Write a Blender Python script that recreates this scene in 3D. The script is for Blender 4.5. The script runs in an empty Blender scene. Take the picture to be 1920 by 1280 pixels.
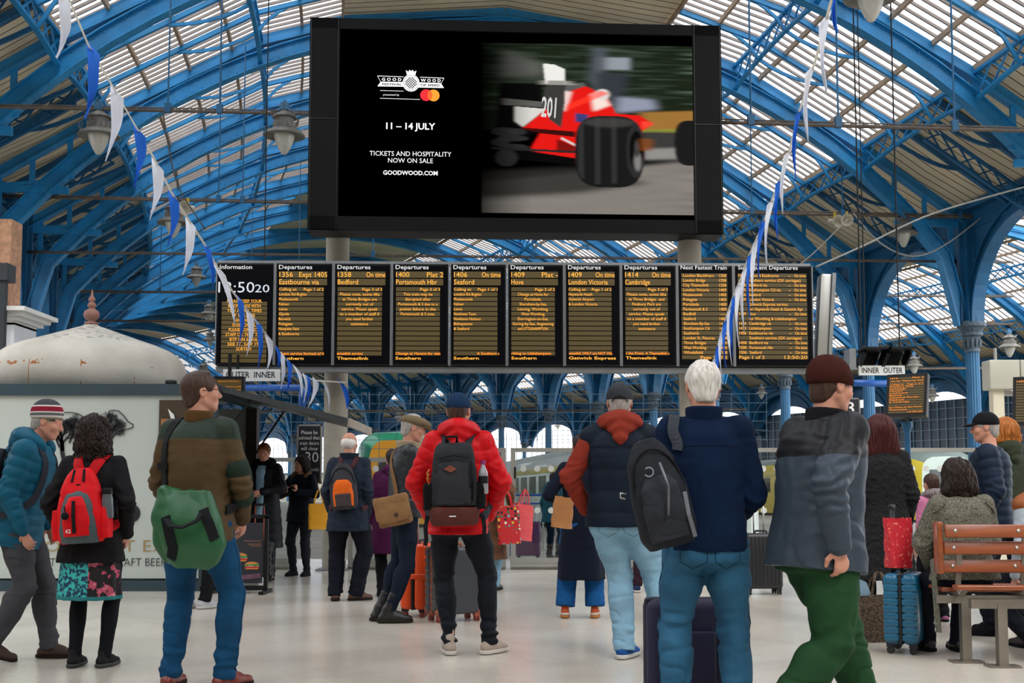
import bpy, math, random
import numpy as np
from mathutils import Vector, Matrix
from mathutils.bvhtree import BVHTree
R = math.radians
PI = math.pi
sc = bpy.context.scene
COL = sc.collection
# ---------------------------------------------------------------- camera
FPX = 2200.0; PITCH = R(4.5); CAMZ = 1.12
CY = 920 - FPX*math.tan(PITCH)
cd = bpy.data.cameras.new('camera'); cam = bpy.data.objects.new('camera', cd); COL.objects.link(cam)
cam.location = (0, 0, CAMZ); cam.rotation_euler = (PI/2 + PITCH, 0, 0)
cd.sensor_width = 36; cd.lens = 36*FPX/1920; cd.shift_y = (CY-640)/1920
cd.clip_start = 0.1; cd.clip_end = 600
sc.camera = cam
# ---------------------------------------------------------------- world: bright overcast sky
w = bpy.data.worlds.new('sky'); sc.world = w; w.use_nodes = True
wn = w.node_tree.nodes; wl = w.node_tree.links
bg = wn['Background']
tc = wn.new('ShaderNodeTexCoord'); nz = wn.new('ShaderNodeTexNoise'); nz.inputs['Scale'].default_value = 3.0; nz.inputs['Detail'].default_value = 5
cr = wn.new('ShaderNodeValToRGB')
cr.color_ramp.elements[0].position = .3; cr.color_ramp.elements[0].color = (.78, .86, 1, 1)
cr.color_ramp.elements[1].position = .6; cr.color_ramp.elements[1].color = (1, 1, 1, 1)
wl.new(tc.outputs['Generated'], nz.inputs['Vector']); wl.new(nz.outputs['Fac'], cr.inputs['Fac']); wl.new(cr.outputs['Color'], bg.inputs['Color'])
bg.inputs["Strength"].default_value = 1.4
sun_d = bpy.data.lights.new('sun', 'SUN'); sun_d.energy = 0.8; sun_d.angle = R(20); sun_d.color = (1, .95, .88)
sun = bpy.data.objects.new('sun', sun_d); COL.objects.link(sun); sun.rotation_euler = (R(40), R(15), 0)
sc.view_settings.view_transform = 'Standard'; sc.view_settings.look = 'None'
sc.view_settings.gamma = 1; sc.view_settings.use_curve_mapping = False
sc.view_settings.exposure = 1.12
sc.cycles.max_bounces = 7; sc.cycles.diffuse_bounces = 4; sc.cycles.transparent_max_bounces = 24
sc.cycles.use_denoising = True
try: sc.cycles.use_adaptive_sampling = True
except Exception: pass

def ray(px, py):
    v = Vector(((px-960)/FPX, (CY-py)/FPX, -1)); c, s = math.cos(PITCH), math.sin(PITCH)
    # camera looks +Y: cam x->x, cam y->(0,-s,c), cam -z->(0,c,s)
    return Vector((v.x, c*1.0 - s*v.y, s*1.0 + c*v.y))
def at(px, py, Y):
    r = ray(px, py); t = Y/r.y
    return Vector((r.x*t, Y, CAMZ + r.z*t))
def ground(px, py, z=0):
    r = ray(px, py); t = (z-CAMZ)/r.z
    return Vector((r.x*t, r.y*t, z))
# ---------------------------------------------------------------- materials
def lin(h):
    if isinstance(h, str):
        h = h.lstrip('#'); h = [int(h[i:i+2], 16)/255 for i in (0, 2, 4)]
    return tuple(((c/12.92) if c <= .04045 else ((c+.055)/1.055)**2.4) for c in h)
MATS = {}
def mat(name, col, rough=.6, metal=0., var=.12, scale=9., bump=0., bscale=60., spec=.5, sheen=0., coat=0., stretch=None, col2=None, thr=.5, sharp=.15):
    if name in MATS: return MATS[name]
    m = bpy.data.materials.new(name); m.use_nodes = True; MATS[name] = m
    n = m.node_tree.nodes; l = m.node_tree.links; b = n['Principled BSDF']
    c = lin(col)
    b.inputs['Roughness'].default_value = rough; b.inputs['Metallic'].default_value = metal
    b.inputs['Specular IOR Level'].default_value = spec
    if sheen: b.inputs['Sheen Weight'].default_value = sheen
    if coat: b.inputs['Coat Weight'].default_value = coat
    t = n.new('ShaderNodeTexCoord'); vec = t.outputs['Object']
    if stretch:
        mp = n.new('ShaderNodeMapping'); mp.inputs['Scale'].default_value = stretch; l.new(vec, mp.inputs['Vector']); vec = mp.outputs['Vector']
    nt = n.new('ShaderNodeTexNoise'); nt.inputs['Scale'].default_value = scale; nt.inputs['Detail'].default_value = 5
    l.new(vec, nt.inputs['Vector'])
    r = n.new('ShaderNodeValToRGB'); l.new(nt.outputs['Fac'], r.inputs['Fac'])
    if col2 is not None:
        c2 = lin(col2); r.color_ramp.elements[0].position = max(0, thr-sharp); r.color_ramp.elements[1].position = min(1, thr+sharp)
        r.color_ramp.elements[0].color = (*c, 1); r.color_ramp.elements[1].color = (*c2, 1)
    else:
        r.color_ramp.elements[0].position = .3; r.color_ramp.elements[1].position = .7
        r.color_ramp.elements[0].color = (*[x*(1-var) for x in c], 1); r.color_ramp.elements[1].color = (*[min(1, x*(1+var)) for x in c], 1)
    l.new(r.outputs['Color'], b.inputs['Base Color'])
    if bump:
        n2 = n.new('ShaderNodeTexNoise'); n2.inputs['Scale'].default_value = bscale; n2.inputs['Detail'].default_value = 4; l.new(vec, n2.inputs['Vector'])
        bp = n.new('ShaderNodeBump'); bp.inputs['Strength'].default_value = bump; bp.inputs['Distance'].default_value = .01
        l.new(n2.outputs['Fac'], bp.inputs['Height']); l.new(bp.outputs['Normal'], b.inputs['Normal'])
    return m
def emis(name, col, strength=1.0):
    if name in MATS: return MATS[name]
    m = bpy.data.materials.new(name); m.use_nodes = True; MATS[name] = m
    b = m.node_tree.nodes['Principled BSDF']; b.inputs['Base Color'].default_value = (0.01, .01, .01, 1)
    b.inputs['Emission Color'].default_value = (*lin(col), 1); b.inputs['Emission Strength'].default_value = strength; b.inputs['Roughness'].default_value = .5
    return m
def glassmat(name, col=(1, 1, 1), gloss=.08, rough=.02, spec_tint=.0):
    if name in MATS: return MATS[name]
    m = bpy.data.materials.new(name); m.use_nodes = True; MATS[name] = m
    n = m.node_tree.nodes; l = m.node_tree.links; n.clear()
    o = n.new('ShaderNodeOutputMaterial'); t = n.new('ShaderNodeBsdfTransparent'); g = n.new('ShaderNodeBsdfGlossy'); x = n.new('ShaderNodeMixShader')
    t.inputs['Color'].default_value = (*col, 1); g.inputs['Roughness'].default_value = rough; x.inputs['Fac'].default_value = gloss
    l.new(t.outputs[0], x.inputs[1]); l.new(g.outputs[0], x.inputs[2]); l.new(x.outputs[0], o.inputs['Surface'])
    return m
def nodes_of(m): return m.node_tree.nodes, m.node_tree.links, m.node_tree.nodes['Principled BSDF']
# ---------------------------------------------------------------- mesh builder
class MB:
    def __init__(s): s.v = []; s.f = []; s.m = []; s.uv = None; s.M = None; s.mi = 0
    def _add(s, vs, fs):
        o = len(s.v)
        if s.M is not None: vs = [s.M @ Vector(v) for v in vs]
        s.v.extend([tuple(v) for v in vs]); s.f.extend([tuple(o+i for i in f) for f in fs]); s.m.extend([s.mi]*len(fs)); return s
    def box(s, c, d, rot=None, taper=1.):
        x, y, z = d[0]/2, d[1]/2, d[2]/2
        vs = [Vector(p) for p in [(-x, -y, -z), (x, -y, -z), (x, y, -z), (-x, y, -z), (-x*taper, -y*taper, z), (x*taper, -y*taper, z), (x*taper, y*taper, z), (-x*taper, y*taper, z)]]
        if rot is not None: vs = [rot @ v for v in vs]
        c = Vector(c)
        return s._add([v+c for v in vs], [(0, 3, 2, 1), (4, 5, 6, 7), (0, 1, 5, 4), (1, 2, 6, 5), (2, 3, 7, 6), (3, 0, 4, 7)])
    def rbox(s, c, d, r=.01, n=3, rot=None):
        # box with rounded vertical-profile edges (superellipse-like, chamfered in all axes)
        x, y, z = d[0]/2, d[1]/2, d[2]/2; r = min(r, x*.99, y*.99, z*.99); rings = []
        prof = []
        for i in range(n+1):
            a = PI/2*i/n; prof.append((-z + r - r*math.cos(a) if False else -z+r*(1-math.sin(a)), r*(1-math.cos(a)) if False else r*(1-math.sin(PI/2-a)) ))
        prof = [(-z+r*(1-math.cos(a)), r*(1-math.sin(a))) for a in [PI/2*i/n for i in range(n+1)]]
        prof = prof + [(-zz, ins) for zz, ins in reversed(prof)]
        for zz, ins in prof:
            ring = []
            rr = max(r-ins, 1e-5)
            for (sx, sy, a0) in ((1, 1, 0), (-1, 1, PI/2), (-1, -1, PI), (1, -1, 3*PI/2)):
                for k in range(n+1):
                    a = a0+PI/2*k/n; ring.append(Vector((sx*(x-r)+rr*math.cos(a), sy*(y-r)+rr*math.sin(a), zz)))
            rings.append(ring)
        m = len(rings[0]); vs = [v for ring in rings for v in ring]
        fs = [tuple(range(m-1, -1, -1)), tuple(range(len(vs)-m, len(vs)))]
        for i in range(len(rings)-1):
            for k in range(m): fs.append((i*m+k, i*m+(k+1) % m, (i+1)*m+(k+1) % m, (i+1)*m+k))
        if rot is not None: vs = [rot @ v for v in vs]
        c = Vector(c); return s._add([v+c for v in vs], fs)
    def bar(s, a, b, w, h, up=(0, 0, 1)):
        a = Vector(a); b = Vector(b); d = b-a
        if d.length < 1e-6: return s
        d.normalize(); up = Vector(up); sd = d.cross(up)
        if sd.length < 1e-4: sd = d.cross(Vector((1, 0, 0)))
        sd.normalize(); u = sd.cross(d); vs = []
        for p in (a, b):
            for i, j in ((-1, -1), (1, -1), (1, 1), (-1, 1)): vs.append(p+sd*(i*w/2)+u*(j*h/2))
        return s._add(vs, [(0, 3, 2, 1), (4, 5, 6, 7), (0, 1, 5, 4), (1, 2, 6, 5), (2, 3, 7, 6), (3, 0, 4, 7)])
    def sweep(s, pts, ups, w, h, closed=False):
        """rectangular section swept along pts; ups: per-point up vectors (or a single one)"""
        n = len(pts); pts = [Vector(p) for p in pts]; rings = []
        for i in range(n):
            t = (pts[min(i+1, n-1)]-pts[max(i-1, 0)]).normalized(); u = Vector(ups[i] if isinstance(ups, list) else ups)
            sd = t.cross(u)
            if sd.length < 1e-5: sd = t.cross(Vector((1, .1, 0)))
            sd.normalize(); u = sd.cross(t); ww = w[i] if isinstance(w, (list, tuple)) else w
            rings.append([pts[i]+sd*(a*ww/2)+u*(b*h/2) for a, b in ((-1, -1), (1, -1), (1, 1), (-1, 1))])
        vs = [v for r in rings for v in r]; fs = [(3, 2, 1, 0), tuple(len(vs)-4+k for k in range(4))]
        for i in range(n-1):
            for k in range(4): fs.append((i*4+k, i*4+(k+1) % 4, (i+1)*4+(k+1) % 4, (i+1)*4+k))
        return s._add(vs, fs)
    def tube(s, pts, r, n=8, cap=True):
        pts = [Vector(p) for p in pts]; m = len(pts); rings = []; ref = None
        for i in range(m):
            t = (pts[min(i+1, m-1)]-pts[max(i-1, 0)])
            t = t.normalized() if t.length > 1e-9 else Vector((0, 0, 1))
            if ref is None: ref = t.cross(Vector((0, 0, 1)) if abs(t.z) < .9 else Vector((1, 0, 0))).normalized()
            ref = (ref - t*ref.dot(t)).normalized(); b = t.cross(ref); rr = r[i] if isinstance(r, (list, tuple)) else r
            rings.append([pts[i]+ref*(rr*math.cos(2*PI*k/n))+b*(rr*math.sin(2*PI*k/n)) for k in range(n)])
        vs = [v for ring in rings for v in ring]; fs = []
        if cap: fs = [tuple(range(n-1, -1, -1)), tuple(range(len(vs)-n, len(vs)))]
        for i in range(m-1):
            for k in range(n): fs.append((i*n+k, i*n+(k+1) % n, (i+1)*n+(k+1) % n, (i+1)*n+k))
        return s._add(vs, fs)
    def lathe(s, c, prof, n=20, cap=True):
        c = Vector(c); vs = []; fs = []
        for r, z in prof:
            for k in range(n): vs.append(c+Vector((r*math.cos(2*PI*k/n), r*math.sin(2*PI*k/n), z)))
        for i in range(len(prof)-1):
            for k in range(n): fs.append((i*n+k, i*n+(k+1) % n, (i+1)*n+(k+1) % n, (i+1)*n+k))
        if cap: fs += [tuple(range(n-1, -1, -1)), tuple(range(len(vs)-n, len(vs)))]
        return s._add(vs, fs)
    def prism(s, poly, t, frame=None):
        """poly: 2D (x,z) outline; thickness t along y; frame: Matrix"""
        n = len(poly); vs = [Vector((x, -t/2, z)) for x, z in poly]+[Vector((x, t/2, z)) for x, z in poly]
        if frame is not None: vs = [frame @ v for v in vs]
        fs = [tuple(range(n)), tuple(range(2*n-1, n-1, -1))]+[(i, i+n, (i+1) % n+n, (i+1) % n) for i in range(n)]
        return s._add(vs, fs)
    def ell(s, c, r, nu=16, nv=10, rot=None):
        vs = []; fs = []; c = Vector(c)
        for i in range(1, nv):
            a = PI*i/nv
            for k in range(nu):
                b = 2*PI*k/nu; v = Vector((r[0]*math.sin(a)*math.cos(b), r[1]*math.sin(a)*math.sin(b), -r[2]*math.cos(a)))
                vs.append((rot @ v if rot is not None else v)+c)
        for e in (-1, 1):
            v = Vector((0, 0, e*r[2])); vs.append((rot @ v if rot is not None else v)+c)
        B, T = len(vs)-2, len(vs)-1
        for i in range(nv-2):
            for k in range(nu): fs.append((i*nu+k, i*nu+(k+1) % nu, (i+1)*nu+(k+1) % nu, (i+1)*nu+k))
        for k in range(nu): fs.append((B, (k+1) % nu, k)); fs.append((T, (nv-2)*nu+k, (nv-2)*nu+(k+1) % nu))
        return s._add(vs, fs)
    def build(s, name, m, parent=None, smooth=False, off=None, sharp=None):
        if off is not None: s.v = [(v[0]-off[0], v[1]-off[1], v[2]-off[2]) for v in s.v]
        me = bpy.data.meshes.new(name); me.from_pydata(s.v, [], s.f)
        mats = m if isinstance(m, (list, tuple)) else [m]
        for mm in mats: me.materials.append(mm)
        if len(mats) > 1: me.polygons.foreach_set('material_index', s.m)
        if smooth:
            me.polygons.foreach_set('use_smooth', [True]*len(me.polygons))
            if sharp is not None:
                try: me.set_sharp_from_angle(angle=R(sharp))
                except Exception: pass
        me.update()
        o = bpy.data.objects.new(name, me); COL.objects.link(o)
        if parent is not None: o.parent = parent
        return o
def tag(o, label=None, cat=None, group=None, kind=None):
    if label: o['label'] = label
    if cat: o['category'] = cat
    if group: o['group'] = group
    if kind: o['kind'] = kind
    return o
def thing(name, label, cat, loc=(0, 0, 0), rz=0., group=None, rot=None):
    o = bpy.data.objects.new(name, None); COL.objects.link(o); o.location = loc
    o.rotation_euler = rot if rot is not None else (0, 0, rz); o.empty_display_size = .1
    return tag(o, label, cat, group)
def copy_tree(o, parent=None):
    c = o.copy(); COL.objects.link(c)
    if parent is not None: c.parent = parent
    for ch in list(o.children): copy_tree(ch, c)
    return c
# ---------------------------------------------------------------- text
_T = {}
def glyphs(s, bold=0.):
    k = (s, bold)
    if k in _T: return _T[k]
    cu = bpy.data.curves.new('t', 'FONT'); cu.body = s; cu.size = 1; cu.resolution_u = 2; cu.offset = bold
    ob = bpy.data.objects.new('t', cu); me = bpy.data.meshes.new_from_object(ob)
    v = [tuple(x.co) for x in me.vertices]; f = [tuple(p.vertices) for p in me.polygons]
    bpy.data.objects.remove(ob); bpy.data.curves.remove(cu); bpy.data.meshes.remove(me)
    _T[k] = (v, f); return _T[k]
def text(mb, s, x, z, h, w=None, align='l', bold=0., y=0., italic=0.):
    """write s in the local XZ plane (facing -Y), baseline z, cap height h, fitted to width w"""
    v, f = glyphs(s, bold)
    if not v: return
    x0 = min(a[0] for a in v); x1 = max(a[0] for a in v); sx = h/.7
    if w: sx = w/(x1-x0)
    W = (x1-x0)*sx; ox = {'l': x, 'c': x-W/2, 'r': x-W}[align]
    mb._add([(ox+(a[0]-x0)*sx+italic*a[1]*h, y, z+a[1]*h/.7) for a in v], f)
# ---------------------------------------------------------------- noise
_rs = np.random.RandomState(7); _NT = _rs.rand(32, 32, 32).astype(np.float32)
def vnoise(P, freq=(10, 10, 10), off=0.):
    Q = P*np.array(freq, dtype=np.float32)+off; I = np.floor(Q).astype(np.int64); F = Q-I; F = F*F*(3-2*F); out = 0
    for dx in (0, 1):
        for dy in (0, 1):
            for dz in (0, 1):
                wgt = (F[:, 0] if dx else 1-F[:, 0])*(F[:, 1] if dy else 1-F[:, 1])*(F[:, 2] if dz else 1-F[:, 2])
                out = out+wgt*_NT[(I[:, 0]+dx) % 32, (I[:, 1]+dy) % 32, (I[:, 2]+dz) % 32]
    return out*2-1
# ---------------------------------------------------------------- signed-distance modelling
def smin(a, b, k):
    if k <= 0: return np.minimum(a, b)
    h = np.clip(.5+.5*(b-a)/k, 0, 1); return b*(1-h)+a*h-k*h*(1-h)
class SDF:
    def __init__(s, lo, hi, vox):
        s.h = vox; s.lo = np.array(lo, float)-2*vox; s.n = np.ceil((np.array(hi, float)-s.lo)/vox).astype(int)+3
        s.F = np.full(s.n, .5, np.float32)
    def reg(s, lo, hi, m):
        a = np.clip(np.floor((np.array(lo)-m-s.lo)/s.h).astype(int), 0, s.n); b = np.clip(np.ceil((np.array(hi)+m-s.lo)/s.h).astype(int)+1, 0, s.n)
        if np.any(b <= a): return None
        ax = [(s.lo[i]+np.arange(a[i], b[i])*s.h).astype(np.float32) for i in range(3)]
        return tuple(slice(a[i], b[i]) for i in range(3)), ax[0][:, None, None], ax[1][None, :, None], ax[2][None, None, :]
    def put(s, sl, d, k, sub=False):
        if sub: s.F[sl] = -smin(-s.F[sl], d, k)
        else: s.F[sl] = smin(s.F[sl], d, k)
    def cone(s, a, b, r0, r1, k=.02, flat=None, ratio=1., sub=False, quilt=None):
        a = np.array(a, float); b = np.array(b, float); rm = max(r0, r1); g = s.reg(np.minimum(a, b)-rm*max(1, ratio), np.maximum(a, b)+rm*max(1, ratio), k+.015)
        if g is None: return
        sl, X, Y, Z = g; ba = b-a; L2 = max(float(ba@ba), 1e-9)
        px, py, pz = X-a[0], Y-a[1], Z-a[2]; t = (px*ba[0]+py*ba[1]+pz*ba[2])/L2; tc = np.clip(t, 0, 1)
        vx, vy, vz = px-tc*ba[0], py-tc*ba[1], pz-tc*ba[2]
        if flat is not None:
            f = np.array(flat, float); f /= np.linalg.norm(f); q = (vx*f[0]+vy*f[1]+vz*f[2])*(1/ratio-1); vx, vy, vz = vx+q*f[0], vy+q*f[1], vz+q*f[2]
        rad = r0+(r1-r0)*tc
        if quilt: rad = rad + quilt[1]*np.abs(np.sin(PI*(tc*math.sqrt(L2)/quilt[0]+quilt[2])))**.6-quilt[1]*.5
        s.put(sl, np.sqrt(vx*vx+vy*vy+vz*vz)-rad, k, sub)
    def ell(s, c, r, k=.02, rot=None, sub=False, pw=2.):
        c = np.array(c, float); r = np.array(r, float); rm = r.max() if rot is not None else r
        g = s.reg(c-rm, c+rm, k+.015)
        if g is None: return
        sl, X, Y, Z = g; X, Y, Z = X-c[0], Y-c[1], Z-c[2]
        if rot is not None:
            m = np.array(rot.to_3x3().transposed() if hasattr(rot, 'to_3x3') else np.array(rot).T)
            X, Y, Z = m[0, 0]*X+m[0, 1]*Y+m[0, 2]*Z, m[1, 0]*X+m[1, 1]*Y+m[1, 2]*Z, m[2, 0]*X+m[2, 1]*Y+m[2, 2]*Z
        q = (np.abs(X/r[0])**pw+np.abs(Y/r[1])**pw+np.abs(Z/r[2])**pw)**(1/pw)
        s.put(sl, (q-1)*min(r), k, sub)
    def box(s, c, d, rad=.02, k=.01, rot=None, sub=False):
        c = np.array(c, float); hd = np.array(d, float)/2; e = np.linalg.norm(hd) if rot is not None else hd
        g = s.reg(c-e, c+e, k+.015)
        if g is None: return
        sl, X, Y, Z = g; X, Y, Z = X-c[0], Y-c[1], Z-c[2]
        if rot is not None:
            m = np.array(rot.to_3x3().transposed() if hasattr(rot, 'to_3x3') else np.array(rot).T)
            X, Y, Z = m[0, 0]*X+m[0, 1]*Y+m[0, 2]*Z, m[1, 0]*X+m[1, 1]*Y+m[1, 2]*Z, m[2, 0]*X+m[2, 1]*Y+m[2, 2]*Z
        qx, qy, qz = np.abs(X)-hd[0]+rad, np.abs(Y)-hd[1]+rad, np.abs(Z)-hd[2]+rad
        d_ = np.sqrt(np.maximum(qx, 0)**2+np.maximum(qy, 0)**2+np.maximum(qz, 0)**2)+np.minimum(np.maximum(qx, np.maximum(qy, qz)), 0)-rad
        s.put(sl, d_, k, sub)
    def prof(s, frame, rows, k=.02, pw=2.3, quilt=None, sub=False, wave=None):
        """rows: (z, cx, cy, rx, ry) in frame; frame = (origin, 3x3 columns right,fwd,up)"""
        o = np.array(frame[0], float); M = np.array(frame[1], float); rows = sorted(rows); A = np.array(rows, float)
        rr = float(max(A[:, 3].max(), A[:, 4].max())+abs(A[:, 1:3]).max())
        p0 = o+M[:, 2]*A[0, 0]; p1 = o+M[:, 2]*A[-1, 0]
        g = s.reg(np.minimum(p0, p1)-rr, np.maximum(p0, p1)+rr, k+.015)
        if g is None: return
        sl, X, Y, Z = g; X, Y, Z = X-o[0], Y-o[1], Z-o[2]
        x = X*M[0, 0]+Y*M[1, 0]+Z*M[2, 0]; y = X*M[0, 1]+Y*M[1, 1]+Z*M[2, 1]; z = X*M[0, 2]+Y*M[1, 2]+Z*M[2, 2]
        zf = np.linspace(A[0, 0], A[-1, 0], 65); 
        def itp(c):
            v = np.interp(zf, A[:, 0], A[:, c]); kk = np.array([1, 2, 3, 2, 1])/9.; vp = np.pad(v, 2, mode='edge'); v = np.convolve(vp, kk, 'valid'); return np.interp(z, zf, v).astype(np.float32)
        cx, cy, rx, ry = itp(1), itp(2), itp(3), itp(4)
        if quilt:
            q = quilt[1]*(np.abs(np.sin(PI*(z/quilt[0])))**.6)-quilt[1]*.5; rx = rx+q; ry = ry+q
        dx, dy = (x-cx)/rx, (y-cy)/ry
        if wave is not None:
            an = np.arctan2(dy, dx); wv = 1+wave[0]*np.sin(an*wave[1]+wave[2])*np.clip((A[-1, 0]-z)/(A[-1, 0]-A[0, 0]), 0, 1); dx = dx/wv; dy = dy/wv
        q = (np.abs(dx)**pw+np.abs(dy)**pw)**(1/pw); d = (q-1)*np.minimum(rx, ry)
        d = np.maximum(d, np.maximum(A[0, 0]-z, z-A[-1, 0]))
        s.put(sl, d, k, sub)
    def mesh(s, smooth=1):
        F = s.F; S = F < 0; n = F.shape
        c = np.zeros((n[0]-1, n[1]-1, n[2]-1), np.int8)
        for dx in (0, 1):
            for dy in (0, 1):
                for dz in (0, 1): c += S[dx:n[0]-1+dx, dy:n[1]-1+dy, dz:n[2]-1+dz]
        I = np.nonzero((c > 0) & (c < 8)); N = len(I[0])
        if N == 0: return np.zeros((0, 3)), np.zeros((0, 4), int)
        idx = -np.ones(c.shape, np.int64); idx[I] = np.arange(N)
        acc = np.zeros((N, 3)); cnt = np.zeros(N); co = np.stack(I, 1)
        crn = [(dx, dy, dz) for dx in (0, 1) for dy in (0, 1) for dz in (0, 1)]
        val = {q: F[I[0]+q[0], I[1]+q[1], I[2]+q[2]].astype(float) for q in crn}
        for q in crn:
            for ax in range(3):
                if q[ax]: continue
                q2 = list(q); q2[ax] = 1; q2 = tuple(q2); a, b = val[q], val[q2]; m = (a < 0) != (b < 0)
                t = a[m]/(a[m]-b[m]); p = np.tile(np.array(q, float), (m.sum(), 1)); p[:, ax] += t; acc[m] += p; cnt[m] += 1
        V = (co+acc/cnt[:, None])*s.h+s.lo; Q = []
        for ax in range(3):
            sl0 = [slice(1, -1)]*3; sl1 = [slice(1, -1)]*3; sl0[ax] = slice(0, n[ax]-1); sl1[ax] = slice(1, n[ax])
            A, B = S[tuple(sl0)], S[tuple(sl1)]; J = np.nonzero(A != B); a = A[J]
            base = [J[0]+1, J[1]+1, J[2]+1]; base[ax] = J[ax]
            u, v = (ax+1) % 3, (ax+2) % 3; qs = []
            for du, dv in ((-1, -1), (0, -1), (0, 0), (-1, 0)):
                p = [b.copy() for b in base]; p[u] = p[u]+du; p[v] = p[v]+dv; qs.append(idx[p[0], p[1], p[2]])
            q = np.stack(qs, 1); q[~a] = q[~a][:, ::-1]; Q.append(q)
        Q = np.concatenate(Q); Q = Q[(Q >= 0).all(1)]
        for _ in range(smooth):
            acc = np.zeros_like(V); cn = np.zeros(len(V))
            for i in range(4):
                a, b = Q[:, i], Q[:, (i+1) % 4]
                for k in range(3): acc[:, k] += np.bincount(a, V[b, k], len(V))+np.bincount(b, V[a, k], len(V))
                cn += np.bincount(a, minlength=len(V))+np.bincount(b, minlength=len(V))
            V = V*.5+.5*acc/np.maximum(cn, 1)[:, None]
        return V, Q
def normals(V, Q):
    n = np.cross(V[Q[:, 2]]-V[Q[:, 0]], V[Q[:, 3]]-V[Q[:, 1]]); N = np.zeros_like(V)
    for i in range(4):
        for k in range(3): N[:, k] += np.bincount(Q[:, i], n[:, k], len(V))
    return N/np.maximum(np.linalg.norm(N, axis=1), 1e-9)[:, None]
def mesh_obj(name, V, Q, m, parent=None, smooth=True):
    me = bpy.data.meshes.new(name); V = np.asarray(V, np.float32); Q = np.asarray(Q, np.int32)
    me.vertices.add(len(V)); me.vertices.foreach_set('co', V.ravel()); nv = Q.shape[1]
    me.loops.add(Q.size); me.loops.foreach_set('vertex_index', Q.ravel()); me.polygons.add(len(Q))
    me.polygons.foreach_set('loop_start', np.arange(len(Q), dtype=np.int32)*nv)
    me.polygons.foreach_set('use_smooth', np.full(len(Q), smooth)); me.materials.append(m); me.update(calc_edges=True)
    o = bpy.data.objects.new(name, me); COL.objects.link(o)
    if parent is not None: o.parent = parent
    return o
# ================================================================= THE STATION SHELL
CX, CYC = -101.9, 11.6           # centre about which the curved trainshed turns
def S(phi, r, z): return Vector((CX+r*math.cos(R(phi)), CYC+r*math.sin(R(phi)), z))
def rad(phi): return Vector((math.cos(R(phi)), math.sin(R(phi)), 0))
def tang(phi): return Vector((-math.sin(R(phi)), math.cos(R(phi)), 0))
DP = 2.75; PH0 = 9.0
blue = mat('blue_paint', '#1a7bb2', .42, 0, .22, 1.5, .15, 30, spec=.5)
blue_dk = mat('dark_blue_paint', '#14567f', .45, 0, .25, 1.2, .15, 30)
blue_col = mat('column_paint', '#2c6790', .42, 0, .15, 2, .1, 30)
timber = mat('weathered_timber', '#a08a72', .8, 0, .25, 3, .3, 40, stretch=(1, 1, 8))
cream = mat('cream_paint', '#d9d3bd', .6, 0, .06, 2)
glazebar = mat('glazing_bar_paint', '#6f655e', .6, 0, .2, 2)
darkm = mat('sooty_iron', '#20262b', .6, 0, .3, 2)
def boards_mat():
    m = mat('boarded_soffit', '#d8c9aa', .8, 0, .12, .8); n, l, b = nodes_of(m)
    src = b.inputs['Base Color'].links[0].from_socket
    uv = n.new('ShaderNodeUVMap'); sp = n.new('ShaderNodeSeparateXYZ'); l.new(uv.outputs[0], sp.inputs[0])
    mm = n.new('ShaderNodeMath'); mm.operation = 'MULTIPLY'; mm.inputs[1].default_value = 1/.28; l.new(sp.outputs['X'], mm.inputs[0])
    fr = n.new('ShaderNodeMath'); fr.operation = 'FRACT'; l.new(mm.outputs[0], fr.inputs[0])
    gt = n.new('ShaderNodeMath'); gt.operation = 'GREATER_THAN'; gt.inputs[1].default_value = .11; l.new(fr.outputs[0], gt.inputs[0])
    mx = n.new('ShaderNodeMix'); mx.data_type = 'RGBA'; l.new(gt.outputs[0], mx.inputs['Factor']); mx.inputs['A'].default_value = (*lin('#3a3024'), 1)
    l.new(src, mx.inputs['B']); l.new(mx.outputs['Result'], b.inputs['Base Color']); return m
boards = boards_mat()
roofglass = glassmat('roof_glass', (.97, .98, 1.0), .03, .3)

# ---- floor: polished terrazzo
fm = mat('terrazzo', '#cfc8bc', .19, 0, .05, 1.2, 0, spec=.55)
n, l, b = nodes_of(fm)
src = b.inputs['Base Color'].links[0].from_socket
tcn = n.new('ShaderNodeTexCoord'); vz = n.new('ShaderNodeTexVoronoi'); vz.inputs['Scale'].default_value = 55; l.new(tcn.outputs['Object'], vz.inputs['Vector'])
rp = n.new('ShaderNodeValToRGB'); rp.color_ramp.elements[0].position = .0; rp.color_ramp.elements[0].color = (.62, .58, .53, 1); rp.color_ramp.elements[1].position = .55; rp.color_ramp.elements[1].color = (1, 1, 1, 1)
l.new(vz.outputs['Distance'], rp.inputs['Fac'])
mx = n.new('ShaderNodeMix'); mx.data_type = 'RGBA'; mx.blend_type = 'MULTIPLY'; mx.inputs['Factor'].default_value = .35; l.new(src, mx.inputs['A']); l.new(rp.outputs['Color'], mx.inputs['B'])
wv = n.new('ShaderNodeTexNoise'); wv.inputs['Scale'].default_value = .45; wv.inputs['Detail'].default_value = 8; wv.inputs['Distortion'].default_value = 1.5; l.new(tcn.outputs['Object'], wv.inputs['Vector'])
r2 = n.new('ShaderNodeValToRGB'); r2.color_ramp.elements[0].position = .4; r2.color_ramp.elements[0].color = (.80, .79, .77, 1); r2.color_ramp.elements[1].position = .6; r2.color_ramp.elements[1].color = (1, 1, 1, 1)
l.new(wv.outputs['Fac'], r2.inputs['Fac'])
m2 = n.new('ShaderNodeMix'); m2.data_type = 'RGBA'; m2.blend_type = 'MULTIPLY'; m2.inputs['Factor'].default_value = .6; l.new(mx.outputs['Result'], m2.inputs['A']); l.new(r2.outputs['Color'], m2.inputs['B'])
l.new(m2.outputs['Result'], b.inputs['Base Color'])
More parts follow.
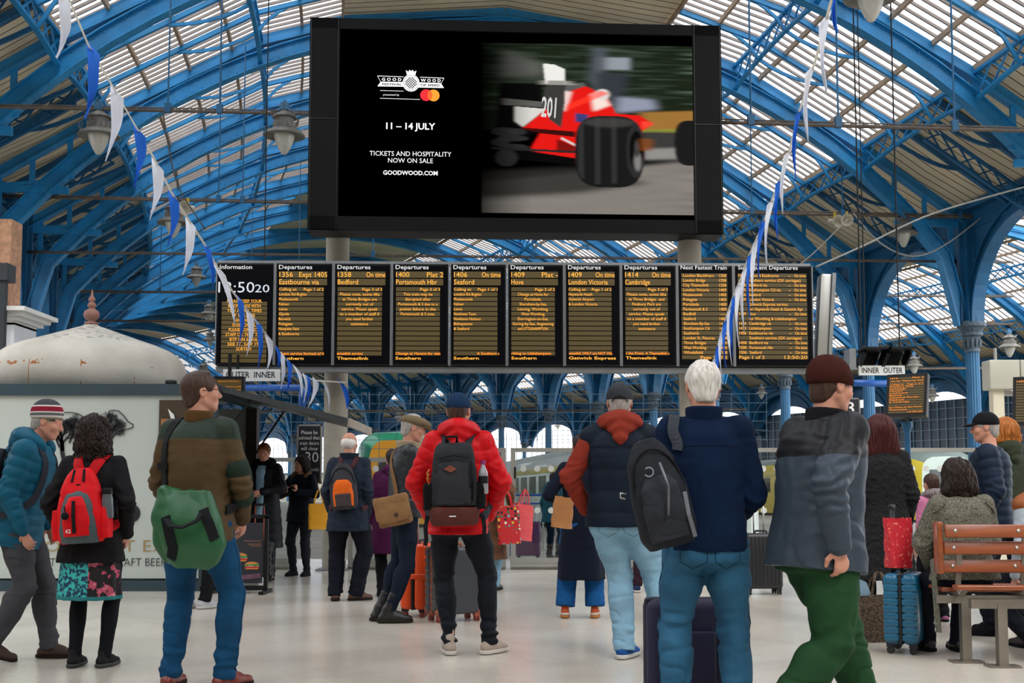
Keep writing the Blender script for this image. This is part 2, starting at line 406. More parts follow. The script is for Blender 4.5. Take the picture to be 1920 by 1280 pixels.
rr = n.new('ShaderNodeMapRange'); rr.inputs['To Min'].default_value = .13; rr.inputs['To Max'].default_value = .30; l.new(wv.outputs['Fac'], rr.inputs['Value']); l.new(rr.outputs[0], b.inputs['Roughness'])
o = MB().box((0, 1.25, -.1), (60, 36.5, .2)).build('floor', fm); tag(o, kind='structure')
o = MB().box((0, 100, -.16), (260, 161, .2)).build('floor_platforms', mat('platform_asphalt', '#77726a', .8, 0, .2, .6)); tag(o, kind='structure')

# ---- roof section
ZR = [(0, 12.9), (3.9, 12.45), (5.8, 11.85), (9.2, 9.95), (12.0, 8.15)]
def zroof(u):
    u = abs(u); return float(np.interp(u, [a for a, _ in ZR], [b for _, b in ZR]))
def zarch(u):
    u = abs(u)
    if u < 11.3: return math.sqrt(14.65**2-u*u)-2.1
    return 7.22-(u-11.3)/.45*1.7
def grid_surface(name, us, phis, r0, m, dz=0., label=None):
    vs = []; fs = []; uvs = []
    for p in phis:
        for u in us: vs.append(tuple(S(p, r0+u, zroof(u)+dz)))
    nu = len(us)
    for i in range(len(phis)-1):
        for j in range(nu-1):
            fs.append((i*nu+j, i*nu+j+1, (i+1)*nu+j+1, (i+1)*nu+j))
    me = bpy.data.meshes.new(name); me.from_pydata(vs, [], fs); uvl = me.uv_layers.new(name='UVMap')
    for li, lp in enumerate(me.loops):
        k = lp.vertex_index; i, j = divmod(k, nu); uvl.data[li].uv = (R(phis[i])*(r0), us[j])
    me.materials.append(m); o = bpy.data.objects.new(name, me); COL.objects.link(o); return tag(o, label, None, None, 'structure')

def vault(r0, i0, i1, tagname, braces=True, glass_sides=(-1, 1), inner_first=0, rivets=True):
    """one glazed vault: ribs at every bay, purlins, rafters, glazing bars, boards"""
    ph = [PH0+DP*i for i in range(i0, i1+1)]
    phf = [PH0+DP*(i0+k/3) for k in range((i1-i0)*3+1)]
    us_b = [-3.9, -2, 0, 2, 3.9]
    grid_surface('ceiling_ridge_'+tagname, us_b, phf, r0, boards, .03)
    for sg, nm in ((-1, 'inner'), (1, 'outer')):
        grid_surface('ceiling_eaves_%s_%s' % (nm, tagname), [sg*9.2, sg*10.6, sg*12.3], phf, r0, boards, .03)
        if sg not in glass_sides:
            grid_surface('ceiling_boards_%s_%s' % (nm, tagname), [sg*3.9, sg*5.8, sg*7.5, sg*9.2], phf, r0, boards, .03); continue
        # glass
        o = grid_surface('window_roof_%s_%s' % (nm, tagname), [sg*3.9, sg*5.8, sg*7.5, sg*9.2], phf, r0, roofglass, .06)
        # glazing bars and timber purlins
        g = MB(); t = MB()
        nb = 18
        for i in range(i0, i1):
            for k in range(nb):
                p = PH0+DP*(i+(k+.5)/nb)
                for a, c in ((3.9, 5.8), (5.8, 9.2)):
                    g.bar(S(p, r0+sg*a, zroof(a)+.02), S(p, r0+sg*c, zroof(c)+.02), .042, .06)
            for u in (3.9, 4.85, 6.45, 7.4, 8.3, 9.2):
                for k in range(3): t.bar(S(PH0+DP*(i+k/3), r0+sg*u, zroof(u)-.07), S(PH0+DP*(i+(k+1)/3), r0+sg*u, zroof(u)-.07), .07, .11)
        tag(g.build('trim_glazing_bars_%s_%s' % (nm, tagname), glazebar), kind='structure')
        tag(t.build('trim_timber_purlins_%s_%s' % (nm, tagname), timber), kind='structure')
        # secondary rafters, lattice purlins with curved braces
        for i in range(i0, i1):
            q = MB()
            for k in (1, 2):
                p = PH0+DP*(i+k/3); a = [3.9, 5.8, 7.5, 9.2]
                for j in range(3): q.bar(S(p, r0+sg*a[j], zroof(a[j])-.17), S(p, r0+sg*a[j+1], zroof(a[j+1])-.17), .09, .1)
                if braces:
                    for ub, d in ((9.15, -1), (5.8, 1), (5.8, -1)):   # curved struts from the lattice purlin foot up to the rafter
                        if ub == 5.8 and d == -1: L = 1.4
                        else: L = 1.7
                        pts = []
                        for e in range(7):
                            f = e/6; uu = ub+d*L*f; z0 = zroof(ub)-.62; z1 = zroof(ub+d*L)-.2; zz = z0+(z1-z0)*math.sin(f*PI/2)**.8
                            pts.append(S(p, r0+sg*uu, min(zz, zroof(uu)-.15)))
                        q.sweep(pts, Vector((0, 0, 1)), .05, .07)
            for u in (5.8, 9.2):
                N = 8; zt = zroof(u)-.16
                P = lambda f, dz: S(PH0+DP*(i+f), r0+sg*u, zt-dz)
                dep = lambda f: .42+.16*(2*f-1)**2
                for k in range(N):
                    a, c = k/N, (k+1)/N
                    q.bar(P(a, 0), P(c, 0), .1, .07); q.bar(P(a, dep(a)), P(c, dep(c)), .1, .06)
                    q.bar(P(a, 0), P(c, dep(c)), .035, .035); q.bar(P(a, dep(a)), P(c, 0), .035, .035)
            tag(q.build('roof_bay_ironwork', blue), 'blue lattice purlins and rafters in the %s slope of the %s vault, bay %d from the concourse' % (nm, tagname, i-i0+1), 'roof ironwork', 'lattice purlins and rafters of the train shed roof', 'structure')
    # ribs
    for i, p in enumerate(ph):
        g = MB(); T = tang(p)
        for sg in (-1, 1):
            # upper chord: rafter to the valley
            ut = [0, 2, 3.9, 5.8, 7.5, 9.2, 12.0]
            up = [S(p, r0+sg*u, zroof(u)-.2) for u in ut]
            g.sweep(up, Vector((0, 0, 1)), .04, .26)
            g.sweep([v-Vector((0, 0, .13)) for v in up], Vector((0, 0, 1)), .24, .03)
            # arch chord
            ul = list(np.linspace(0, 11.3, 16))+[11.5, 11.65, 11.75]
            pts = []; nr = []
            for u in ul: pts.append(S(p, r0+sg*u, zarch(u)-(.15 if u < 11.3 else .15)))
            g.sweep(pts, Vector((0, 0, 1)) if False else [(pts[k]-S(p, r0, -2.1)).normalized() for k in range(len(pts))], .04, .34)
            g.sweep([pts[k]-(pts[k]-S(p, r0, -2.1)).normalized()*.17 for k in range(len(pts))], [(pts[k]-S(p, r0, -2.1)).normalized() for k in range(len(pts))], .27, .035)
            g.sweep([pts[k]+(pts[k]-S(p, r0, -2.1)).normalized()*.17 for k in range(len(pts))], [(pts[k]-S(p, r0, -2.1)).normalized() for k in range(len(pts))], .2, .03)
            # struts between the chords over the haunch
            for u in (10.0, 10.8, 11.5): g.bar(S(p, r0+sg*u, zroof(u)-.25), S(p, r0+sg*u, zarch(u)), .12, .05, T)
            g.bar(S(p, r0+sg*9.2, zroof(9.2)-.3), S(p, r0+sg*9.2, zarch(9.2)), .16, .05, T)
            g.bar(S(p, r0+sg*10.0, 7.9), S(p, r0+sg*12, 7.9), .1, .16)
            # boarded-slope curved brackets between arch and roof
            for ub in (9.9,):
                q = [S(p, r0+sg*(ub+1.9*f), zarch(10.2)-.2+(zroof(11.8)-.3-zarch(10.2)+.2)*math.sin(f*PI/2)) for f in [k/6 for k in range(7)]]
                g.sweep(q, T, .07, .08)
        if rivets and i < 7:   # rivet heads on the near ribs
            for sg in (-1, 1):
                for q in range(110):
                    u = .6+10.6*q/110; z = zarch(u)-.15; nrm = (S(p, r0+sg*u, z)-S(p, r0, -2.1)).normalized(); c0 = S(p, r0+sg*u, z)-nrm*.19
                    for e in (-.09, .09): g.box(c0+T*e, (.03, .03, .02))
                    if q % 2 == 0:
                        c1 = S(p, r0+sg*u, z)
                        for e in (-1, 1): g.box(c1+T*e*.028+nrm*.1, (.03, .03, .03)); g.box(c1+T*e*.028-nrm*.1, (.03, .03, .03))
        tag(g.build('roof_rib', blue), 'riveted blue iron arch rib of the %s vault, number %d from the concourse' % (tagname, i+1), 'roof rib', 'arched iron ribs of the train shed', 'structure')
    # bracket rafters under the boarded eaves
    for sg in (-1, 1):
        q = MB()
        for i in range(i0, i1):
            for k in (1, 2):
                p = PH0+DP*(i+k/3)
                q.bar(S(p, r0+sg*9.2, zroof(9.2)-.12), S(p, r0+sg*12.0, zroof(12)-.12), .12, .14)
                pts = [S(p, r0+sg*(9.25+1.5*f), zroof(9.2)-.62+(zroof(10.75)-.15-zroof(9.2)+.62)*math.sin(f*PI/2)) for f in [e/6 for e in range(7)]]
                q.sweep(pts, Vector((0, 0, 1)), .06, .08)
            # lattice girder, sloping, at mid bay
            p = PH0+DP*(i+.5); a, c = 9.4, 11.9
            for k in range(6):
                f, g2 = k/6, (k+1)/6; U = lambda f: S(p, r0+sg*(a+(c-a)*f), zroof(a+(c-a)*f)-.2); Lw = lambda f: U(f)-Vector((0, 0, .42))
                q.bar(U(f), U(g2), .09, .06); q.bar(Lw(f), Lw(g2), .09, .06); q.bar(U(f), Lw(g2), .035, .035); q.bar(Lw(f), U(g2), .035, .035)
        tag(q.build('trim_eaves_brackets_'+tagname, blue_dk), kind='structure')

def column(p, r, zcap, first, tagname, num, r_arch=1, lat=True, paint=None, back=True):
    """fluted cast iron column with capital, box pier and arcade spandrels"""
    c = S(p, r, 0); X = tang(p); Yv = rad(p)
    o = thing('iron_column', 'fluted blue iron column of the %s arcade, number %d from the concourse' % (tagname, num), 'column', c, R(p)+PI/2, 'iron columns of the %s arcade' % tagname)
    # shaft
    s = MB(); prof = []
    N = 32
    def ring(rr, flute):
        return [rr*(1-(.09 if flute and k % 2 else 0)) for k in range(N)]
    zs = [(0, .30, 0), (.25, .30, 0), (.3, .26, 0), (1.0, .26, 0), (1.05, .2, 0), (1.1, .185, 1), (zcap-.75, .165, 1), (zcap-.7, .165, 0)]
    vs = []; fs = []
    for z, rr, fl in zs:
        for k, q in enumerate(ring(rr, fl)): vs.append((q*math.cos(2*PI*k/N), q*math.sin(2*PI*k/N), z))
    for i in range(len(zs)-1):
        for k in range(N): fs.append((i*N+k, i*N+(k+1) % N, (i+1)*N+(k+1) % N, (i+1)*N+k))
    s._add(vs, fs); s.build('shaft', blue_col, o)
    cp = MB(); cp.lathe((0, 0, 0), [(.2, zcap-.72), (.18, zcap-.68), (.17, zcap-.6), (.2, zcap-.35), (.27, zcap-.3), (.27, zcap-.25), (.24, zcap-.22), (.3, zcap-.12), (.36, zcap-.08), (.36, zcap), (.3, zcap+.06)], 16)
    for k in range(12):
        a = 2*PI*k/12; cp.ell((.2*math.cos(a), .2*math.sin(a), zcap-.5), (.03, .03, .13), 6, 5)
    cp.build('capital', [mat('worn_capital', '#4b5a66', .6, 0, .35, 12, .4)], o, smooth=False)
    # pier and arches (in the arcade plane: local X is along the arcade)
    a = MB(); zt = 8.3; hs = R(DP)*r/2
    a.box((0, 0, (zcap+zt)/2), (.5, .42, zt-zcap)); a.box((0, 0, (zcap+zt)/2), (.12, .62, zt-zcap)); a.box((0, 0, (zcap+zt)/2), (.66, .12, zt-zcap))
    for sg in (-1, 1):
        pts = [];
        for k in range(13):
            t = PI/2*k/12; x = hs-(hs-.28)*math.cos(t); z = zcap+(zt-.55-zcap)*math.sin(t)
            pts.append((x, z))
        poly = [(sg*.2, zcap+.02)]+[(sg*x, z) for x, z in pts]+[(sg*hs, zt), (sg*.2, zt)]
        a.prism(poly if sg < 0 else poly[::-1], .06)
        for dd in (0,):
            a.sweep([Vector((sg*x, 0, z)) for x, z in pts], [Vector((-sg*math.cos(PI/2*k/12), 0, math.sin(PI/2*k/12))) for k in range(13)], .34, .07)
            pi = [(x-.32*math.cos(PI/2*k/12)*1, z+.32*math.sin(PI/2*k/12)) for k, (x, z) in enumerate(pts)]
            a.sweep([Vector((sg*max(x, .2), 0, min(z, zt))) for x, z in pi], [Vector((-sg*math.cos(PI/2*k/12), 0, math.sin(PI/2*k/12))) for k in range(13)], .24, .05)
        a.box((sg*hs/2, 0, zt), (hs, .5, .16)); a.box((sg*hs/2, 0, zt-.5), (hs, .12, .08))
    a.build('arch_spandrel', blue_dk if paint is None else paint, o)
    return o

vault(103, -3, 17, 'main')
# the same roof over and behind the camera, and unseen concourse walls; both added to cut the light from behind
_ph = [PH0+DP*i for i in range(-12, -2)]
grid_surface('ceiling_ridge_concourse', [-3.9, 0, 3.9], _ph, 103, boards, .03)
for sg, nm in ((-1, 'inner'), (1, 'outer')):
    grid_surface('ceiling_eaves_%s_concourse' % nm, [sg*9.2, sg*12.3], _ph, 103, boards, .03); grid_surface('window_roof_%s_concourse' % nm, [sg*3.9, sg*5.8, sg*9.2], _ph, 103, roofglass, .06)
cw = mat('concourse_wall', '#8d8577', .8, 0, .1, .5)
tag(MB().box((0, -16, 6.5), (60, .4, 13)).build('wall_concourse_unseen', cw), kind='structure')
tag(MB().box((-14, -2.5, 4.2), (.4, 27, 8.4)).build('wall_concourse_unseen_left', cw), kind='structure'); tag(MB().box((15, -2.5, 4.2), (.4, 27, 8.4)).build('wall_concourse_unseen_right', cw), kind='structure')
vault(127, 3, 19, 'far', rivets=False)
vault(79, 1, 9, 'near', braces=False, glass_sides=(), rivets=False)
k = 0
for i in range(-1, 19):
    k += 1; column(PH0+DP*i, 115, 5.35, k == 1, 'right', k)
k = 0
for i in range(-2, 10):
    k += 1; column(PH0+DP*i, 91, 5.35, 0, 'left', k)
k = 0
for i in range(5, 19):
    k += 1; column(PH0+DP*i, 138.6, 5.35, 0, 'outer wall', k)

# ---- outer wall behind the far vault: panelled cream dado, dark glazed band, and open glazed arches farther on
pan = cream
dadow = MB(); win = MB(); mun = MB(); glz = MB(); up = MB(); sill = MB()
RW = 139.2
for i in range(3, 19):
    p0, p1 = PH0+DP*i, PH0+DP*(i+1)
    far = i >= 9
    W = R(DP)*RW
    c = S((p0+p1)/2, RW, 0); rot = Matrix.Rotation(R((p0+p1)/2)+PI/2, 4, 'Z'); M = Matrix.Translation(c) @ rot
    dh = 2.9
    for mb in (dadow, win, mun, glz, up, sill): mb.M = M
    dadow.box((0, 0, dh/2), (W+.02, .2, dh))
    for q in range(3):
        x = -W/2+W*(q+.5)/3
        for z0, z1 in ((.25, 1.25), (1.45, 2.65)):
            for xx in (x-.75, x, x+.75): dadow.box((xx, .13, z0), (.75, .05, .06)); dadow.box((xx, .13, z1), (.75, .05, .06))
            for xx in (x-.95, x-.35, x+.35, x+.95): dadow.box((xx, .13, (z0+z1)/2), (.06, .05, z1-z0))
    sill.box((0, .1, dh+.06), (W+.02, .45, .14))
    if not far: win.box((0, -.1, 4.7), (W+.02, .1, 3.4))
    for q in range(10): mun.box((-W/2+W*(q+.5)/10, .02, 4.7), (.035, .05, 3.4))
    for z in (3.5, 4.1, 4.7, 5.3, 5.9): mun.box((0, .02, z), (W, .05, .035))
    if far: glz.box((0, -.02, 4.7), (W, .02, 3.4))
    # solid head with arch soffit
    zt = 9.4; hs = W/2; poly = [(-hs, 5.2)]
    for k2 in range(17):
        t = PI*k2/16; poly.append((-(hs-.35)*math.cos(t), 5.0+1.9*math.sin(t)))
    poly += [(hs, 5.2), (hs, zt), (-hs, zt)]
    up.prism(poly[::-1], .25)
for mb in (dadow, win, mun, glz, up, sill): mb.M = None
tag(dadow.build('wall_outer', pan), kind='structure'); tag(sill.build('trim_wall_sill', blue_dk), kind='structure')
tag(win.build('window_1', mat('dark_glazing', '#1b3245', .25, 0, .2, .5)), kind='structure')
tag(mun.build('trim_window_muntins', mat('pale_muntin', '#7d94a4', .5, 0, .1, 3)), kind='structure')
tag(glz.build('window_2', roofglass), kind='structure'); tag(up.build('wall_outer_head', blue_dk), kind='structure')
# ---- left wall behind the near aisle
lw = MB()
for i in range(-2, 20):
    p0, p1 = PH0+DP*i, PH0+DP*(i+1); c = S((p0+p1)/2, 67.5, 0); lw.M = Matrix.Translation(c) @ Matrix.Rotation(R((p0+p1)/2)+PI/2, 4, 'Z')
    lw.box((0, 0, 5), (R(DP)*67.5+.05, .3, 10))
    for q in (-1, 1): lw.box((q*.9, -.2, 4), (.25, .3, 8))
lw.M = None
tag(lw.build('wall_left', mat('dark_brick_wall', '#34393d', .8, 0, .3, 1.5, .3, 20)), kind='structure')
# ================================================================= SCREENS, SIGNS, PILLARS
black_m = mat('black_metal', '#0c0d10', .5, 0, .15, 3, spec=.3); screen_black = mat('screen_black', '#050506', .3, 0, 0, 1)
white_txt = emis('white_lettering_lit', '#f2f2f2', .42); amber = emis('amber_led', '#ffae3a', .62); amber2 = emis('orange_led', '#ff8c10', .6)
led_row = emis('led_row_glow', '#5e4c17', .3); grey_metal = mat('brushed_grey_metal', '#8d9194', .4, .6, .1, 4); alu = mat('aluminium', '#b3b3ae', .38, .75, .08, 3)
conc = mat('concrete', '#a59e90', .85, 0, .12, 3, .35, 90)
for px, wpx, side in ((628, 44, 'left'), (1298, 43, 'right')):
    c = at(px, 920, 16.85); o = thing('concrete_pillar', 'round concrete pillar carrying the %s end of the big screen' % side, 'pillar', (c.x, c.y, 0), 0, 'concrete pillars of the screens')
    o['kind'] = 'thing'
    m = MB(); m.lathe((0, 0, 0), [(.17, 0), (.17, 5.1)], 24); m.build('shaft', conc, o, smooth=True, sharp=40)
    m = MB(); m.box((0, 0, .01), (.46, .46, .02)); m.box((0, -.17, 4.95), (.3, .2, .35)); m.box((0, -.2, 3.6), (.26, .1, 1.2)); m.build('fixing_plate', grey_metal, o)

class Pane:
    """a flat frame: local X along, Z up; pixel to local conversion for laying out what it shows"""
    def __init__(s, px0, px1, py0, Y0, Y1, slope):
        a = at(px0, py0, Y0); b = at(px1, py0+slope*(px1-px0), Y1); s.o = a; d = (b-a); s.w = math.hypot(d.x, d.y); s.rz = math.atan2(d.y, d.x)
        s.px0, s.py0, s.k, s.sl = px0, py0, (px1-px0)/s.w, slope
    def x(s, px): return (px-s.px0)/s.k
    def z(s, px, py): return (s.py0+s.sl*(px-s.px0)-py)/s.k
# ---- departure boards
B = Pane(402, 1527, 684, 16.0, 16.24, .0045)
bounds = [402, 512, 621, 730, 838.5, 946.5, 1054.5, 1161.5, 1268, 1375.5, 1527]
CALL = 541.5; RS = 9.32
def board(i, title, label, rows, footer, ticker, big=()):
    x0, x1 = B.x(bounds[i])+.01, B.x(bounds[i+1])-.01; W = x1-x0; H = 192/B.k
    o = thing('departure_board', label, 'display board', B.o + Vector((math.cos(B.rz)*x0, math.sin(B.rz)*x0, 0)), B.rz, 'departure boards')
    lx = lambda px: B.x(px)-x0; lz = lambda py, px=None: B.z(px if px is not None else bounds[i], py)
    m = MB(); m.box((W/2, .17, H/2), (W, .34, H)); m.build('casing', black_m, o)
    m = MB(); m.box((W/2, -.004, H/2), (W-.05, .012, H-.05)); m.build('screen_face', mat('board_face', '#030409', .6, 0, 0, 1, spec=.08), o)
    for k in (0, 1): m = MB(); m.box((k*W, -.003, H/2), (.014, .03, H)); m.build('edge_strip', grey_metal, o)
    t = MB(); text(t, title, lx(bounds[i]+(7 if i < 9 else 9)), lz(503.5), .058, (62 if title == 'Departures' and i < 8 else {0: 60, 8: 88, 9: 114}[i])/B.k, 'l', .008, -.014)
    t.build('title_lettering', white_txt, o)
    g = MB(); xl = lx(bounds[i]+8); wide = (bounds[i+1]-bounds[i]-20)/B.k; small = (bounds[i+1]-bounds[i]-26)/B.k
    a = MB()
    if i == 0:
        for q in range(13): g.box((lx(456), -.012, lz(569+q*8.9)), (.62, .006, .055))
    elif i < 8:
        for y in (514, 528): g.box((xl+wide/2, -.012, lz(y)), (wide, .006, .088))
        for q in range(14): g.box((xl+small/2, -.012, lz(CALL+q*RS)), (small, .006, .056))
    else:
        for q in range(18): g.box((xl+wide/2, -.012, lz(515+q*9.15)), (wide, .006, .056))
    g.build('led_rows', led_row, o)
    for s, px, py, h, wpx, al in rows:
        text(a, s, lx(px), lz(py), h, (wpx/B.k if wpx else None), al, 0, -.018)
    if footer: text(a, footer, xl, lz(674.5), .04, len(footer)*5.9/B.k if i < 8 else None, 'l', .015, -.018)
    a.build('amber_lettering', amber, o)
    if ticker:
        a = MB(); text(a, ticker[0], lx(ticker[1]), lz(665.3), .036, ticker[2]/B.k, 'l', .02, -.018); a.build('ticker_lettering', amber2, o)
    return o
def dep(i, tm, st, dest, dw, right, lines, footer, ticker, center=False, label='', call=True):
    b0 = bounds[i]+8; b1 = bounds[i+1]-12; rows = [(tm, b0, 518.5, .07, 25, 'l'), (st, b1, 518.5, .07, (len(st)*5.1 if st!='Expt 1405' else 52), 'r'), (dest, b0, 532.5, .07, dw, 'l')]
    if call: rows.append(('Calling at:', b0, CALL+3, .04, 33, 'l'))
    rows.append((right, b1-6, CALL+3, .04, 37, 'r'))
    for k, s in enumerate(lines):
        w_ = len(s)*3.2
        if center: rows.append((s, (b0+b1-6)/2, CALL+3+RS*(k+1), .04, w_, 'c'))
        else: rows.append((s, b0, CALL+3+RS*(k+1), .04, w_, 'l'))
    board(i, 'Departures', label, rows, footer, ticker)
L = 'black departure board listing the %s train, hung in the row over the concourse'
board(0, 'Information', 'leftmost board of the hanging row, showing the white clock and a safety notice', [(s, 456, 567+k*9, .044, len(s)*4.0, 'c') for k, s in enumerate(['PLEASE KEEP YOUR', 'BELONGINGS WITH', 'YOU AT ALL TIMES', 'IF YOU SEE', 'ANYTHING', 'SUSPICIOUS,', 'PLEASE CONTACT', 'STAFF OR TEXT THE', 'BTP ON 61016.', 'SEE IT, SAY IT,', 'SORTED!'])], None, None)
dep(1, '1356', 'Expt 1405', 'Eastbourne via', 74, 'Page 1 of 2', ['London Rd Brghtn', 'Moulsecoomb', 'Falmer', 'Lewes', 'Glynde', 'Berwick', 'Polegate', 'Hampden Park', '& Eastbourne'], 'Southern', ('uthern service formed of 4', 519, 86), label=L % '1356 Eastbourne')
dep(2, '1358', 'On time', 'Bedford', 38, 'Page 3 of 3', ['Please note, some lifts', 'at Three Bridges are', 'currently out of', 'service. Please speak', 'to a member of staff if', 'you need further', 'assistance'], 'Thameslink', ('ameslink service', 629, 48), True, L % '1358 Bedford', False)
dep(3, '1400', 'Plat 2', 'Portsmouth Hbr', 77, 'Page 3 of 3', ['This train may be', 'disrupted after', 'Portsmouth & S due to a', 'points failure in the', 'Portsmouth & S area.'], 'Southern', ('Change at Havant for stat', 738, 84), True, L % '1400 Portsmouth', False)
dep(4, '1406', 'On time', 'Seaford', 38, 'Page 1 of 1', ['London Rd Brghtn', 'Moulsecoomb', 'Falmer', 'Lewes', 'Newhaven Town', 'Newhaven Harbour', 'Bishopstone', '& Seaford'], 'Southern', ('A Southern s', 890, 42), label=L % '1406 Seaford')
dep(5, '1409', 'Plat -', 'Hove', 23, 'Page 2 of 2', ['Change at Hove for', 'Portslade,', 'Shoreham-by-Sea,', 'Lancing, Worthing,', 'West Worthing,', 'Durrington-on-Sea,', 'Goring-by-Sea, Angmering', 'and LITTLEHAMPTON.'], 'Southern', ('rthing to Littlehampton', 955, 74), True, L % '1409 Hove', False)
dep(6, '1409', 'On time', 'London Victoria', 74, 'Page 1 of 2', ['Haywards Heath', 'Gatwick Airport', '& London Victoria'], 'Gatwick Express', ('ameslink ONLY are NOT VAL', 1063, 82), label=L % '1409 London Victoria')
dep(7, '1414', 'On time', 'Cambridge', 47, 'Page 3 of 3', ['Please note, some lifts', 'at Three Bridges  and', 'Finsbury Park are', 'currently out of', 'service. Please speak', 'to a member of staff if', 'you need further', 'assistance'], 'Thameslink', ('t the Front. A Thameslink s', 1170, 82), True, L % '1414 Cambridge', False)
rows = []
for k, (a_, b_) in enumerate([('London Blackfriars', '1358'), ('London Bridge', '1358'), ('City Thameslink', '1358'), ('London Victoria', '1409'), ('Moulsecoomb', '1405'), ('Polegate', '1405'), ('Portslade', '1400'), ('Portsmouth & S', '1400'), ('Redhill', '--:--'), ('Seaford', '1406'), ('Shoreham-By-Sea', '1400'), ('Southampton Ctl', '1430'), ('Southwick', '1400'), ('London St. Pancras', '1358'), ('Three Bridges', '1358'), ('West Worthing', '1400'), ('Wivelsfield', '1358')]):
    rows += [(a_, 1279.5, 518+k*9.15, .042, len(a_)*3.25, 'l'), (b_, 1361, 518+k*9.15, .042, 13, 'r')]
rows.append(('Page 2 of 2', 1361, 674, .046, 50, 'r'))
board(8, 'Next Fastest Train', 'board headed Next Fastest Train, listing stations from London Blackfriars to Wivelsfield', rows, None, None)
rows = []
for k, (t_, d_, o_) in enumerate([('1426', 'Lewes & Eastbourne', 1), ('', 'Southern service (GX carriages)', 0), ('1428', 'Bedford via', 1), ('1430', 'Southampton Ctl via', 1), ('1436', 'Seaford', 1), ('1439', 'London Victoria', 1), ('', 'Gatwick Express service', 0), ('', 'for Haywards Heath & Gatwick Apt', 0), ('1439', 'Hove', 1), ('', 'for Worthing & Littlehampton', 0), ('1444', 'Cambridge via', 1), ('1453', 'Littlehampton', 1), ('1456', 'Eastbourne via', 1), ('', 'Southern service (GX carriages)', 0), ('1458', 'Bedford via', 1), ('1500', 'Portsmouth Hbr', 1), ('1506', 'Seaford', 1)]):
    y = 518+k*9.15
    if t_: rows.append((t_, 1385, y, .042, 13, 'l'))
    rows.append((d_, 1404, y, .042, len(d_)*3.2, 'l'))
    if o_: rows += [('-', 1480, y, .042, 4, 'l'), ('On time', 1513, y, .042, 22, 'r')]
rows += [('Page 1 of 2', 1384, 674, .046, 48, 'l'), ('13:50:20', 1513, 674, .05, 43, 'r')]
board(9, 'Subsequent Departures', 'widest board, headed Subsequent Departures, at the right end of the row', rows, None, None)
ib = [o for o in bpy.data.objects if o.get('label', '').startswith('leftmost board')][0]
t = MB(); text(t, '13:50', B.x(407)-.01, B.z(402, 548), .15, 67/B.k, 'l', .0, -.02); text(t, '20', B.x(475)-.01, B.z(402, 547.5), .11, 27/B.k, 'l', .0, -.02)
t.build('clock_digits', emis('clock_white', '#dfe6f2', .42), ib)
o = thing('board_support_beam', 'long grey steel beam running under the row of departure boards', 'beam', B.o, B.rz)
m = MB(); m.box((B.w/2, .17, -.045), (B.w, .2, .07)); m.build('beam', grey_metal, o); m = MB(); m.box((B.w/2, .17, 192/B.k+.03), (B.w, .16, .05)); m.build('top_rail', grey_metal, o)
# upright grey case at the right end of the boards
c = at(1540, 690, 16.3); o = thing('signal_case', 'tall grey metal case standing upright at the right end of the boards', 'case', c, R(-4))
m = MB(); m.M = Matrix.Rotation(R(4), 4, 'Y'); m.rbox((0, .1, .66), (.16, .3, 1.34), .03); m.build('case', alu, o, smooth=True, sharp=30); m = MB(); m.M = Matrix.Rotation(R(4), 4, 'Y'); m.box((.1, .02, .66), (.05, .2, 1.36)); m.build('edge_channel', grey_metal, o)

# ---- the big advertising screen
A = Pane(576, 1357, 429, 16.0, 16.3, .009)
sw, sh = A.w, 404/A.k
scr = thing('advertising_screen', 'huge black framed screen on two pillars showing a red racing car advert', 'screen', A.o, A.rz)
m = MB(); m.box((sw/2, .3, sh/2), (sw, .5, sh)); m.build('casing', black_m, scr)
m = MB()
ix0, ix1 = A.x(632), A.x(1302); iz0, iz1 = A.z(632, 404.5), A.z(632, 46)
m.box((sw/2, .03, (iz1+sh)/2), (sw, .06, sh-iz1)); m.box((sw/2, .03, iz0/2), (sw, .06, iz0)); m.box((ix0/2, .03, sh/2), (ix0, .06, sh)); m.box(((ix1+sw)/2, .03, sh/2), (sw-ix1, .06, sh))
m.build('frame', mat('screen_frame_grey', '#0b0c0e', .6, 0, .1, 2, spec=.15), scr)
for x in (0.02, ix0-.02, ix1+.02, sw-.02): m = MB(); m.box((x, -.002, sh/2), (.008, .01, sh)); m.build('panel_seam', screen_black, scr)
for a_, b_ in ((0, ix0), (ix1, sw)): m = MB(); m.box(((a_+b_)/2, -.002, sh*.52), (b_-a_, .01, .008)); m.build('panel_seam', screen_black, scr)
# picture painted as colours on a fine grid of the screen's face
GW, GH = 640, 342
gx = 632+(np.arange(GW)+.5)/GW*670; gy = 404.5-(np.arange(GH)+.5)/GH*358.5
PX, PY = np.meshgrid((gx-600)*2.4, gy*2.4)      # pixel frame used below
img = np.zeros((GH, GW, 3), np.float32)
def blur(a, bx, by=0):
    for ax, r_ in ((1, bx), (0, by)):
        r_ = int(r_)
        if r_ < 1: continue
        k = np.ones(2*r_+1)/(2*r_+1)
        for _ in range(2): a = np.apply_along_axis(lambda v: np.convolve(np.pad(v, r_, mode='edge'), k, 'valid'), ax, a)
    return a
def pmask(poly):
    ins = np.zeros(PX.shape, bool); n_ = len(poly)
    for i in range(n_):
        x0, y0 = poly[i]; x1, y1 = poly[(i+1) % n_]
        if y0 == y1: continue
        c_ = ((y0 > PY) != (y1 > PY)) & (PX < (x1-x0)*(PY-y0)/(y1-y0)+x0); ins ^= c_
    return ins.astype(np.float32)
def emask(cx, cy, rx, ry, p=2.): return ((np.abs((PX-cx)/rx)**p+np.abs((PY-cy)/ry)**p) < 1).astype(np.float32)
def paint(mask, col, bx=2, by=0, op=1.):
    global img
    mk = (blur(mask, bx*.7, by*.7)*op)[..., None]; c_ = np.array(lin(col), np.float32) if isinstance(col, str) else col
    img = img*(1-mk)+c_*mk
rs = np.random.RandomState(3)
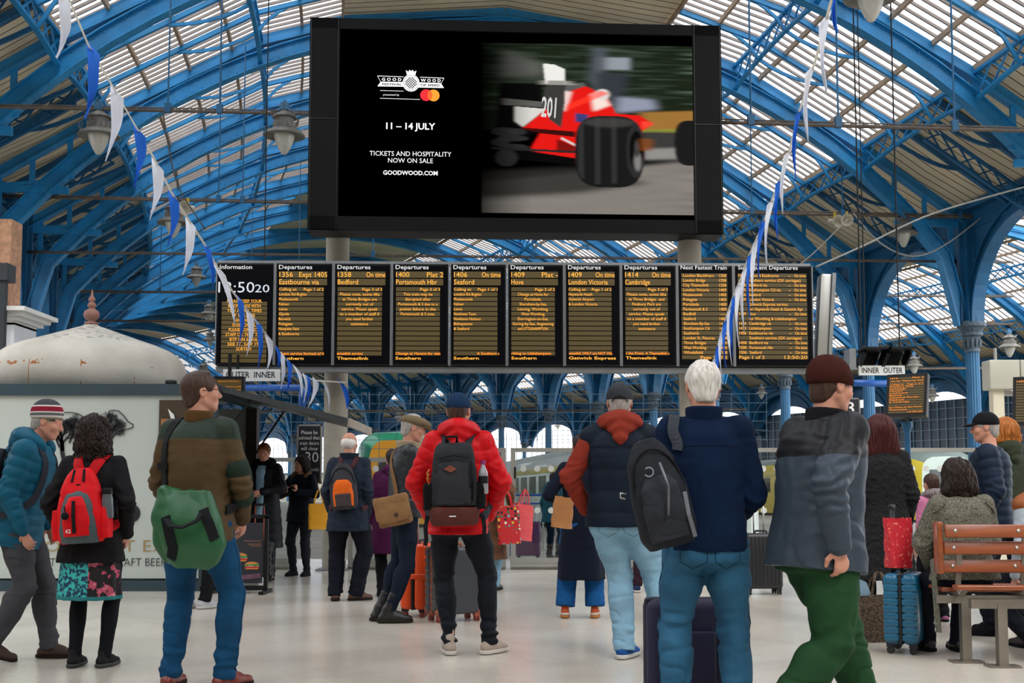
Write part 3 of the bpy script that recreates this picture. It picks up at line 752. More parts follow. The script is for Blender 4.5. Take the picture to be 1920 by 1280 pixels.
def streaks(s, bx, by): a_ = blur(rs.rand(GH, GW).astype(np.float32), bx, by); a_ -= a_.min(); return a_/a_.max()
paint((PY < 560).astype(np.float32), '#1c2418', 0); st = streaks(0, 22, 1)
img += (np.clip(st-.55, 0, 1)*.25)[..., None]*np.array([.7, 1, .75])*(PY < 480)[..., None]
paint(pmask([(1440, 470), (1700, 460), (1700, 560), (1440, 560)]), '#9a6f35', 14, 2); paint(pmask([(1440, 548), (1700, 545), (1700, 565), (1440, 565)]), '#8a8a3a', 10, 1)
paint(pmask([(1440, 560), (1700, 560), (1700, 700), (1440, 700)]), '#3b3a38', 12, 3); paint(pmask([(1450, 640), (1700, 630), (1700, 680), (1450, 690)]), '#8d8a86', 12, 3)
paint(pmask([(560, 960), (560, 820), (1100, 760), (1700, 690), (1700, 960)]), '#8d8780', 6, 5)
st = streaks(0, 26, 2); img *= (1-.35*(st*(PY > 690)))[..., None]
paint(pmask([(600, 760), (1150, 730), (1480, 800), (1150, 850), (700, 880)]), '#2c2a28', 20, 7, .9)
paint(pmask([(1250, 215), (1395, 215), (1395, 275), (1250, 275)]), '#8f959c', 8, 2); paint(pmask([(1230, 170), (1290, 175), (1270, 400), (1210, 330)]), '#4e545a', 14, 4); paint(pmask([(1240, 290), (1390, 290), (1350, 450), (1270, 450)]), '#34393f', 14, 4)
paint(pmask([(1340, 400), (1500, 410), (1520, 455), (1330, 475)]), '#8e94a5', 14, 3); paint(pmask([(820, 190), (1000, 250), (1010, 310), (800, 320)]), '#6c6c68', 16, 6, .55)
paint(pmask([(800, 345), (1000, 345), (1000, 555), (830, 640), (780, 560)]), '#0b0b0b', 6, 2)
paint(pmask([(868, 452), (1015, 462), (905, 548), (868, 520)]), '#d5d2cc', 3, 1)
paint(pmask([(905, 552), (1010, 465), (1095, 385), (1190, 352), (1285, 395), (1330, 478), (1440, 486), (1500, 522), (1445, 560), (1455, 690), (1150, 712), (935, 655), (985, 572)]), '#e01a16', 4, 1)
paint(pmask([(1100, 352), (1180, 335), (1195, 352), (1090, 385)]), '#5a5a58', 4, 1)
paint(pmask([(1075, 375), (1130, 380), (1100, 470), (1060, 470)]), '#eae6df', 5, 2, .8); paint(pmask([(1215, 392), (1262, 372), (1305, 440), (1228, 470)]), '#f1dcd2', 7, 2); paint(emask(1270, 390, 30, 26), '#d9d4cf', 5, 1)
paint(pmask([(1100, 470), (1300, 385), (1260, 372), (1110, 440)]), '#ff3a26', 5, 1, .7)
paint(pmask([(905, 550), (1145, 565), (1145, 590), (985, 575)]), '#3a0f0d', 4, 1); paint(pmask([(940, 658), (1160, 690), (1150, 720), (800, 690), (860, 655)]), '#0a0a0a', 5, 1)
paint(pmask([(1060, 600), (1145, 635), (1145, 665), (1060, 665)]), '#46100c', 4, 1, .8); paint(pmask([(1080, 590), (1150, 625), (1145, 634), (1080, 602)]), '#cfc9c4', 1, 0)
for cx_, cy_, rx_, ry_ in ((820, 570, 60, 20), (860, 600, 70, 14), (880, 570, 40, 16), (830, 690, 50, 40), (870, 640, 60, 14), (800, 620, 40, 18)): paint(emask(cx_, cy_, rx_, ry_), '#3c3b3c', 5, 1, .7)
paint(pmask([(760, 640), (1150, 655), (1150, 664), (760, 652)]), '#2a2a2a', 4, 0)
paint(pmask([(998, 250), (1050, 255), (1096, 275), (1098, 350), (1008, 345)]), '#e8e6e0', 2, 1); paint(pmask([(1022, 330), (1096, 330), (1098, 420), (1080, 548), (1025, 510), (1000, 400)]), '#3b3a38', 2, 1)
paint(pmask([(815, 415), (1005, 430), (1005, 455), (815, 446)]), '#5d5c58', 8, 1); paint(pmask([(990, 330), (1120, 330), (1150, 350), (990, 350)]), '#b9b6af', 10, 1, .6)
paint(pmask([(1145, 478), (1205, 486), (1195, 520), (1145, 520)]), '#3a3f77', 3, 1)
paint(emask(1298, 655, 155, 165, 3.4), '#1b1a1a', 2, 1)
gr = .5+.5*np.sin((PX-1150)/12.); paint(emask(1270, 650, 120, 155, 3.4)*(gr > .75), '#353434', 2, 1, .8); paint(emask(1300, 520, 120, 22), '#4b4a49', 6, 3, .6)
paint(emask(1420, 650, 42, 125), '#2d2c2c', 2, 2); paint(emask(1422, 650, 32, 92), '#0d0d0d', 2, 2); paint(emask(1428, 700, 16, 44), '#8d8b88', 3, 3, .8); paint(emask(1425, 640, 12, 40), '#3c3b3b', 2, 3)
paint(pmask([(1440, 590), (1500, 595), (1495, 650), (1440, 650)]), '#8a4a1a', 8, 2, .7); paint(pmask([(1450, 510), (1502, 520), (1450, 552)]), '#ff4a38', 6, 1)
paint(emask(1668, 610, 70, 104, 3.), '#1d1c1c', 4, 1)
paint(pmask([(600, 0), (720, 0), (720, 990), (600, 990)]), '#000000', 0)
fade = np.clip((PX-690)/260, 0, 1)**1.3; low = np.clip((PX-690)/260, 0, 1)**1.0; img *= np.where(PY > 740, low, fade)[..., None]
img *= ((PY > 158) & (PY < 944))[..., None]; img[PX < 690] = 0
img = np.clip(blur(img[..., 0], 1)[..., None]*0+np.stack([blur(img[..., k], 1) for k in range(3)], -1), 0, 1)
V = np.zeros((GH, GW, 3), np.float32); V[..., 0] = ix0+(np.arange(GW)/(GW-1))[None, :]*(ix1-ix0); V[..., 2] = iz0+(np.arange(GH)/(GH-1))[:, None]*(iz1-iz0); V[..., 1] = .045
ii = (np.arange(GH-1)[:, None]*GW+np.arange(GW-1)[None, :]).ravel(); Q = np.stack([ii, ii+1, ii+GW+1, ii+GW], 1)
sm = bpy.data.materials.new('screen_picture'); sm.use_nodes = True; n, l, b = nodes_of(sm); at_ = n.new('ShaderNodeVertexColor'); at_.layer_name = 'picture'
b.inputs['Base Color'].default_value = (0, 0, 0, 1); b.inputs['Roughness'].default_value = .9; b.inputs['Specular IOR Level'].default_value = 0; l.new(at_.outputs['Color'], b.inputs['Emission Color']); b.inputs['Emission Strength'].default_value = .5
face = mesh_obj('screen_face', V.reshape(-1, 3), Q, sm, scr, False)
ca = face.data.color_attributes.new('picture', 'FLOAT_COLOR', 'POINT'); ca.data.foreach_set('color', np.concatenate([img.reshape(-1, 3), np.ones((GH*GW, 1))], 1).astype(np.float32).ravel())
AX = lambda px: A.x(px); AZ = lambda py, px=765: A.z(px, py); k_ = 1/A.k; y_ = .03
t = MB(); text(t, '11 – 14 JULY', AX(766), AZ(237.5), 12*k_, 92*k_, 'c', .025, y_); text(t, 'TICKETS AND HOSPITALITY', AX(766), AZ(289), 9*k_, 153*k_, 'c', 0, y_); text(t, 'NOW ON SALE', AX(766), AZ(302), 9*k_, 84*k_, 'c', 0, y_); text(t, 'GOODWOOD.COM', AX(766), AZ(325), 8*k_, 102*k_, 'c', .025, y_)
text(t, 'G O O D', AX(711), AZ(145), 5.5*k_, 37*k_, 'l', .03, y_); text(t, 'W O O D', AX(784), AZ(145.5), 5.5*k_, 38*k_, 'l', .03, y_); text(t, 'presented by', AX(714), AZ(173.5), 3.5*k_, 30*k_, 'l', 0, y_)
wht = emis('screen_white', '#ffffff', .5)
for a_, b_, c_, d_ in ((703, 136, 828, 138),): t.bar((AX(a_), y_, AZ(b_)), (AX(752), y_, AZ(b_+1)), .005, .007); t.bar((AX(783), y_, AZ(137)), (AX(828), y_, AZ(138)), .005, .007)
for a_, b_, c_, d_ in ((703, 136.5, 709, 147), (828, 138, 823, 148), (708, 164, 752, 164.5), (708, 179, 783, 180)): t.bar((AX(a_), y_, AZ(b_)), (AX(c_), y_, AZ(d_)), .005, .005)
F2 = Matrix.Translation((0, y_, 0))
for pl in ([(703, 156), (709, 147), (752, 147), (752, 156)], [(781, 147), (822, 147.5), (828, 157), (780, 157)]): t.prism([(AX(a_), AZ(b_)) for a_, b_ in pl], .004, F2)
def disc(mb, px, py, rx, ry, yy, n=28): mb.prism([(AX(px)+rx*k_*math.cos(2*PI*q/n), AZ(py)+ry*k_*math.sin(2*PI*q/n)) for q in range(n)], .004, Matrix.Translation((0, yy, 0)))
disc(t, 766, 148.5, 16, 16.5, y_); t.prism([(AX(a_), AZ(b_)) for a_, b_ in [(758, 133), (756, 124), (761, 127), (763, 123), (766, 126), (769, 123), (771, 127), (776, 124.5), (774, 133)]], .004, F2)
t.build('advert_lettering', wht, scr)
t = MB(); text(t, 'FESTIVAL', AX(712), AZ(154), 4*k_, 37*k_, 'l', .03, y_-.006); text(t, 'OF SPEED', AX(784), AZ(154.5), 4*k_, 36*k_, 'l', .03, y_-.006)
for q in range(28):
    a_ = 2*PI*q/28; t.box((AX(766+13.6*math.cos(a_)), y_-.005, AZ(148.5-14*math.sin(a_))), (.008, .004, .012), Matrix.Rotation(-a_, 3, 'Y'))
for u_ in range(-5, 6):
    for v_ in range(-5, 6):
        if (u_+v_) % 2 and math.hypot(u_*2.4, v_*2.4) < 10.6: t.box((AX(766+u_*2.4), y_-.005, AZ(148.5+v_*2.4)), (2.4*k_, .004, 2.4*k_))
t.build('crest_pattern', screen_black, scr)
t = MB(); disc(t, 794.5, 171.5, 11.2, 11.2, y_); t.build('red_disc', emis('disc_red', '#eb001b', .5), scr); t = MB(); disc(t, 808.5, 172, 11.2, 11.2, y_-.004); t.build('amber_disc', emis('disc_amber', '#f79e1b', .5), scr)
t = MB(); t.prism([(AX(801.5+4.6*math.cos(a_)), AZ(171.8-9.*math.sin(a_))) for a_ in [2*PI*q/20 for q in range(20)]], .004, Matrix.Translation((0, y_-.009, 0))); t.build('disc_overlap', emis('disc_orange', '#ff5f00', .5), scr)
t = MB(); t.M = Matrix.Translation((AX(1030), y_, AZ(212, 1030))) @ Matrix.Rotation(R(4), 4, 'Y'); text(t, '201', -.14, 0, 38*k_, 28*k_, 'l', .02, 0); t.build('wing_number', emis('wing_number_white', '#d8d6d2', .45), scr)

# ---- hanging and standing signs
def sign(name, label, px0, px1, py0, py1, Y, face, thick=.05, rz=0., extra=None, cat='sign', frame=None):
    a = at(px0, py1, Y); b = at(px1, py1, Y); w_ = (b-a).x; h_ = at(px0, py0, Y).z-a.z
    o = thing(name, label, cat, a, rz); m = MB(); m.box((w_/2, thick/2, h_/2), (w_, thick, h_)); m.build('panel', face, o)
    if frame: 
        m = MB()
        for x_ in (0, w_): m.box((x_, thick/2-.006, h_/2), (.02, thick, h_+.02))
        for z_ in (0, h_): m.box((w_/2, thick/2-.006, z_), (w_+.02, thick, .02))
        m.build('frame', frame, o)
    return o, w_, h_
wsign = mat('white_sign', '#d9dbda', .5, 0, .04, 3); blktxt = mat('black_lettering', '#1a1c22', .5, 0, 0, 1); wtxt = mat('white_lettering', '#e6e6e4', .6, 0, 0, 1); dksign = mat('dark_sign', '#1f232c', .45, 0, .1, 3)
o, w_, h_ = sign('hanging_sign', 'white hanging sign reading OUTER INNER under the left end of the boards', 418, 524, 692, 714, 15.9, wsign, .06)
t = MB(); text(t, 'OUTER', .04, .045, h_*.52, w_*.42, 'l', .01, -.004); text(t, 'INNER', w_*.55, .045, h_*.52, w_*.38, 'l', .01, -.004); t.build('lettering', blktxt, o)
m = MB(); m.box((w_*.25, .03, h_+.1), (.03, .03, .2)); m.box((w_*.8, .03, h_+.1), (.03, .03, .2)); m.build('hanger', black_m, o)
o, w_, h_ = sign('hanging_sign', 'white hanging sign reading INNER OUTER with two black hooded boxes on top', 1611, 1697, 685, 703, 18, wsign, .06)
t = MB(); text(t, 'INNER', .04, .035, h_*.55, w_*.38, 'l', .01, -.004); text(t, 'OUTER', w_*.53, .035, h_*.55, w_*.42, 'l', .01, -.004); t.build('lettering', blktxt, o)
for k in (0, 1):
    m = MB(); x0 = k*.36+.04; z1 = h_+.25
    m.prism([(x0-.03, h_+.02), (x0+.3, h_+.02), (x0+.38, z1), (x0+.06, z1)], .03, Matrix.Translation((0, .3, 0))); m.bar((x0, .15, h_+.02), (x0+.06, .0, z1), .02, .3, (0, 1, 0)); m.bar((x0+.33, .15, h_+.02), (x0+.39, .0, z1), .02, .3, (0, 1, 0)); m.box((x0+.2, .05, z1), (.4, .55, .03)); m.build('hood', black_m, o)
m = MB(); m.box((-.1, .12, h_+.1), (.1, .3, .32)); m.build('side_box', grey_metal, o)
m = MB(); m.tube([(0.1, .2, h_+.25), (.1, .2, 7.0)], .012); m.tube([(.7, .2, h_+.25), (.7, .2, 7.0)], .012); m.build('hanger_rod', black_m, o)
def led_display(name, label, px0, px1, py0, py1, Y, yaw, tilt, lines, cat='display'):
    a = at((px0+px1)/2, (py0+py1)/2, Y); w_ = (px1-px0)*Y/FPX/math.cos(yaw); h_ = (py1-py0)*Y/FPX
    o = thing(name, label, cat, a); o.rotation_euler = (tilt, 0, yaw)
    m = MB(); m.box((0, .05, 0), (w_, .1, h_)); m.build('casing', black_m, o)
    g = MB(); nr = 15
    for q in range(nr): g.box((0, -.004, h_/2-.04-(h_-.08)*(q+.5)/nr), (w_*.86, .008, (h_-.08)/nr*.72))
    g.build('led_rows', led_row, o); t = MB()
    for q, (s_, al, f_) in enumerate(lines):
        if s_: text(t, s_, {'l': -w_*.41, 'c': 0, 'r': w_*.41}[al], h_/2-.04-(h_-.08)*(f_+.8)/nr, h_/nr*.6, min(w_*.8, len(s_)*w_*.045), al, .0, -.012)
    t.build('lettering', amber2, o); return o, w_, h_
o, w_, h_ = led_display('platform_display', 'tilted amber platform display showing the 1414 Cambridge train', 1668, 1731, 698, 783, 13.5, R(-33), R(-14), [('1414', 'l', 0), ('Plat 3', 'r', 0), ('via St. Pancras Intl', 'c', 1.2), ('Calling at:   Page 2 of 3', 'c', 2.6), ('Finsbury Park', 'l', 3.5), ('Stevenage', 'l', 4.4), ('Hitchin', 'l', 5.3), ('Letchworth', 'l', 6.2), ('Baldock', 'l', 7.1), ('Ashwell & Morden', 'l', 8), ('Meldreth', 'l', 8.9), ('& Cambridge', 'l', 9.8), ('1st Class at the front', 'l', 12), ('Thameslink', 'l', 13), ('13:50:20', 'r', 14)])
c = at(1706, 790, 13.6); p = thing('display_post', 'slim fluted post with a bracket under the tilted platform display', 'post', (c.x, c.y+.1, 0)); m = MB(); m.lathe((0, 0, 0), [(.07, 0), (.07, .1), (.035, .15), (.035, c.z-.12), (.06, c.z-.05), (.06, c.z)], 16); m.build('post', blue_dk, p, smooth=True, sharp=40); m = MB(); m.bar((0, 0, c.z-.03), (-.1, -.05, c.z+.2), .05, .05); m.build('bracket', black_m, p)
led_display('platform_display', 'tilted amber platform display cut off by the right edge of the picture', 1908, 1975, 702, 800, 12.0, R(-33), R(-14), [('1420', 'l', 0), ('Plat 4', 'r', 0)])
o, w_, h_ = led_display('notice_display', 'small amber Special Notices display above the kiosk awning', 400, 457, 705, 745, 14.9, 0, 0, [('Special Notices', 'c', 1.5), ('service will', 'r', 7), ('run to time', 'r', 10)])
m = MB(); m.box((0, .05, h_/2+.15), (.04, .04, .3)); m.build('hanger', black_m, o)
o, w_, h_ = sign('notice_sign', 'tall black notice asking about train doors closing, in front of the left pillar', 557, 601, 797, 905, 15.9, dksign, .05, frame=alu)
t = MB()
for k, s_ in enumerate(['Please be', 'advised that', 'train doors', 'will close']): text(t, s_, w_/2, h_-.12-k*.073, .05, [.21, .27, .25, .22][k]*1.05, 'c', .004, -.004)
text(t, '30', w_*.62, h_-.5, .14, .18, 'c', 0, -.004); text(t, 'seconds', w_*.6, h_-.62, .05, .2, 'c', 0, -.004); t.build('lettering', wtxt, o); m = MB(); m.box((w_/2, .02, -o.location.z/2), (.05, .04, o.location.z)); m.build('post', alu, o); 
o, w_, h_ = sign('platform_sign', 'black platform sign with a white figure 3 behind the walking man', 1574, 1612, 747, 782, 15.8, dksign, .08, frame=grey_metal)
t = MB(); text(t, '3', w_*.55, .05, .16, .1, 'c', 0, -.004); t.build('numeral', wtxt, o); m = MB(); m.box((w_*.4, .04, -.55), (w_*.7, .06, 1.06)); m.box((w_*.4, .04, -o.location.z/2), (.06, .05, o.location.z)); m.build('lower_panel', dksign, o); t = MB()
for k, s_ in enumerate(['advised', 'that', 'doors', 'close']): text(t, s_, w_*.72, -.15-k*.08, .045, None, 'r', 0, .005)
t.build('lower_lettering', wtxt, o)
c = at(1868, 730, 14); o = thing('equipment_cabinet', 'pale grey twin equipment cabinet on a square post by the right edge', 'cabinet', (c.x, c.y, 0)); z0 = c.z; m = MB(); m.box((0, 0, z0/2), (.13, .13, z0)); m.build('post', cream, o)
for k in (0, 1): m = MB(); m.rbox((.06+k*.37, 0, z0+.17), (.36, .25, .35), .012); m.build('door', mat('pale_cabinet', '#bdbcae', .5, 0, .05, 3), o, smooth=True, sharp=30)
m = MB(); m.tube([(0, 0, z0+.34), (0, 0, z0+.5)], .02); m.box((.1, -.03, z0-.05), (.3, .06, .06)); m.build('conduit', alu, o)
# blue pipes
bp = mat('bright_blue_pipe', '#1659ad', .3, 0, .08, 2)
o = thing('blue_pipe', 'bright blue pipe turning downward to the left of the left pillar', 'pipe', at(457, 727, 19)); c0 = at(457, 727, 19); c1 = at(567, 727, 19); m = MB(); m.tube([(0, 0, 0), (c1.x-c0.x-.06, 0, 0), (c1.x-c0.x-.01, 0, -.02), (c1.x-c0.x, 0, -.1), (c1.x-c0.x, 0, -.36)], .055, 14); m.build('pipe', bp, o, smooth=True); m = MB(); m.tube([(.3, 0, 0), (.3, 0, 7.)], .01, 6); m.build('hanger', black_m, o)
o = thing('blue_pipe', 'bright blue horizontal pipe under the hooded INNER OUTER sign', 'pipe', at(1555, 717, 19)); c0 = at(1555, 717, 19); c1 = at(1675, 719, 19); m = MB(); m.tube([(0, 0, 0), tuple(c1-c0)], .055, 14); m.build('pipe', bp, o, smooth=True); m = MB(); m.tube([(.6, 0, 0), (.6, 0, 7.)], .01, 6); m.build('hanger', black_m, o)
# ================================================================= LAMPS, CONDUITS, BUNTING
lamp_glass = mat('frosted_globe', '#c9c7bd', .25, 0, .1, 6, spec=.6); b_ = lamp_glass.node_tree.nodes['Principled BSDF']; b_.inputs['Transmission Weight'].default_value = .25
lamp_metal = mat('weathered_lamp_metal', '#6c6a64', .55, .3, .3, 9); spike = mat('bird_spike_steel', '#8d8f8c', .4, .7, .1, 5)
def lamp(px, py, wpx, label, proto=[None], rod=True):
    Y = .72*FPX/wpx; c = at(px, py, Y)
    if proto[0] is not None: o = copy_tree(proto[0]); o.location = c; o['label'] = label; return o, Y
    o = thing('station_lamp', label, 'lamp', c, 0, 'hanging station lamps')
    m = MB(); m.lathe((0, 0, 0), [(.01, -.27), (.05, -.25), (.1, -.17), (.15, -.06), (.18, .04), (.19, .1)], 20); m.build('globe', lamp_glass, o, smooth=True)
    m = MB(); m.lathe((0, 0, 0), [(.19, .09), (.36, .06), (.365, .075), (.33, .12), (.24, .17), (.2, .2)], 24); m.build('shade', lamp_metal, o, smooth=True, sharp=40)
    m = MB(); m.lathe((0, 0, 0), [(.2, .2), (.2, .3), (.16, .31), (.16, .38), (.22, .39), (.21, .42), (.08, .5), (.05, .54)], 20)
    for k in range(12): a = 2*PI*k/12; m.bar((.2*math.cos(a), .2*math.sin(a), .2), (.2*math.cos(a), .2*math.sin(a), .32), .015, .015)
    m.build('vent_collar', lamp_metal, o, smooth=True, sharp=40)
    m = MB(); m.box((0, 0, .6), (.13, .13, .13)); m.tube([(0, 0, .5), (0, 0, .72)], .03); m.build('hanger', blue_col, o)
    m = MB(); rr = random.Random(2)
    for k in range(70):
        a = rr.uniform(0, 2*PI); z = rr.choice([.14, .2, .4, .55]); r0 = {.14: .3, .2: .2, .4: .2, .55: .07}[z]; L_ = rr.uniform(.08, .16)
        m.bar((r0*math.cos(a), r0*math.sin(a), z), ((r0+L_*.5)*math.cos(a+.2), (r0+L_*.5)*math.sin(a+.2), z+L_*.8), .004, .004)
    m.build('bird_spikes', spike, o); proto[0] = o
    return o, Y
lamps = []
LL = [(185, 262, 78, 'large lamp hanging at the upper left behind the bunting'), (533, 262, 78, 'large lamp hanging just left of the big screen frame'), (1633, 5, 104, 'largest lamp, cut off by the top edge of the picture'), (1694, 444, 54, 'lamp hanging in front of the blue arches right of the boards'), (70, 583, 42, 'lamp hanging above the left part of the kiosk dome'), (325, 424, 60, 'lamp hanging above the blue and white flags left of the boards'), (368, 524, 36, 'lamp touching the left edge of the information board'),
      (392, 592, 32, 'second lamp down along the left edge of the information board'), (394, 640, 26, 'third lamp down beside the information board'), (381, 702, 30, 'lamp just above the head of the man with glasses'), (1428, 740, 22, 'small far lamp above the shoulder of the white-haired man'), (1714, 690, 32, 'lamp above the top of the tilted platform display'), (1748, 745, 26, 'small lamp right of the tilted platform display'), (1893, 655, 40, 'lamp above the pale equipment cabinet'),
      (693, 790, 18, 'far lamp left of the green train roof'), (747, 785, 18, 'far lamp above the green train roof'), (955, 725, 20, 'far lamp under the sixth departure board'), (1028, 715, 20, 'far lamp above the glass gate, seen through the arches'), (968, 800, 14, 'far lamp above the white train, left one'), (1046, 800, 14, 'far lamp above the white train, right one'), (1218, 770, 16, 'far lamp between the man in the gilet and the white-haired man')]
pipe_m = mat('rusty_conduit', '#5b5148', .7, .3, .3, 4)
for px, py, wpx, lb in LL:
    o, Y = lamp(px, py, wpx, lb); lamps.append((o, Y))
def conduit(label, py0, py1, Y, px0=-60, px1=1980, rods=(), r=.03, sag=0.):
    a, b2 = at(px0, py0, Y), at(px1, py1, Y); o = thing('lighting_conduit', label, 'conduit', a, 0, 'conduits slung across the roof')
    pts = [a+(b2-a)*(k/12)+Vector((0, 0, -sag*4*(k/12)*(1-k/12))) for k in range(13)]
    m = MB(); m.tube([p-a for p in pts], r, 8); m.tube([p-a+Vector((0, -.02, r*1.4)) for p in pts], r*.4, 6); m.build('pipe', pipe_m, o, smooth=True)
    m = MB(); rr = random.Random(int(py0))
    for k in range(26):
        f = rr.random(); p = a+(b2-a)*f-a; L_ = rr.uniform(.02, .1); m.bar(p, p+Vector((rr.uniform(-.1, .1), 0, rr.choice([-1, 1])*L_)), .006, .006)
    m.build('cable_ties', spike, o)
    for px in rods:
        f = (px-px0)/(px1-px0); p = a+(b2-a)*f; m = MB(); ct = math.hypot(p.x-CX, p.y-CYC)-103; top = zroof(ct)-.3 if abs(ct) < 12 else 9.5
        m.tube([p-a, Vector((p.x-a.x, 0, top-a.z))], .016, 6); m.box(p-a+Vector((0, 0, .05)), (.1, .1, .16)); m.build('hanger_rod', blue_dk, o)
    return o
conduit('thick conduit carrying the two large lamps left of the big screen', 199, 214, 20.3, px1=600, rods=(315, 412))
conduit('thick conduit crossing the glass roof right of the big screen', 229, 247, 17.5, px0=1340, rods=(1408, 1572, 1790))
conduit('thin conduit behind the upper blue flags at the left', 367, 381, 26.4, px1=600, rods=(410, 455), r=.03)
conduit('conduit carrying the loudspeakers and the lamp at the right', 398, 410, 29.3, px0=1340, rods=(1410, 1580, 1800), r=.04)
conduit('thin rod above the left end of the departure boards', 472, 492, 30, px1=1900, rods=(700, 1000), r=.025)
conduit('thin rod passing behind the finial of the kiosk dome', 546, 556, 37.7, px1=1900, rods=(300, 560, 1500), r=.03)
conduit('thin rod behind the kiosk dome near its shoulder', 601, 608, 42, px1=1900, rods=(470, 820, 1600), r=.03)
conduit('far rod seen just under the row of departure boards', 700, 690, 50, px0=500, px1=1950, rods=(), r=.04)
conduit('far rod seen above the gate tops', 772, 768, 62, px0=480, px1=1400, rods=(), r=.04)
# bird netting grid hung in the arches (taut wires, seen over the platforms)
m = MB(); 
for k in range(30):
    px = 480+k*33; m.bar(at(px, 735, 36), at(px, 870 if px < 940 else 828, 36), .016, .016)
for k in range(8): m.bar(at(480, 740+k*17, 36), at(1440 if k < 6 else 935, 738+k*17, 36), .016, .016)
o = m.build('bird_netting', mat('netting_wire', '#56707f', .5, .3, .1, 2)); tag(o, 'taut grid of thin wires stretched over the platforms beyond the gates', 'netting')
for px, py, lb in ((1565, 415, 'leftmost loudspeaker clamped under the right conduit'), (1588, 413, 'second loudspeaker clamped under the right conduit'), (1862, 418, 'loudspeaker near the right edge, turned left'), (1881, 422, 'loudspeaker near the right edge, facing the camera'), (352, 390, 'grey loudspeaker on the left conduit beside a blue flag')):
    Y = 29.1 if px > 1000 else 26.2; c = at(px, py, Y); o = thing('horn_speaker', lb, 'loudspeaker', c, R(20 if px in (1565, 1862) else -15), 'horn loudspeakers'); m = MB(); m.M = Matrix.Rotation(R(100), 4, 'X'); m.lathe((0, 0, 0), [(.07, -.2), (.06, -.05), (.09, .05), (.16, .16), (.15, .16), (.07, .03), (.01, .02)], 16, False); m.build('horn', mat('speaker_cream', '#b0aa98', .6, 0, .2, 6), o, smooth=True); m = MB(); m.box((0, 0, .13), (.05, .05, .2)); m.build('bracket', mat('yellow_clamp', '#b99a2c', .5, 0, .1, 5), o)
def cable(label, pts, r=.012, col='#3a3632'):
    P_ = [at(*p) for p in pts]; Q_ = []
    for i in range(len(P_)-1):
        p0, p1, p2, p3 = P_[max(i-1, 0)], P_[i], P_[i+1], P_[min(i+2, len(P_)-1)]
        for k in range(8):
            t_ = k/8; Q_.append(.5*((2*p1)+(p2-p0)*t_+(2*p0-5*p1+4*p2-p3)*t_*t_+(3*p1-p0-3*p2+p3)*t_**3))
    Q_.append(P_[-1]); m = MB(); m.tube([q-Q_[0] for q in Q_], r, 6); o = m.build('roof_cable', mat('cable_'+col[1:], col, .7, 0, .1, 5), smooth=True); o.location = Q_[0]; return tag(o, label, 'cable')
cable('dark cable drooping beside the left lamp conduit', [(305, 205, 19.8), (315, 270, 19.7), (335, 350, 19.6), (385, 430, 19.5)])
cable('pale cable looping under the right lamp', [(1600, 400, 29), (1650, 455, 29), (1710, 480, 29), (1770, 460, 29), (1850, 400, 29)], .02, '#9a9a94')
cable('pale cable rising to the right edge above the arches', [(1530, 500, 24), (1620, 460, 24), (1750, 400, 24), (1940, 345, 24)], .02, '#9a9a94')
cable('grey cable strung from the right conduit down to the boards', [(1590, 410, 22), (1530, 470, 22), (1500, 495, 22)], .012, '#8a867e')
# ---- bunting
flag_w = mat('white_flag_cloth', '#dfe3ee', .8, 0, .04, 6); flag_b = mat('blue_flag_cloth', '#1668d2', .75, 0, .08, 6); cord = mat('flag_tape', '#dcdad2', .8, 0, .05, 6)
def bunting(side, path, flags):
    P_ = [at(*p) for p in path]; Q_ = []
    for i in range(len(P_)-1):
        for k in range(6): Q_.append(P_[i]+(P_[i+1]-P_[i])*(k/6))
    Q_.append(P_[-1]); m = MB(); m.sweep([q-Q_[0] for q in Q_], Vector((0, 1, .2)), .022, .003); o = m.build('bunting_cord', cord); o.location = Q_[0]; tag(o, 'pale tape of the %s bunting string carrying its pennants' % side, 'bunting tape')
    xs = [p[0] for p in path]; ys = [p[1] for p in path]; ds = [p[2] for p in path]
    for k, (colr, px, pyt, pxb, pyb, w_) in enumerate(flags):
        w_ = w_*1.25; yy = np.interp(pyt, ys, ds); a = at(px-w_/2, pyt-w_*.55 if side == 'left' else pyt+w_*.5, yy); b2 = at(px+w_/2, pyt+w_*.55 if side == 'left' else pyt-w_*.5, yy); c = at(pxb, pyb, yy); m = MB(); rr = random.Random(k+7)
        ph = rr.uniform(0, 6); vs = []; N = 10
        for i in range(N+1):
            f = i/N; l0 = a+(c-a)*f; r0 = b2+(c-b2)*f; bow = math.sin(f*PI)*.03
            for j in range(4):
                g = j/3; p = l0+(r0-l0)*g+Vector((bow*(1 if side == 'left' else -1), math.sin(f*7+ph+g*2.5)*.025*(1-f*.5)+(.03 if j in (1, 2) else 0), 0)); vs.append(p)
        m._add([tuple(v-a) for v in vs]+[tuple(v-a+Vector((0, .0015, 0))) for v in vs], [(i*4+j, i*4+j+1, i*4+j+5, i*4+j+4) for i in range(N) for j in range(3)]+[(q+44, q+4+44, q+5+44, q+1+44) for q in [i*4+j for i in range(N) for j in range(3)]])
        o = m.build('pennant_flag', flag_w if colr == 'w' else flag_b, smooth=True); o.location = a
        ordn = ['first', 'second', 'third', 'fourth', 'fifth', 'sixth', 'seventh', 'eighth', 'ninth', 'tenth', 'eleventh', 'twelfth', 'thirteenth', 'fourteenth', 'fifteenth', 'sixteenth', 'seventeenth', 'eighteenth', 'nineteenth', 'twentieth', 'twenty-first', 'twenty-second', 'twenty-third'][k]
        tag(o, 'long %s pennant, %s from the top of the %s bunting string' % ('white' if colr == 'w' else 'blue', ordn, side), 'flag', 'pennants of the %s bunting string' % side)
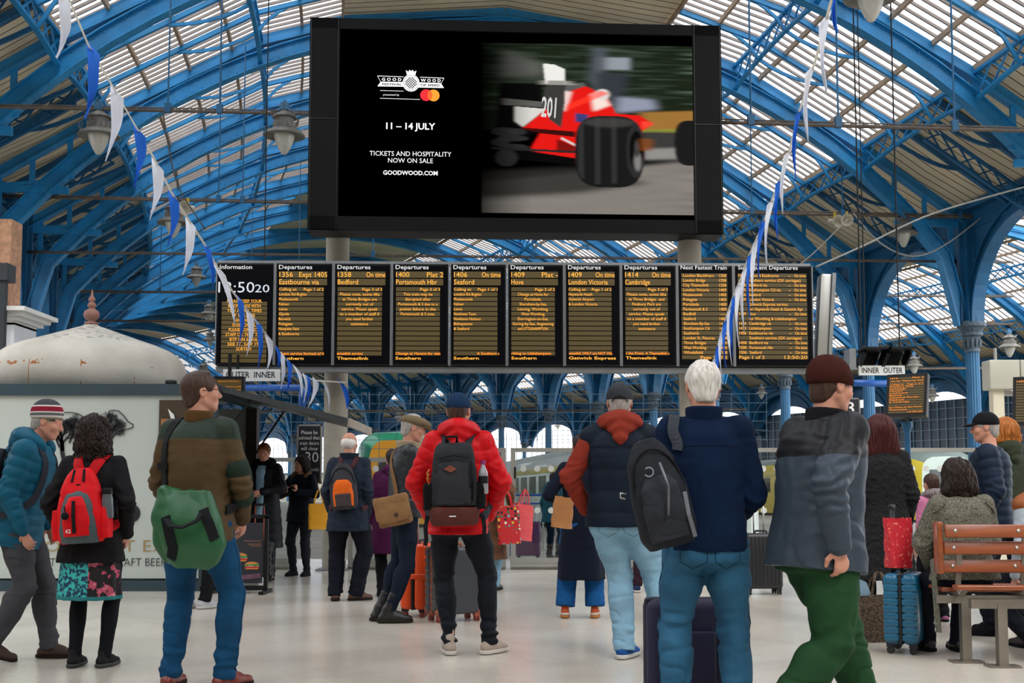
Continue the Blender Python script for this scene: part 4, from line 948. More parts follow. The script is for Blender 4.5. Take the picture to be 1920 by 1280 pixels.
bunting('left', [(95, -60, 7.0), (130, 0, 7.5), (165, 83, 8.2), (213, 165, 9.0), (255, 238, 10), (285, 290, 10.6), (322, 362, 11.3), (352, 410, 11.8), (382, 455, 12.2), (402, 492, 12.6), (435, 545, 13), (470, 590, 13.5), (500, 628, 14), (530, 668, 14.8), (560, 700, 15.6), (590, 713, 16.2), (650, 717, 16.35)],
        [('w', 120, -8, 105, 108, 24), ('b', 174, 88, 158, 222, 24), ('w', 220, 172, 197, 302, 22), ('b', 262, 245, 250, 352, 20), ('w', 296, 308, 280, 412, 20), ('b', 326, 368, 314, 462, 18), ('w', 357, 415, 342, 515, 18), ('b', 385, 458, 398, 540, 17), ('w', 408, 500, 440, 608, 22), ('b', 450, 560, 447, 650, 12), ('w', 468, 585, 462, 668, 12), ('b', 485, 605, 483, 690, 12), ('w', 503, 630, 500, 698, 12), ('b', 517, 648, 521, 690, 11), ('w', 528, 662, 526, 728, 10), ('b', 541, 676, 537, 735, 10), ('w', 556, 690, 565, 745, 12), ('w', 571, 702, 569, 755, 6), ('b', 578, 706, 572, 760, 8), ('w', 592, 712, 577, 765, 9), ('w', 608, 716, 616, 770, 8), ('b', 641, 717, 650, 768, 16)])
bunting('right', [(1580, -60, 7.4), (1556, 10, 7.8), (1530, 110, 8.6), (1500, 205, 9.6), (1478, 290, 10.5), (1455, 355, 11.2), (1440, 395, 11.8), (1422, 440, 12.4), (1405, 478, 12.9), (1390, 520, 13.3), (1375, 555, 13.8), (1360, 600, 14.4), (1348, 640, 15), (1336, 690, 15.6)],
        [('b', 1572, -30, 1571, 62, 12), ('w', 1548, 30, 1551, 170, 16), ('w', 1519, 128, 1516, 266, 14), ('b', 1498, 208, 1493, 336, 11), ('w', 1477, 285, 1468, 402, 12), ('b', 1461, 338, 1459, 452, 11), ('w', 1446, 376, 1438, 495, 11), ('b', 1432, 412, 1424, 520, 10), ('w', 1418, 450, 1413, 572, 10), ('b', 1407, 476, 1407, 600, 9), ('w', 1396, 505, 1396, 625, 8), ('w', 1386, 532, 1386, 650, 9), ('b', 1377, 555, 1374, 668, 9), ('w', 1369, 580, 1373, 684, 8), ('b', 1361, 600, 1362, 690, 8), ('w', 1354, 620, 1354, 706, 7), ('b', 1348, 645, 1350, 705, 9), ('w', 1341, 670, 1344, 700, 8)])

# ================================================================= KIOSK
kw = mat('kiosk_cladding', '#bcc5bf', .35, 0, .03, .8); kg = mat('kiosk_grey_trim', '#2f434c', .45, 0, .08, 3)
kx0, kx1, ky0, ky1, kh = -6.4, at(401, 920, 13.3).x, 13.3, 15.6, 2.32
ko = thing('food_kiosk', 'pale food kiosk with grey trim and a tree-crowned bear drawing', 'kiosk', ((kx0+kx1)/2, (ky0+ky1)/2, 0)); kc = ko.location.copy()
def kb(mb, name, m, **k): return mb.build(name, m, ko, off=kc, **k)
m = MB(); m.box(((kx0+kx1)/2-.06, ky0+.04, 1.17), (kx1-kx0-.14, .08, 2.06)); m.box(((kx0+kx1)/2, ky1-.04, 1.17), (kx1-kx0, .08, 2.06)); m.box((kx0+.04, (ky0+ky1)/2, 1.17), (.08, ky1-ky0, 2.06)); m.box((kx1-.04, (ky0+ky1)/2, .55), (.08, ky1-ky0-.1, .9)); kb(m, 'wall_panel', kw)
m = MB(); m.box(((kx0+kx1)/2, ky0+.03, kh-.055), (kx1-kx0+.04, .14, .13)); m.box(((kx0+kx1)/2, ky0+.03, .06), (kx1-kx0+.02, .13, .12)); m.box((kx1-.04, (ky0+ky1)/2, kh-.055), (.14, ky1-ky0, .13)); m.box((kx1-.07, ky0+.05, kh/2), (.16, .14, kh)); m.box((kx1-.04, (ky0+ky1)/2, .05), (.1, ky1-ky0, .1)); kb(m, 'trim_frame', kg)
m = MB(); m.box((kx1-.06, ky1-.1, kh/2), (.14, .18, kh-.05)); kb(m, 'rear_post', mat('brown_post', '#33241d', .6, 0, .1, 3))
m = MB(); m.box(((kx0+kx1)/2, (ky0+ky1)/2, kh-.01), (kx1-kx0, ky1-ky0, .04)); m.box(((kx0+kx1)/2, (ky0+ky1)/2, .03), (kx1-kx0-.2, ky1-ky0-.2, .06)); kb(m, 'roof_slab', kg)
m = MB(); m.box((kx1-.1, (ky0+ky1)/2, 1.02), (.5, ky1-ky0-.3, .05)); kb(m, 'counter', mat('steel_counter', '#77787a', .35, .5, .1, 3))
m = MB(); m.box((kx1-.16, 14.25, 1.55), (.02, .62, .95)); kb(m, 'menu_poster', mat('menu_board', '#a7adb0', .5, 0, .15, 3)); t = MB()
for k in range(8): t.box((kx1-.145, 14.25, 1.6-k*.05), (.008, .4-.06*(k % 3), .018))
t.box((kx1-.145, 14.3, 1.93), (.008, .3, .05)); kb(t, 'menu_lettering', mat('orange_lettering', '#d0582a', .6, 0, .1, 5))
# awning
m = MB(); H0, H1 = Vector((kx1, ky0+.05, kh-.06)), Vector((kx1, ky1-.1, kh-.06)); O0 = at(652, 795, ky0+.1); O1 = Vector((O0.x, ky1-.1, O0.z)); d_ = Vector((0, 0, .07))
m._add([H0, O0, O1, H1, H0+d_, O0+d_, O1+d_, H1+d_], [(0, 1, 2, 3), (7, 6, 5, 4), (0, 4, 5, 1), (1, 5, 6, 2), (2, 6, 7, 3), (3, 7, 4, 0)])
kb(m, 'awning', mat('awning_grey', '#34383b', .5, 0, .1, 2)); m = MB(); m.bar(O0+Vector((.01, 0, .02)), O1+Vector((.01, 0, .02)), .03, .1); kb(m, 'awning_edge', mat('awning_edge', '#9a8d7c', .5, 0, .1, 3))
m = MB(); m.tube([(kx1, ky0+.12, 1.68), H0+(O0-H0)*.25+Vector((0, .1, 0))], .014, 8); m.tube([(kx1, ky1-.2, 1.6), H1+(O1-H1)*.25+Vector((0, -.1, 0))], .014, 8); kb(m, 'gas_strut', black_m)
# poster in the front window
a, b2 = at(297, 870, 13.29), at(384, 750, 13.29); m = MB(); m.box(((a.x+b2.x)/2, 13.285, (a.z+b2.z)/2), (b2.x-a.x, .03, b2.z-a.z)); kb(m, 'window_poster', mat('poster_dark', '#3d3120', .5, 0, .1, 2)); m = MB(); m.box(((a.x+b2.x)/2, 13.265, (a.z+b2.z)/2-.05), ((b2.x-a.x)*.9, .01, (b2.z-a.z)*.55)); kb(m, 'poster_wood', mat('poster_wood', '#9a6a35', .6, 0, .25, 4, stretch=(8, 1, 1)))
m = MB(); q = [at(x, y, 13.25) for x, y in ((315, 766), (326, 777), (331, 800), (322, 790))]; m.prism([(p.x, p.z) for p in q], .006, Matrix.Translation((0, 13.25, 0))); kb(m, 'poster_ear', wtxt)
# lettering
def ktext(s_, px, py, hpx, wpx, mm, al='l', bold=0.): t = MB(); p = at(px, py, 13.28); text(t, s_, p.x, p.z, hpx*13.28/FPX, wpx*13.28/FPX if wpx else None, al, bold, 13.288); return t
gold = mat('gold_lettering', '#a5854e', .5, .2, .05, 4)
t = MB()
for s_, px, wpx in (('O', 84, 27), ('T EX', 231, 80)): q = ktext(s_, px, 1034, 22, wpx, gold, 'l', -.012); t._add(q.v, q.f)
kb(t, 'gold_lettering', gold)
t = MB()
for s_, px, py, wpx in (('N O', 79, 917, 25), ('T', 93, 1061, 10), ('CRAFT BEER', 207, 1061, 104)): q = ktext(s_, px, py, 15, wpx, blktxt, 'l', -.01); t._add(q.v, q.f)
p = at(245, 962, 13.28); t.prism([(p.x+.105*math.cos(2*PI*k/24), p.z+.105*math.sin(2*PI*k/24)) for k in range(24)], .006, Matrix.Translation((0, 13.288, 0))); kb(t, 'black_lettering', blktxt)
# the drawing: a bear outline made of bare branches
t = MB(); rr = random.Random(11)
def br(p, ang, L_, w_, dep, inside):
    q = (p[0]+math.cos(ang)*L_, p[1]+math.sin(ang)*L_)
    if dep < 4 and not inside(q): return
    a_ = at(p[0], p[1], 13.285); b_2 = at(q[0], q[1], 13.285); t.bar(a_, b_2, w_*13.28/FPX, .004, (0, 1, 0))
    if dep == 0: return
    for k in range(2 if dep < 5 else 3): br(q, ang+rr.uniform(-.75, .75), L_*rr.uniform(.68, .9), w_*.58, dep-1, inside)
insB = lambda q: ((q[0]-131)/42)**2+((q[1]-808)/36)**2 < 1 or (150 < q[0] < 205 and 785+abs(q[0]-180)*.1 < q[1] < 830)
insH = lambda q: 188 < q[0] < 250 and 768+max(0, (q[0]-215)*.95) < q[1] < 815-max(0, (q[0]-240)*1)
for _ in range(1): br((117, 845), -1.6, 14, 6, 8, insB); br((130, 830), -1.2, 12, 3.5, 8, insB); br((112, 838), -2.0, 12, 3.5, 7, insB); br((140, 835), -.7, 12, 3, 8, insB)
for _ in range(1): br((205, 828), -1.1, 9, 3, 7, insH); br((205, 815), -.8, 9, 2.5, 7, insH); br((200, 810), -1.5, 9, 2.5, 7, insH)
for pl, w_ in (([(91, 790), (104, 797), (112, 812), (116, 830), (117, 850), (120, 862), (124, 870)], 8), ([(91, 790), (97, 782), (107, 776), (120, 773), (135, 773), (147, 776), (160, 783)], 1.6), ([(206, 838), (208, 826), (216, 812), (228, 806), (240, 804), (249, 801), (250, 796), (240, 790), (232, 779), (222, 770), (213, 769), (205, 770), (203, 780), (196, 785)], 1.8)):
    pp = [at(x, y, 13.285) for x, y in pl]; t.sweep(pp, Vector((0, 1, 0)), w_*13.28/FPX, .004)
kb(t, 'branch_drawing', blktxt)
# dome
dc = at(168, 722, 14.75); DR = 176*14.75/FPX
dm = mat('weathered_dome', '#a9a59b', .6, 0, .1, 2.2, .4, 25, col2='#c3beb3', thr=.5, sharp=.2); n, l, b = nodes_of(dm); src = b.inputs['Base Color'].links[0].from_socket
tcn = n.new('ShaderNodeTexCoord'); sp = n.new('ShaderNodeSeparateXYZ'); l.new(tcn.outputs['Object'], sp.inputs[0])
def math_(op, a_, b_=None):
    q = n.new('ShaderNodeMath'); q.operation = op
    for i, v in enumerate((a_, b_)):
        if v is None: continue
        if isinstance(v, (int, float)): q.inputs[i].default_value = v
        else: l.new(v, q.inputs[i])
    return q.outputs[0]
ang = math_('ARCTAN2', sp.outputs['Y'], sp.outputs['X']); fr = math_('FRACT', math_('MULTIPLY', ang, 12/(2*PI)+0)); seam = math_('LESS_THAN', math_('ABSOLUTE', math_('SUBTRACT', fr, .5)), .009)
low = math_('LESS_THAN', sp.outputs['Z'], .33); rn = n.new('ShaderNodeTexNoise'); rn.inputs['Scale'].default_value = 5; rn.inputs['Detail'].default_value = 8; l.new(tcn.outputs['Object'], rn.inputs['Vector'])
band = math_('LESS_THAN', math_('ABSOLUTE', math_('SUBTRACT', sp.outputs['Z'], .3)), .03); rn.inputs['Scale'].default_value = 9; rust = math_('GREATER_THAN', rn.outputs['Fac'], .5); rust2 = math_('GREATER_THAN', rn.outputs['Fac'], .60)
fac = math_('MAXIMUM', math_('MULTIPLY', math_('MULTIPLY', seam, low), rust), math_('MULTIPLY', band, rust2)); mx = n.new('ShaderNodeMix'); mx.data_type = 'RGBA'; l.new(fac, mx.inputs['Factor']); l.new(src, mx.inputs['A']); mx.inputs['B'].default_value = (*lin('#9a5a22'), 1); 
tn = n.new('ShaderNodeTexNoise'); tn.inputs['Scale'].default_value = 14; tn.inputs['Detail'].default_value = 6; l.new(tcn.outputs['Object'], tn.inputs['Vector'])
crk = math_('MULTIPLY', math_('GREATER_THAN', tn.outputs['Fac'], .56), math_('GREATER_THAN', sp.outputs['Z'], .62)); mx2 = n.new('ShaderNodeMix'); mx2.data_type = 'RGBA'; l.new(math_('MULTIPLY', crk, .55), mx2.inputs['Factor']); l.new(mx.outputs['Result'], mx2.inputs['A']); mx2.inputs['B'].default_value = (*lin('#4b4a48'), 1); l.new(mx2.outputs['Result'], b.inputs['Base Color'])
do = thing('domed_roof', 'weathered cream metal dome with rust seams standing on the kiosk', 'dome', (dc.x, dc.y, kh+.01)); m = MB()
pr = [(DR, 0), (DR*1.0, .25), (DR*.985, .36), (DR*.94, .46), (DR*.84, .55), (DR*.7, .62), (DR*.5, .70), (DR*.28, .79), (DR*.1, .865), (.05, .9)]
m.lathe((0, 0, 0), pr, 48); m.build('shell', dm, do, smooth=True); m = MB(); m.lathe((0, 0, .88), [(.07, 0), (.09, .015), (.085, .03), (.05, .05), (.04, .06), (.085, .09), (.1, .135), (.085, .18), (.04, .21), (.03, .22), (.05, .235), (.055, .26), (.04, .285), (.025, .295), (.04, .31), (.043, .335), (.03, .36), (.018, .37), (.012, .42), (.003, .46)], 20); m.build('finial', mat('terracotta_finial', '#8a6258', .7, 0, .15, 8), do, smooth=True)
c = at(320, 713, 13.6); o = thing('horn_speaker', 'small dark lamp fitting lying on the right edge of the kiosk roof', 'spotlight', (c.x, c.y, kh+.05)); m = MB(); m.M = Matrix.Rotation(R(80), 4, 'Y'); m.lathe((0, 0, -.05), [(.045, 0), (.04, .05), (.02, .12)], 12); m.build('head', black_m, o, smooth=True); m = MB(); m.box((0, 0, -.03), (.03, .03, .06)); m.build('foot', black_m, o)
o.name = 'spotlight'
# brick-topped white building corner, far left
c = at(-18, 920, 17); o = thing('stall_building', 'white panelled corner building with a moulded cornice at the left edge', 'building', (c.x-.9, c.y+.6, 0)); m = MB(); m.box((.0, 0, 1.8), (1.8+.36, .8, 3.6)); m.build('body', mat('white_panelling', '#c9ccd0', .5, 0, .04, 2), o)
m = MB()
for k, e in enumerate((.0, .08, .16, .24)): m.box((0, 0, 3.6+k*.06), (2.16+e*2, .8+e*2, .062))
m.build('cornice', mat('white_moulding', '#d2d2cf', .5, 0, .04, 2), o); m = MB(); m.box((-.1, 0, 4.5), (2.0, .4, 1.4)); m.build('brick_top', mat('buff_brick', '#a87f63', .8, 0, .3, 14), o); m = MB(); m.box((1.16-.15, -.66, 2.1), (.1, .1, 4.2)); m.box((.95, -.6, 4.3), (.3, .3, .25)); m.build('downpipe', darkm, o)

# ================================================================= A-BOARD
a, b2 = at(398, 1107, 13.0), at(498, 1107, 13.0); a.z = 0; o = thing('pavement_sign', 'black framed swing sign with a photo of filled burgers by the kiosk', 'sign', a); W_ = (b2-a).x; H_ = at(398, 968, 13.0).z
m = MB(); 
for x_ in (0, W_): m.box((x_, 0, H_/2), (.04, .05, H_)); m.box((x_, .0, .02), (.05, .5, .03))
m.box((W_/2, 0, H_), (W_+.04, .05, .04)); m.box((W_/2, 0, .06), (W_, .04, .05)); m.build('frame', black_m, o)
m = MB(); m.box((W_/2, 0, .44), (W_*.86, .02, .66)); m.build('poster', mat('slate_poster', '#2b2d36', .45, 0, .1, 3), o); t = MB(); yy = -.014
text(t, 'FØX', W_*.47, .66, .045, .1, 'c', 0, yy); t.build('white_lettering', wtxt, o); t = MB(); text(t, 'HOT&COLD FOOD TO GO', W_*.9, .565, .013, .19, 'r', 0, yy); text(t, 'ORGANIC COFFEE', W_*.9, .53, .013, .14, 'r', 0, yy); text(t, '& SMOOTHIES', W_*.9, .51, .013, .11, 'r', 0, yy); t.build('orange_lettering', mat('salmon_lettering', '#c98a70', .6, 0, 0, 1), o)
def burger(cx, cz, s, nm):
    for (pl, mm, q) in (([(-1, -.28), (1, -.28), (.85, -.5), (-.85, -.5)], mat('bun', '#d98d45', .6, 0, .2, 30), 0), ([(-1.05, -.05), (1.05, -.02), (1.05, -.3), (-1, -.3)], mat('tomato', '#d0362a', .4, 0, .2, 30), 1), ([(-.9, .05), (1., .1), (1.0, -.08), (-.9, -.05)], mat('cheese_white', '#e7e4dc', .5, 0, .1, 30), 2), ([(-1.1, .2), (1.05, .25), (1.1, .02), (.5, -.06), (-.2, .06), (-.6, -.04), (-1.1, .05)], mat('salad', '#3c8f4c', .5, 0, .4, 60), 3)):
        m = MB(); m.prism([(cx+x*s, cz+z*s) for x, z in pl], .004, Matrix.Translation((0, yy-.002*q, 0))); m.build('burger_print', mm, o)
    m = MB(); m.prism([(cx+s*math.cos(a_), cz+.2*s+.42*s*math.sin(a_)) for a_ in [PI*k/12 for k in range(13)]], .004, Matrix.Translation((0, yy, 0))); m.build('burger_print', mat('bun', '#d98d45'), o)
m = MB(); m.prism([(W_*.1, .17), (W_*.9, .22), (W_*.92, .17), (W_*.1, .12)], .004, Matrix.Translation((0, yy, 0))); m.build('board_print', mat('purple_wood', '#6b4a5b', .5, 0, .3, 20), o)
burger(W_*.5, .39, .085, ''); burger(W_*.74, .3, .075, ''); burger(W_*.32, .25, .08, '')
# ================================================================= GLASS GATES
gg = glassmat('gate_glass', (.95, .98, .97), .04, .01); dotm = mat('frosted_dot', '#c9cbc6', .5, 0, .03, 2); gates = [(500, 556), (655, 735), (735, 948), (958, 1170), (1170, 1272), (1330, 1610), (1610, 1850)]
GY = 17.0
GL = ['glass panel left of the black notice, behind the women at the kiosk', 'glass panel behind the old man with the orange backpack', 'wide glass gate panel behind the red-coated man', 'wide glass gate panel in front of the child and purple suitcase', 'glass gate panel behind the man in the padded gilet', 'glass gate panel behind the walking man in the beanie', 'glass gate panel behind the seated woman']
for k, (p0, p1) in enumerate(gates):
    a, b2 = at(p0, 920, GY), at(p1, 920, GY); a.z = 0; w_ = (b2-a).x; o = thing('glass_gate', 'metal framed '+GL[k], 'gate', a, 0, 'glass gates of the ticket line'); zt = 1.74 if k > 1 else 1.6
    m = MB()
    for x_ in (.03, w_-.03): m.box((x_, 0, zt/2), (.07, .09, zt))
    m.box((w_/2, 0, zt-.03), (w_, .08, .06)); m.box((w_/2, 0, .08), (w_, .14, .16)); m.box((w_/2, -.12, .06), (w_, .06, .035)); m.build('frame', alu, o)
    m = MB(); m.box((w_/2, 0, zt/2+.05), (w_-.14, .012, zt-.2)); m.build('glass_pane', gg, o)
    if k > 0:
        m = MB(); nn = int(w_/.2)
        for q in range(nn):
            for z_ in (1.44, .84): m.M = Matrix.Translation((.18+q*.2, -.012, z_)) @ Matrix.Rotation(PI/2, 4, 'X'); m.lathe((0, 0, 0), [(.045, 0), (.045, .003)], 20)
        m.M = None; m.build('frosted_dots', dotm, o)
    if k in (2, 3): m = MB(); m.rbox((.06 if k == 3 else w_-.06, -.06, 1.38), (.03, .03, .17), .01); m.build('latch', black_m, o)
# ================================================================= BARRIERS AND TRAINS
o = thing('crowd_barrier', 'blue and grey crowd barrier behind the gate beside the purple suitcase', 'barrier', at(958, 1010, 20.5)); o.location.z = 0; m = MB(); W_ = 1.0; blm = mat('barrier_blue', '#1d4f9b', .4, 0, .1, 3); m.tube([(0, 0, 0), (0, 0, 1.0), (.05, 0, 1.05), (W_-.05, 0, 1.05), (W_, 0, 1.0), (W_, 0, 0)], .02, 8); m.tube([(0, 0, .9), (W_, 0, .9)], .015, 8); m.build('rail', blm, o, smooth=True); m = MB()
for k in range(1, 9): m.tube([(k*W_/9, 0, .1), (k*W_/9, 0, .9)], .009, 6)
m.tube([(0, 0, .1), (W_, 0, .1)], .012, 6); m.build('bars', alu, o, smooth=True)
o = thing('crowd_barrier', 'grey crowd barrier behind the gate beside the old man in navy', 'barrier', at(672, 1010, 20.5)); o.location.z = 0; m = MB(); W_ = .7; m.tube([(0, 0, 0), (0, 0, 1.0), (W_, 0, 1.0), (W_, 0, 0)], .02, 8)
for k in range(1, 7): m.tube([(k*W_/7, 0, .1), (k*W_/7, 0, 1)], .009, 6)
m.tube([(0, 0, .1), (W_, 0, .1)], .012, 6); m.build('rail', alu, o, smooth=True)
def train(name, label, pos, yaw, W_, H_, L_, bodyc, roofc, stripec, cab=True, mask='#e9a32a'):
    o = thing(name, label, 'train', pos, yaw); N = 10
    def sec(y, s, dz=0): # rounded section
        pts = []
        for k in range(N+1):
            a_ = PI*k/N; pts.append((W_/2*s*math.copysign(abs(math.cos(a_))**.45, math.cos(a_)), H_*.62+dz+(H_*.38*s)*abs(math.sin(a_))**.75))
        return [Vector((x, y, z)) for x, z in [(W_/2*s, .05)]+pts+[(-W_/2*s, .05)]]
    ys = [0, .25, .8, 1.6, L_]; ss = [.72, .9, .98, 1, 1] if cab else [1]*5
    sections = [sec(y, s) for y, s in zip(ys, ss)]; n2 = len(sections[0])
    for nm, lo_, hi_, mm in (('body', 0, 3, bodyc), ('roof', 3, n2-4, roofc), ('body_side', n2-4, n2-1, bodyc)):
        m = MB(); vs = [v for s_ in sections for v in s_]; fs = [(i*n2+j, i*n2+j+1, (i+1)*n2+j+1, (i+1)*n2+j) for i in range(4) for j in range(lo_, hi_)]; m._add(vs, fs); m.build(nm, mm, o, smooth=True, sharp=50)
    m = MB(); m._add(sections[0], [tuple(range(n2))]); m.build('cab_front', mat(name+'_cab', mask, .35, 0, .05, 2, coat=.3), o)
    m = MB(); m.rbox((0, -.03, H_*.56), (W_*.5, .05, H_*.3), .02); m.build('windscreen', mat('train_glass', '#20282c', .08, 0, .1, 1, spec=.8), o, smooth=True, sharp=30)
    m = MB()
    for q in range(int(L_/2.3)):
        for sg in (-1, 1): m.box((sg*(W_/2), 2.8+q*2.3, H_*.52), (.03, 1.5, H_*.26))
    m.build('side_windows', mat('train_glass', '#20282c'), o); m = MB()
    for sg in (-1, 1): m.box((sg*(W_/2), L_/2+.8, H_*.72), (.035, L_-1.8, H_*.07))
    m.build('stripe', stripec, o); m = MB()
    for sg in (-1, 1): m.ell((sg*W_*.3, -.0, H_*.22), (.12, .05, .08), 10, 6)
    m.ell((0, .12, H_*.83), (.14, .06, .09), 12, 8); m.build('headlamp', emis('headlamp', '#fff6e0', 1.3), o)
    m = MB(); m.box((0, L_/2, -.3), (W_*.9, L_-.6, .7)); m.build('underframe', darkm, o); return o
twhite = mat('train_white', '#e6e8e6', .25, 0, .03, 1, coat=.4); tgreen = mat('train_green', '#2f9e74', .3, 0, .05, 1, coat=.4); tyel = mat('train_yellow', '#c9b02c', .35, 0, .05, 1)
c = at(748, 920, 38); train('green_train', 'green and yellow fronted train standing beyond the gates at the left', (c.x, c.y, 0), R(8), 2.7, 3.1, 40, mat('train_body_green', '#2b7d62', .3, 0, .05, 1), tgreen, tyel)
train('white_train', 'long white train with a yellow stripe beyond the gates at centre', (4.2, 25.5, 0), R(7.2), 2.8, 2.5, 60, twhite, mat('train_roof_grey', '#8b8d8a', .4, 0, .2, 1), tyel, mask='#cfd2cf')
c = at(1778, 920, 44); train('white_yellow_train', 'white train with a yellow cab edge beyond the seated woman', (c.x, c.y, 0), R(10), 2.9, 2.7, 40, tyel, mat('train_roof_dark', '#53605c', .4, 0, .2, 1), tyel, mask='#b9c4bc')
# ================================================================= PEOPLE
def V3(*a): return np.array(a, float)
def unit(v): v = np.asarray(v, float); return v/max(np.linalg.norm(v), 1e-9)
def ik(a, t, l1, l2, hint):
    a, t = V3(*a), V3(*t); d = t-a; L = np.linalg.norm(d); mx = (l1+l2)*.998
    if L > mx: t = a+d*(mx/L); d = t-a; L = mx
    x = (l1*l1-l2*l2+L*L)/(2*L); h = math.sqrt(max(l1*l1-x*x, 0)); u = d/L; hv = V3(*hint); hv = unit(hv-u*(hv@u)); return a+u*x+hv*h, t
def rotm(yaw=0, lean=0, side=0):
    """columns right, forward, up; lean>0 bends forward, yaw>0 turns to the figure's left, side>0 tips to the right"""
    return np.array((Matrix.Rotation(R(yaw), 3, 'Z') @ Matrix.Rotation(R(-lean), 3, 'X') @ Matrix.Rotation(R(side), 3, 'Y')))
skin = mat('skin', '#c98f78', .5, 0, .08, 12, .1, 120, spec=.4); n, l, b = nodes_of(skin); b.inputs['Subsurface Weight'].default_value = .0
def fabric(name, col, rough=.8, var=.12, scale=7, bump=.25, bs=260, **k): return mat(name, col, rough, 0, var, scale, bump, bs, spec=.14, **k)
class Fig:
    def __init__(s, label, pos, rz, H=1.75, w=1., belly=0., feet=None, pel=(0, 0), lean=0, twist=0, side=0, head=(0, 0), hands=None, vox=.008, drop=0., hipyaw=0., neck_fwd=0., seat=None, group=None, shrug=0.):
        s.k = k = H/1.75; s.w = w; s.belly = belly; s.vox = vox; s.label = label
        s.pos = Vector(pos); s.rz = rz
        feet = feet or {'L': (-.11, 0, 0, 8), 'R': (.11, 0, 0, -8)}
        s.feet = {q: (f[0]*k, f[1]*k, f[2]*k, f[3]) + tuple(f[4:]) for q, f in feet.items()}
        lt, ls = .425*k, .425*k; pz = .935*k-drop
        HR = rotm(hipyaw)
        hipo = {q: HR@V3(sg*.09*k*w, 0, -.02*k) for q, sg in (('L', -1), ('R', 1))}
        pelx, pely = pel[0]*k, pel[1]*k
        if seat is None:
            for _ in range(60):
                ok = True
                for q in 'LR':
                    f = s.feet[q]; an = s.ank(f)
                    if np.linalg.norm(V3(pelx, pely, pz)+hipo[q]-an) > (lt+ls)*.995: ok = False
                if ok: break
                pz -= .01
        else: pz = seat
        s.P = V3(pelx, pely, pz); s.HR = HR
        s.hip = {q: s.P+hipo[q] for q in 'LR'}; s.knee = {}; s.an = {}
        for q, sg in (('L', -1), ('R', 1)):
            f = s.feet[q]; a_ = R(f[3]); fd = V3(-math.sin(a_), math.cos(a_), 0)
            s.knee[q], s.an[q] = ik(s.hip[q], s.ank(f), lt, ls, fd*1.+V3(sg*.1, 0, .0))
        s.T = rotm(twist, lean, side); T = s.T
        s.tp = lambda x, y, z: s.P+T@V3(x*k, y*k, z*k)
        s.sh = {q: s.tp(sg*.158*w, -.01, .485+shrug) for q, sg in (('L', -1), ('R', 1))}
        s.nb = s.tp(0, -.005, .55); s.HT = T@rotm(head[0], head[1]) if len(head) < 3 else T@rotm(head[0], head[1], head[2])
        s.hc = s.tp(0, .02+neck_fwd, .628)+s.HT@V3(0, .0, .075*k)
        s.el = {}; s.wr = {}; s.hs = {}
        dh = {'L': dict(t=s.P+T@V3(-.225*w*k, .03*k, -.05*k), hint=(-.3, -1, 0)), 'R': dict(t=s.P+T@V3(.225*w*k, .03*k, -.05*k), hint=(.3, -1, 0))}
        hands = hands or {}
        for q, sg in (('L', -1), ('R', 1)):
            h = dict(dh[q]); h.update(hands.get(q, {}))
            if 'at' in h: h['t'] = s.tp(*h['at'])
            s.el[q], s.wr[q] = ik(s.sh[q], h['t'], .30*k, .265*k, T@V3(*h['hint'])); h.setdefault('curl', 25); s.hs[q] = h
        s.bv = {}
        s.lo = np.min([s.P, s.hc-.16, s.hc+.16, *[s.an[q]-.3 for q in 'LR'], *[s.wr[q] for q in 'LR'], *[s.el[q] for q in 'LR'], *[s.sh[q] for q in 'LR'], *[s.knee[q] for q in 'LR']], axis=0)-.12; s.lo[2] = -.01
        s.hi = np.max([s.hc+.14, *[s.an[q]+.25 for q in 'LR'], *[s.wr[q] for q in 'LR'], *[s.el[q] for q in 'LR'], *[s.sh[q] for q in 'LR'], *[s.knee[q] for q in 'LR']], axis=0)+.12
        s.body(); tag(s.root, label, 'person', group)
    def ank(s, f):
        a_ = R(f[3]); fd = V3(-math.sin(a_), math.cos(a_), 0); pit = f[4] if len(f) > 4 else 0
        return V3(f[0], f[1], f[2]+.085*s.k) + (V3(0, 0, 1)*(.13*s.k*math.sin(R(pit))) if pit else 0)
    def hd(s, x, y, z): return s.hc+s.HT@V3(x*s.k, y*s.k, z*s.k)
    def body(s):
        k, w = s.k, s.w; f = SDF(s.lo, s.hi, s.vox); T = s.T
        rows = [(-.1, 0, -.01, .15*w, .10), (0, 0, -.012, .155*w, .105), (.1, 0, .0, .14*w, .095+s.belly*.6), (.18, 0, .0, .135*w, .092+s.belly*.6), (.3, 0, 0, .15*w, .10), (.42, 0, 0, .155*w, .10), (.5, 0, 0, .12*w, .075), (.54, 0, 0, .06, .055)]
        f.prof((s.P, T), [tuple(c*k for c in r) for r in rows], .03)
        for q, sg in (('L', -1), ('R', 1)):
            f.cone(s.nb-(T@V3(0, 0, .03))*k, s.sh[q], .05*k, .05*k, .03); f.cone(s.sh[q], s.el[q], .048*k, .036*k, .03); f.cone(s.el[q], s.wr[q], .036*k, .024*k, .015)
            f.cone(s.hip[q], s.knee[q], .078*k*w, .05*k, .03); f.cone(s.knee[q], s.an[q], .05*k, .034*k, .015)
            cf = s.knee[q]*.65+s.an[q]*.35; a_ = R(s.feet[q][3]); fd = V3(-math.sin(a_), math.cos(a_), 0)
            f.ell(cf-fd*.02*k, (.045*k, .045*k, .1*k), .03)
            pt_ = R(s.feet[q][4]) if len(s.feet[q]) > 4 else 0; f1 = fd*math.cos(pt_)-V3(0, 0, math.sin(pt_)); u1 = fd*math.sin(pt_)+V3(0, 0, math.cos(pt_)); f.cone(s.an[q]-u1*.045*k, s.an[q]+f1*.14*k-u1*.055*k, .026*k, .018*k, .02)
            s.hand(f, q, sg)
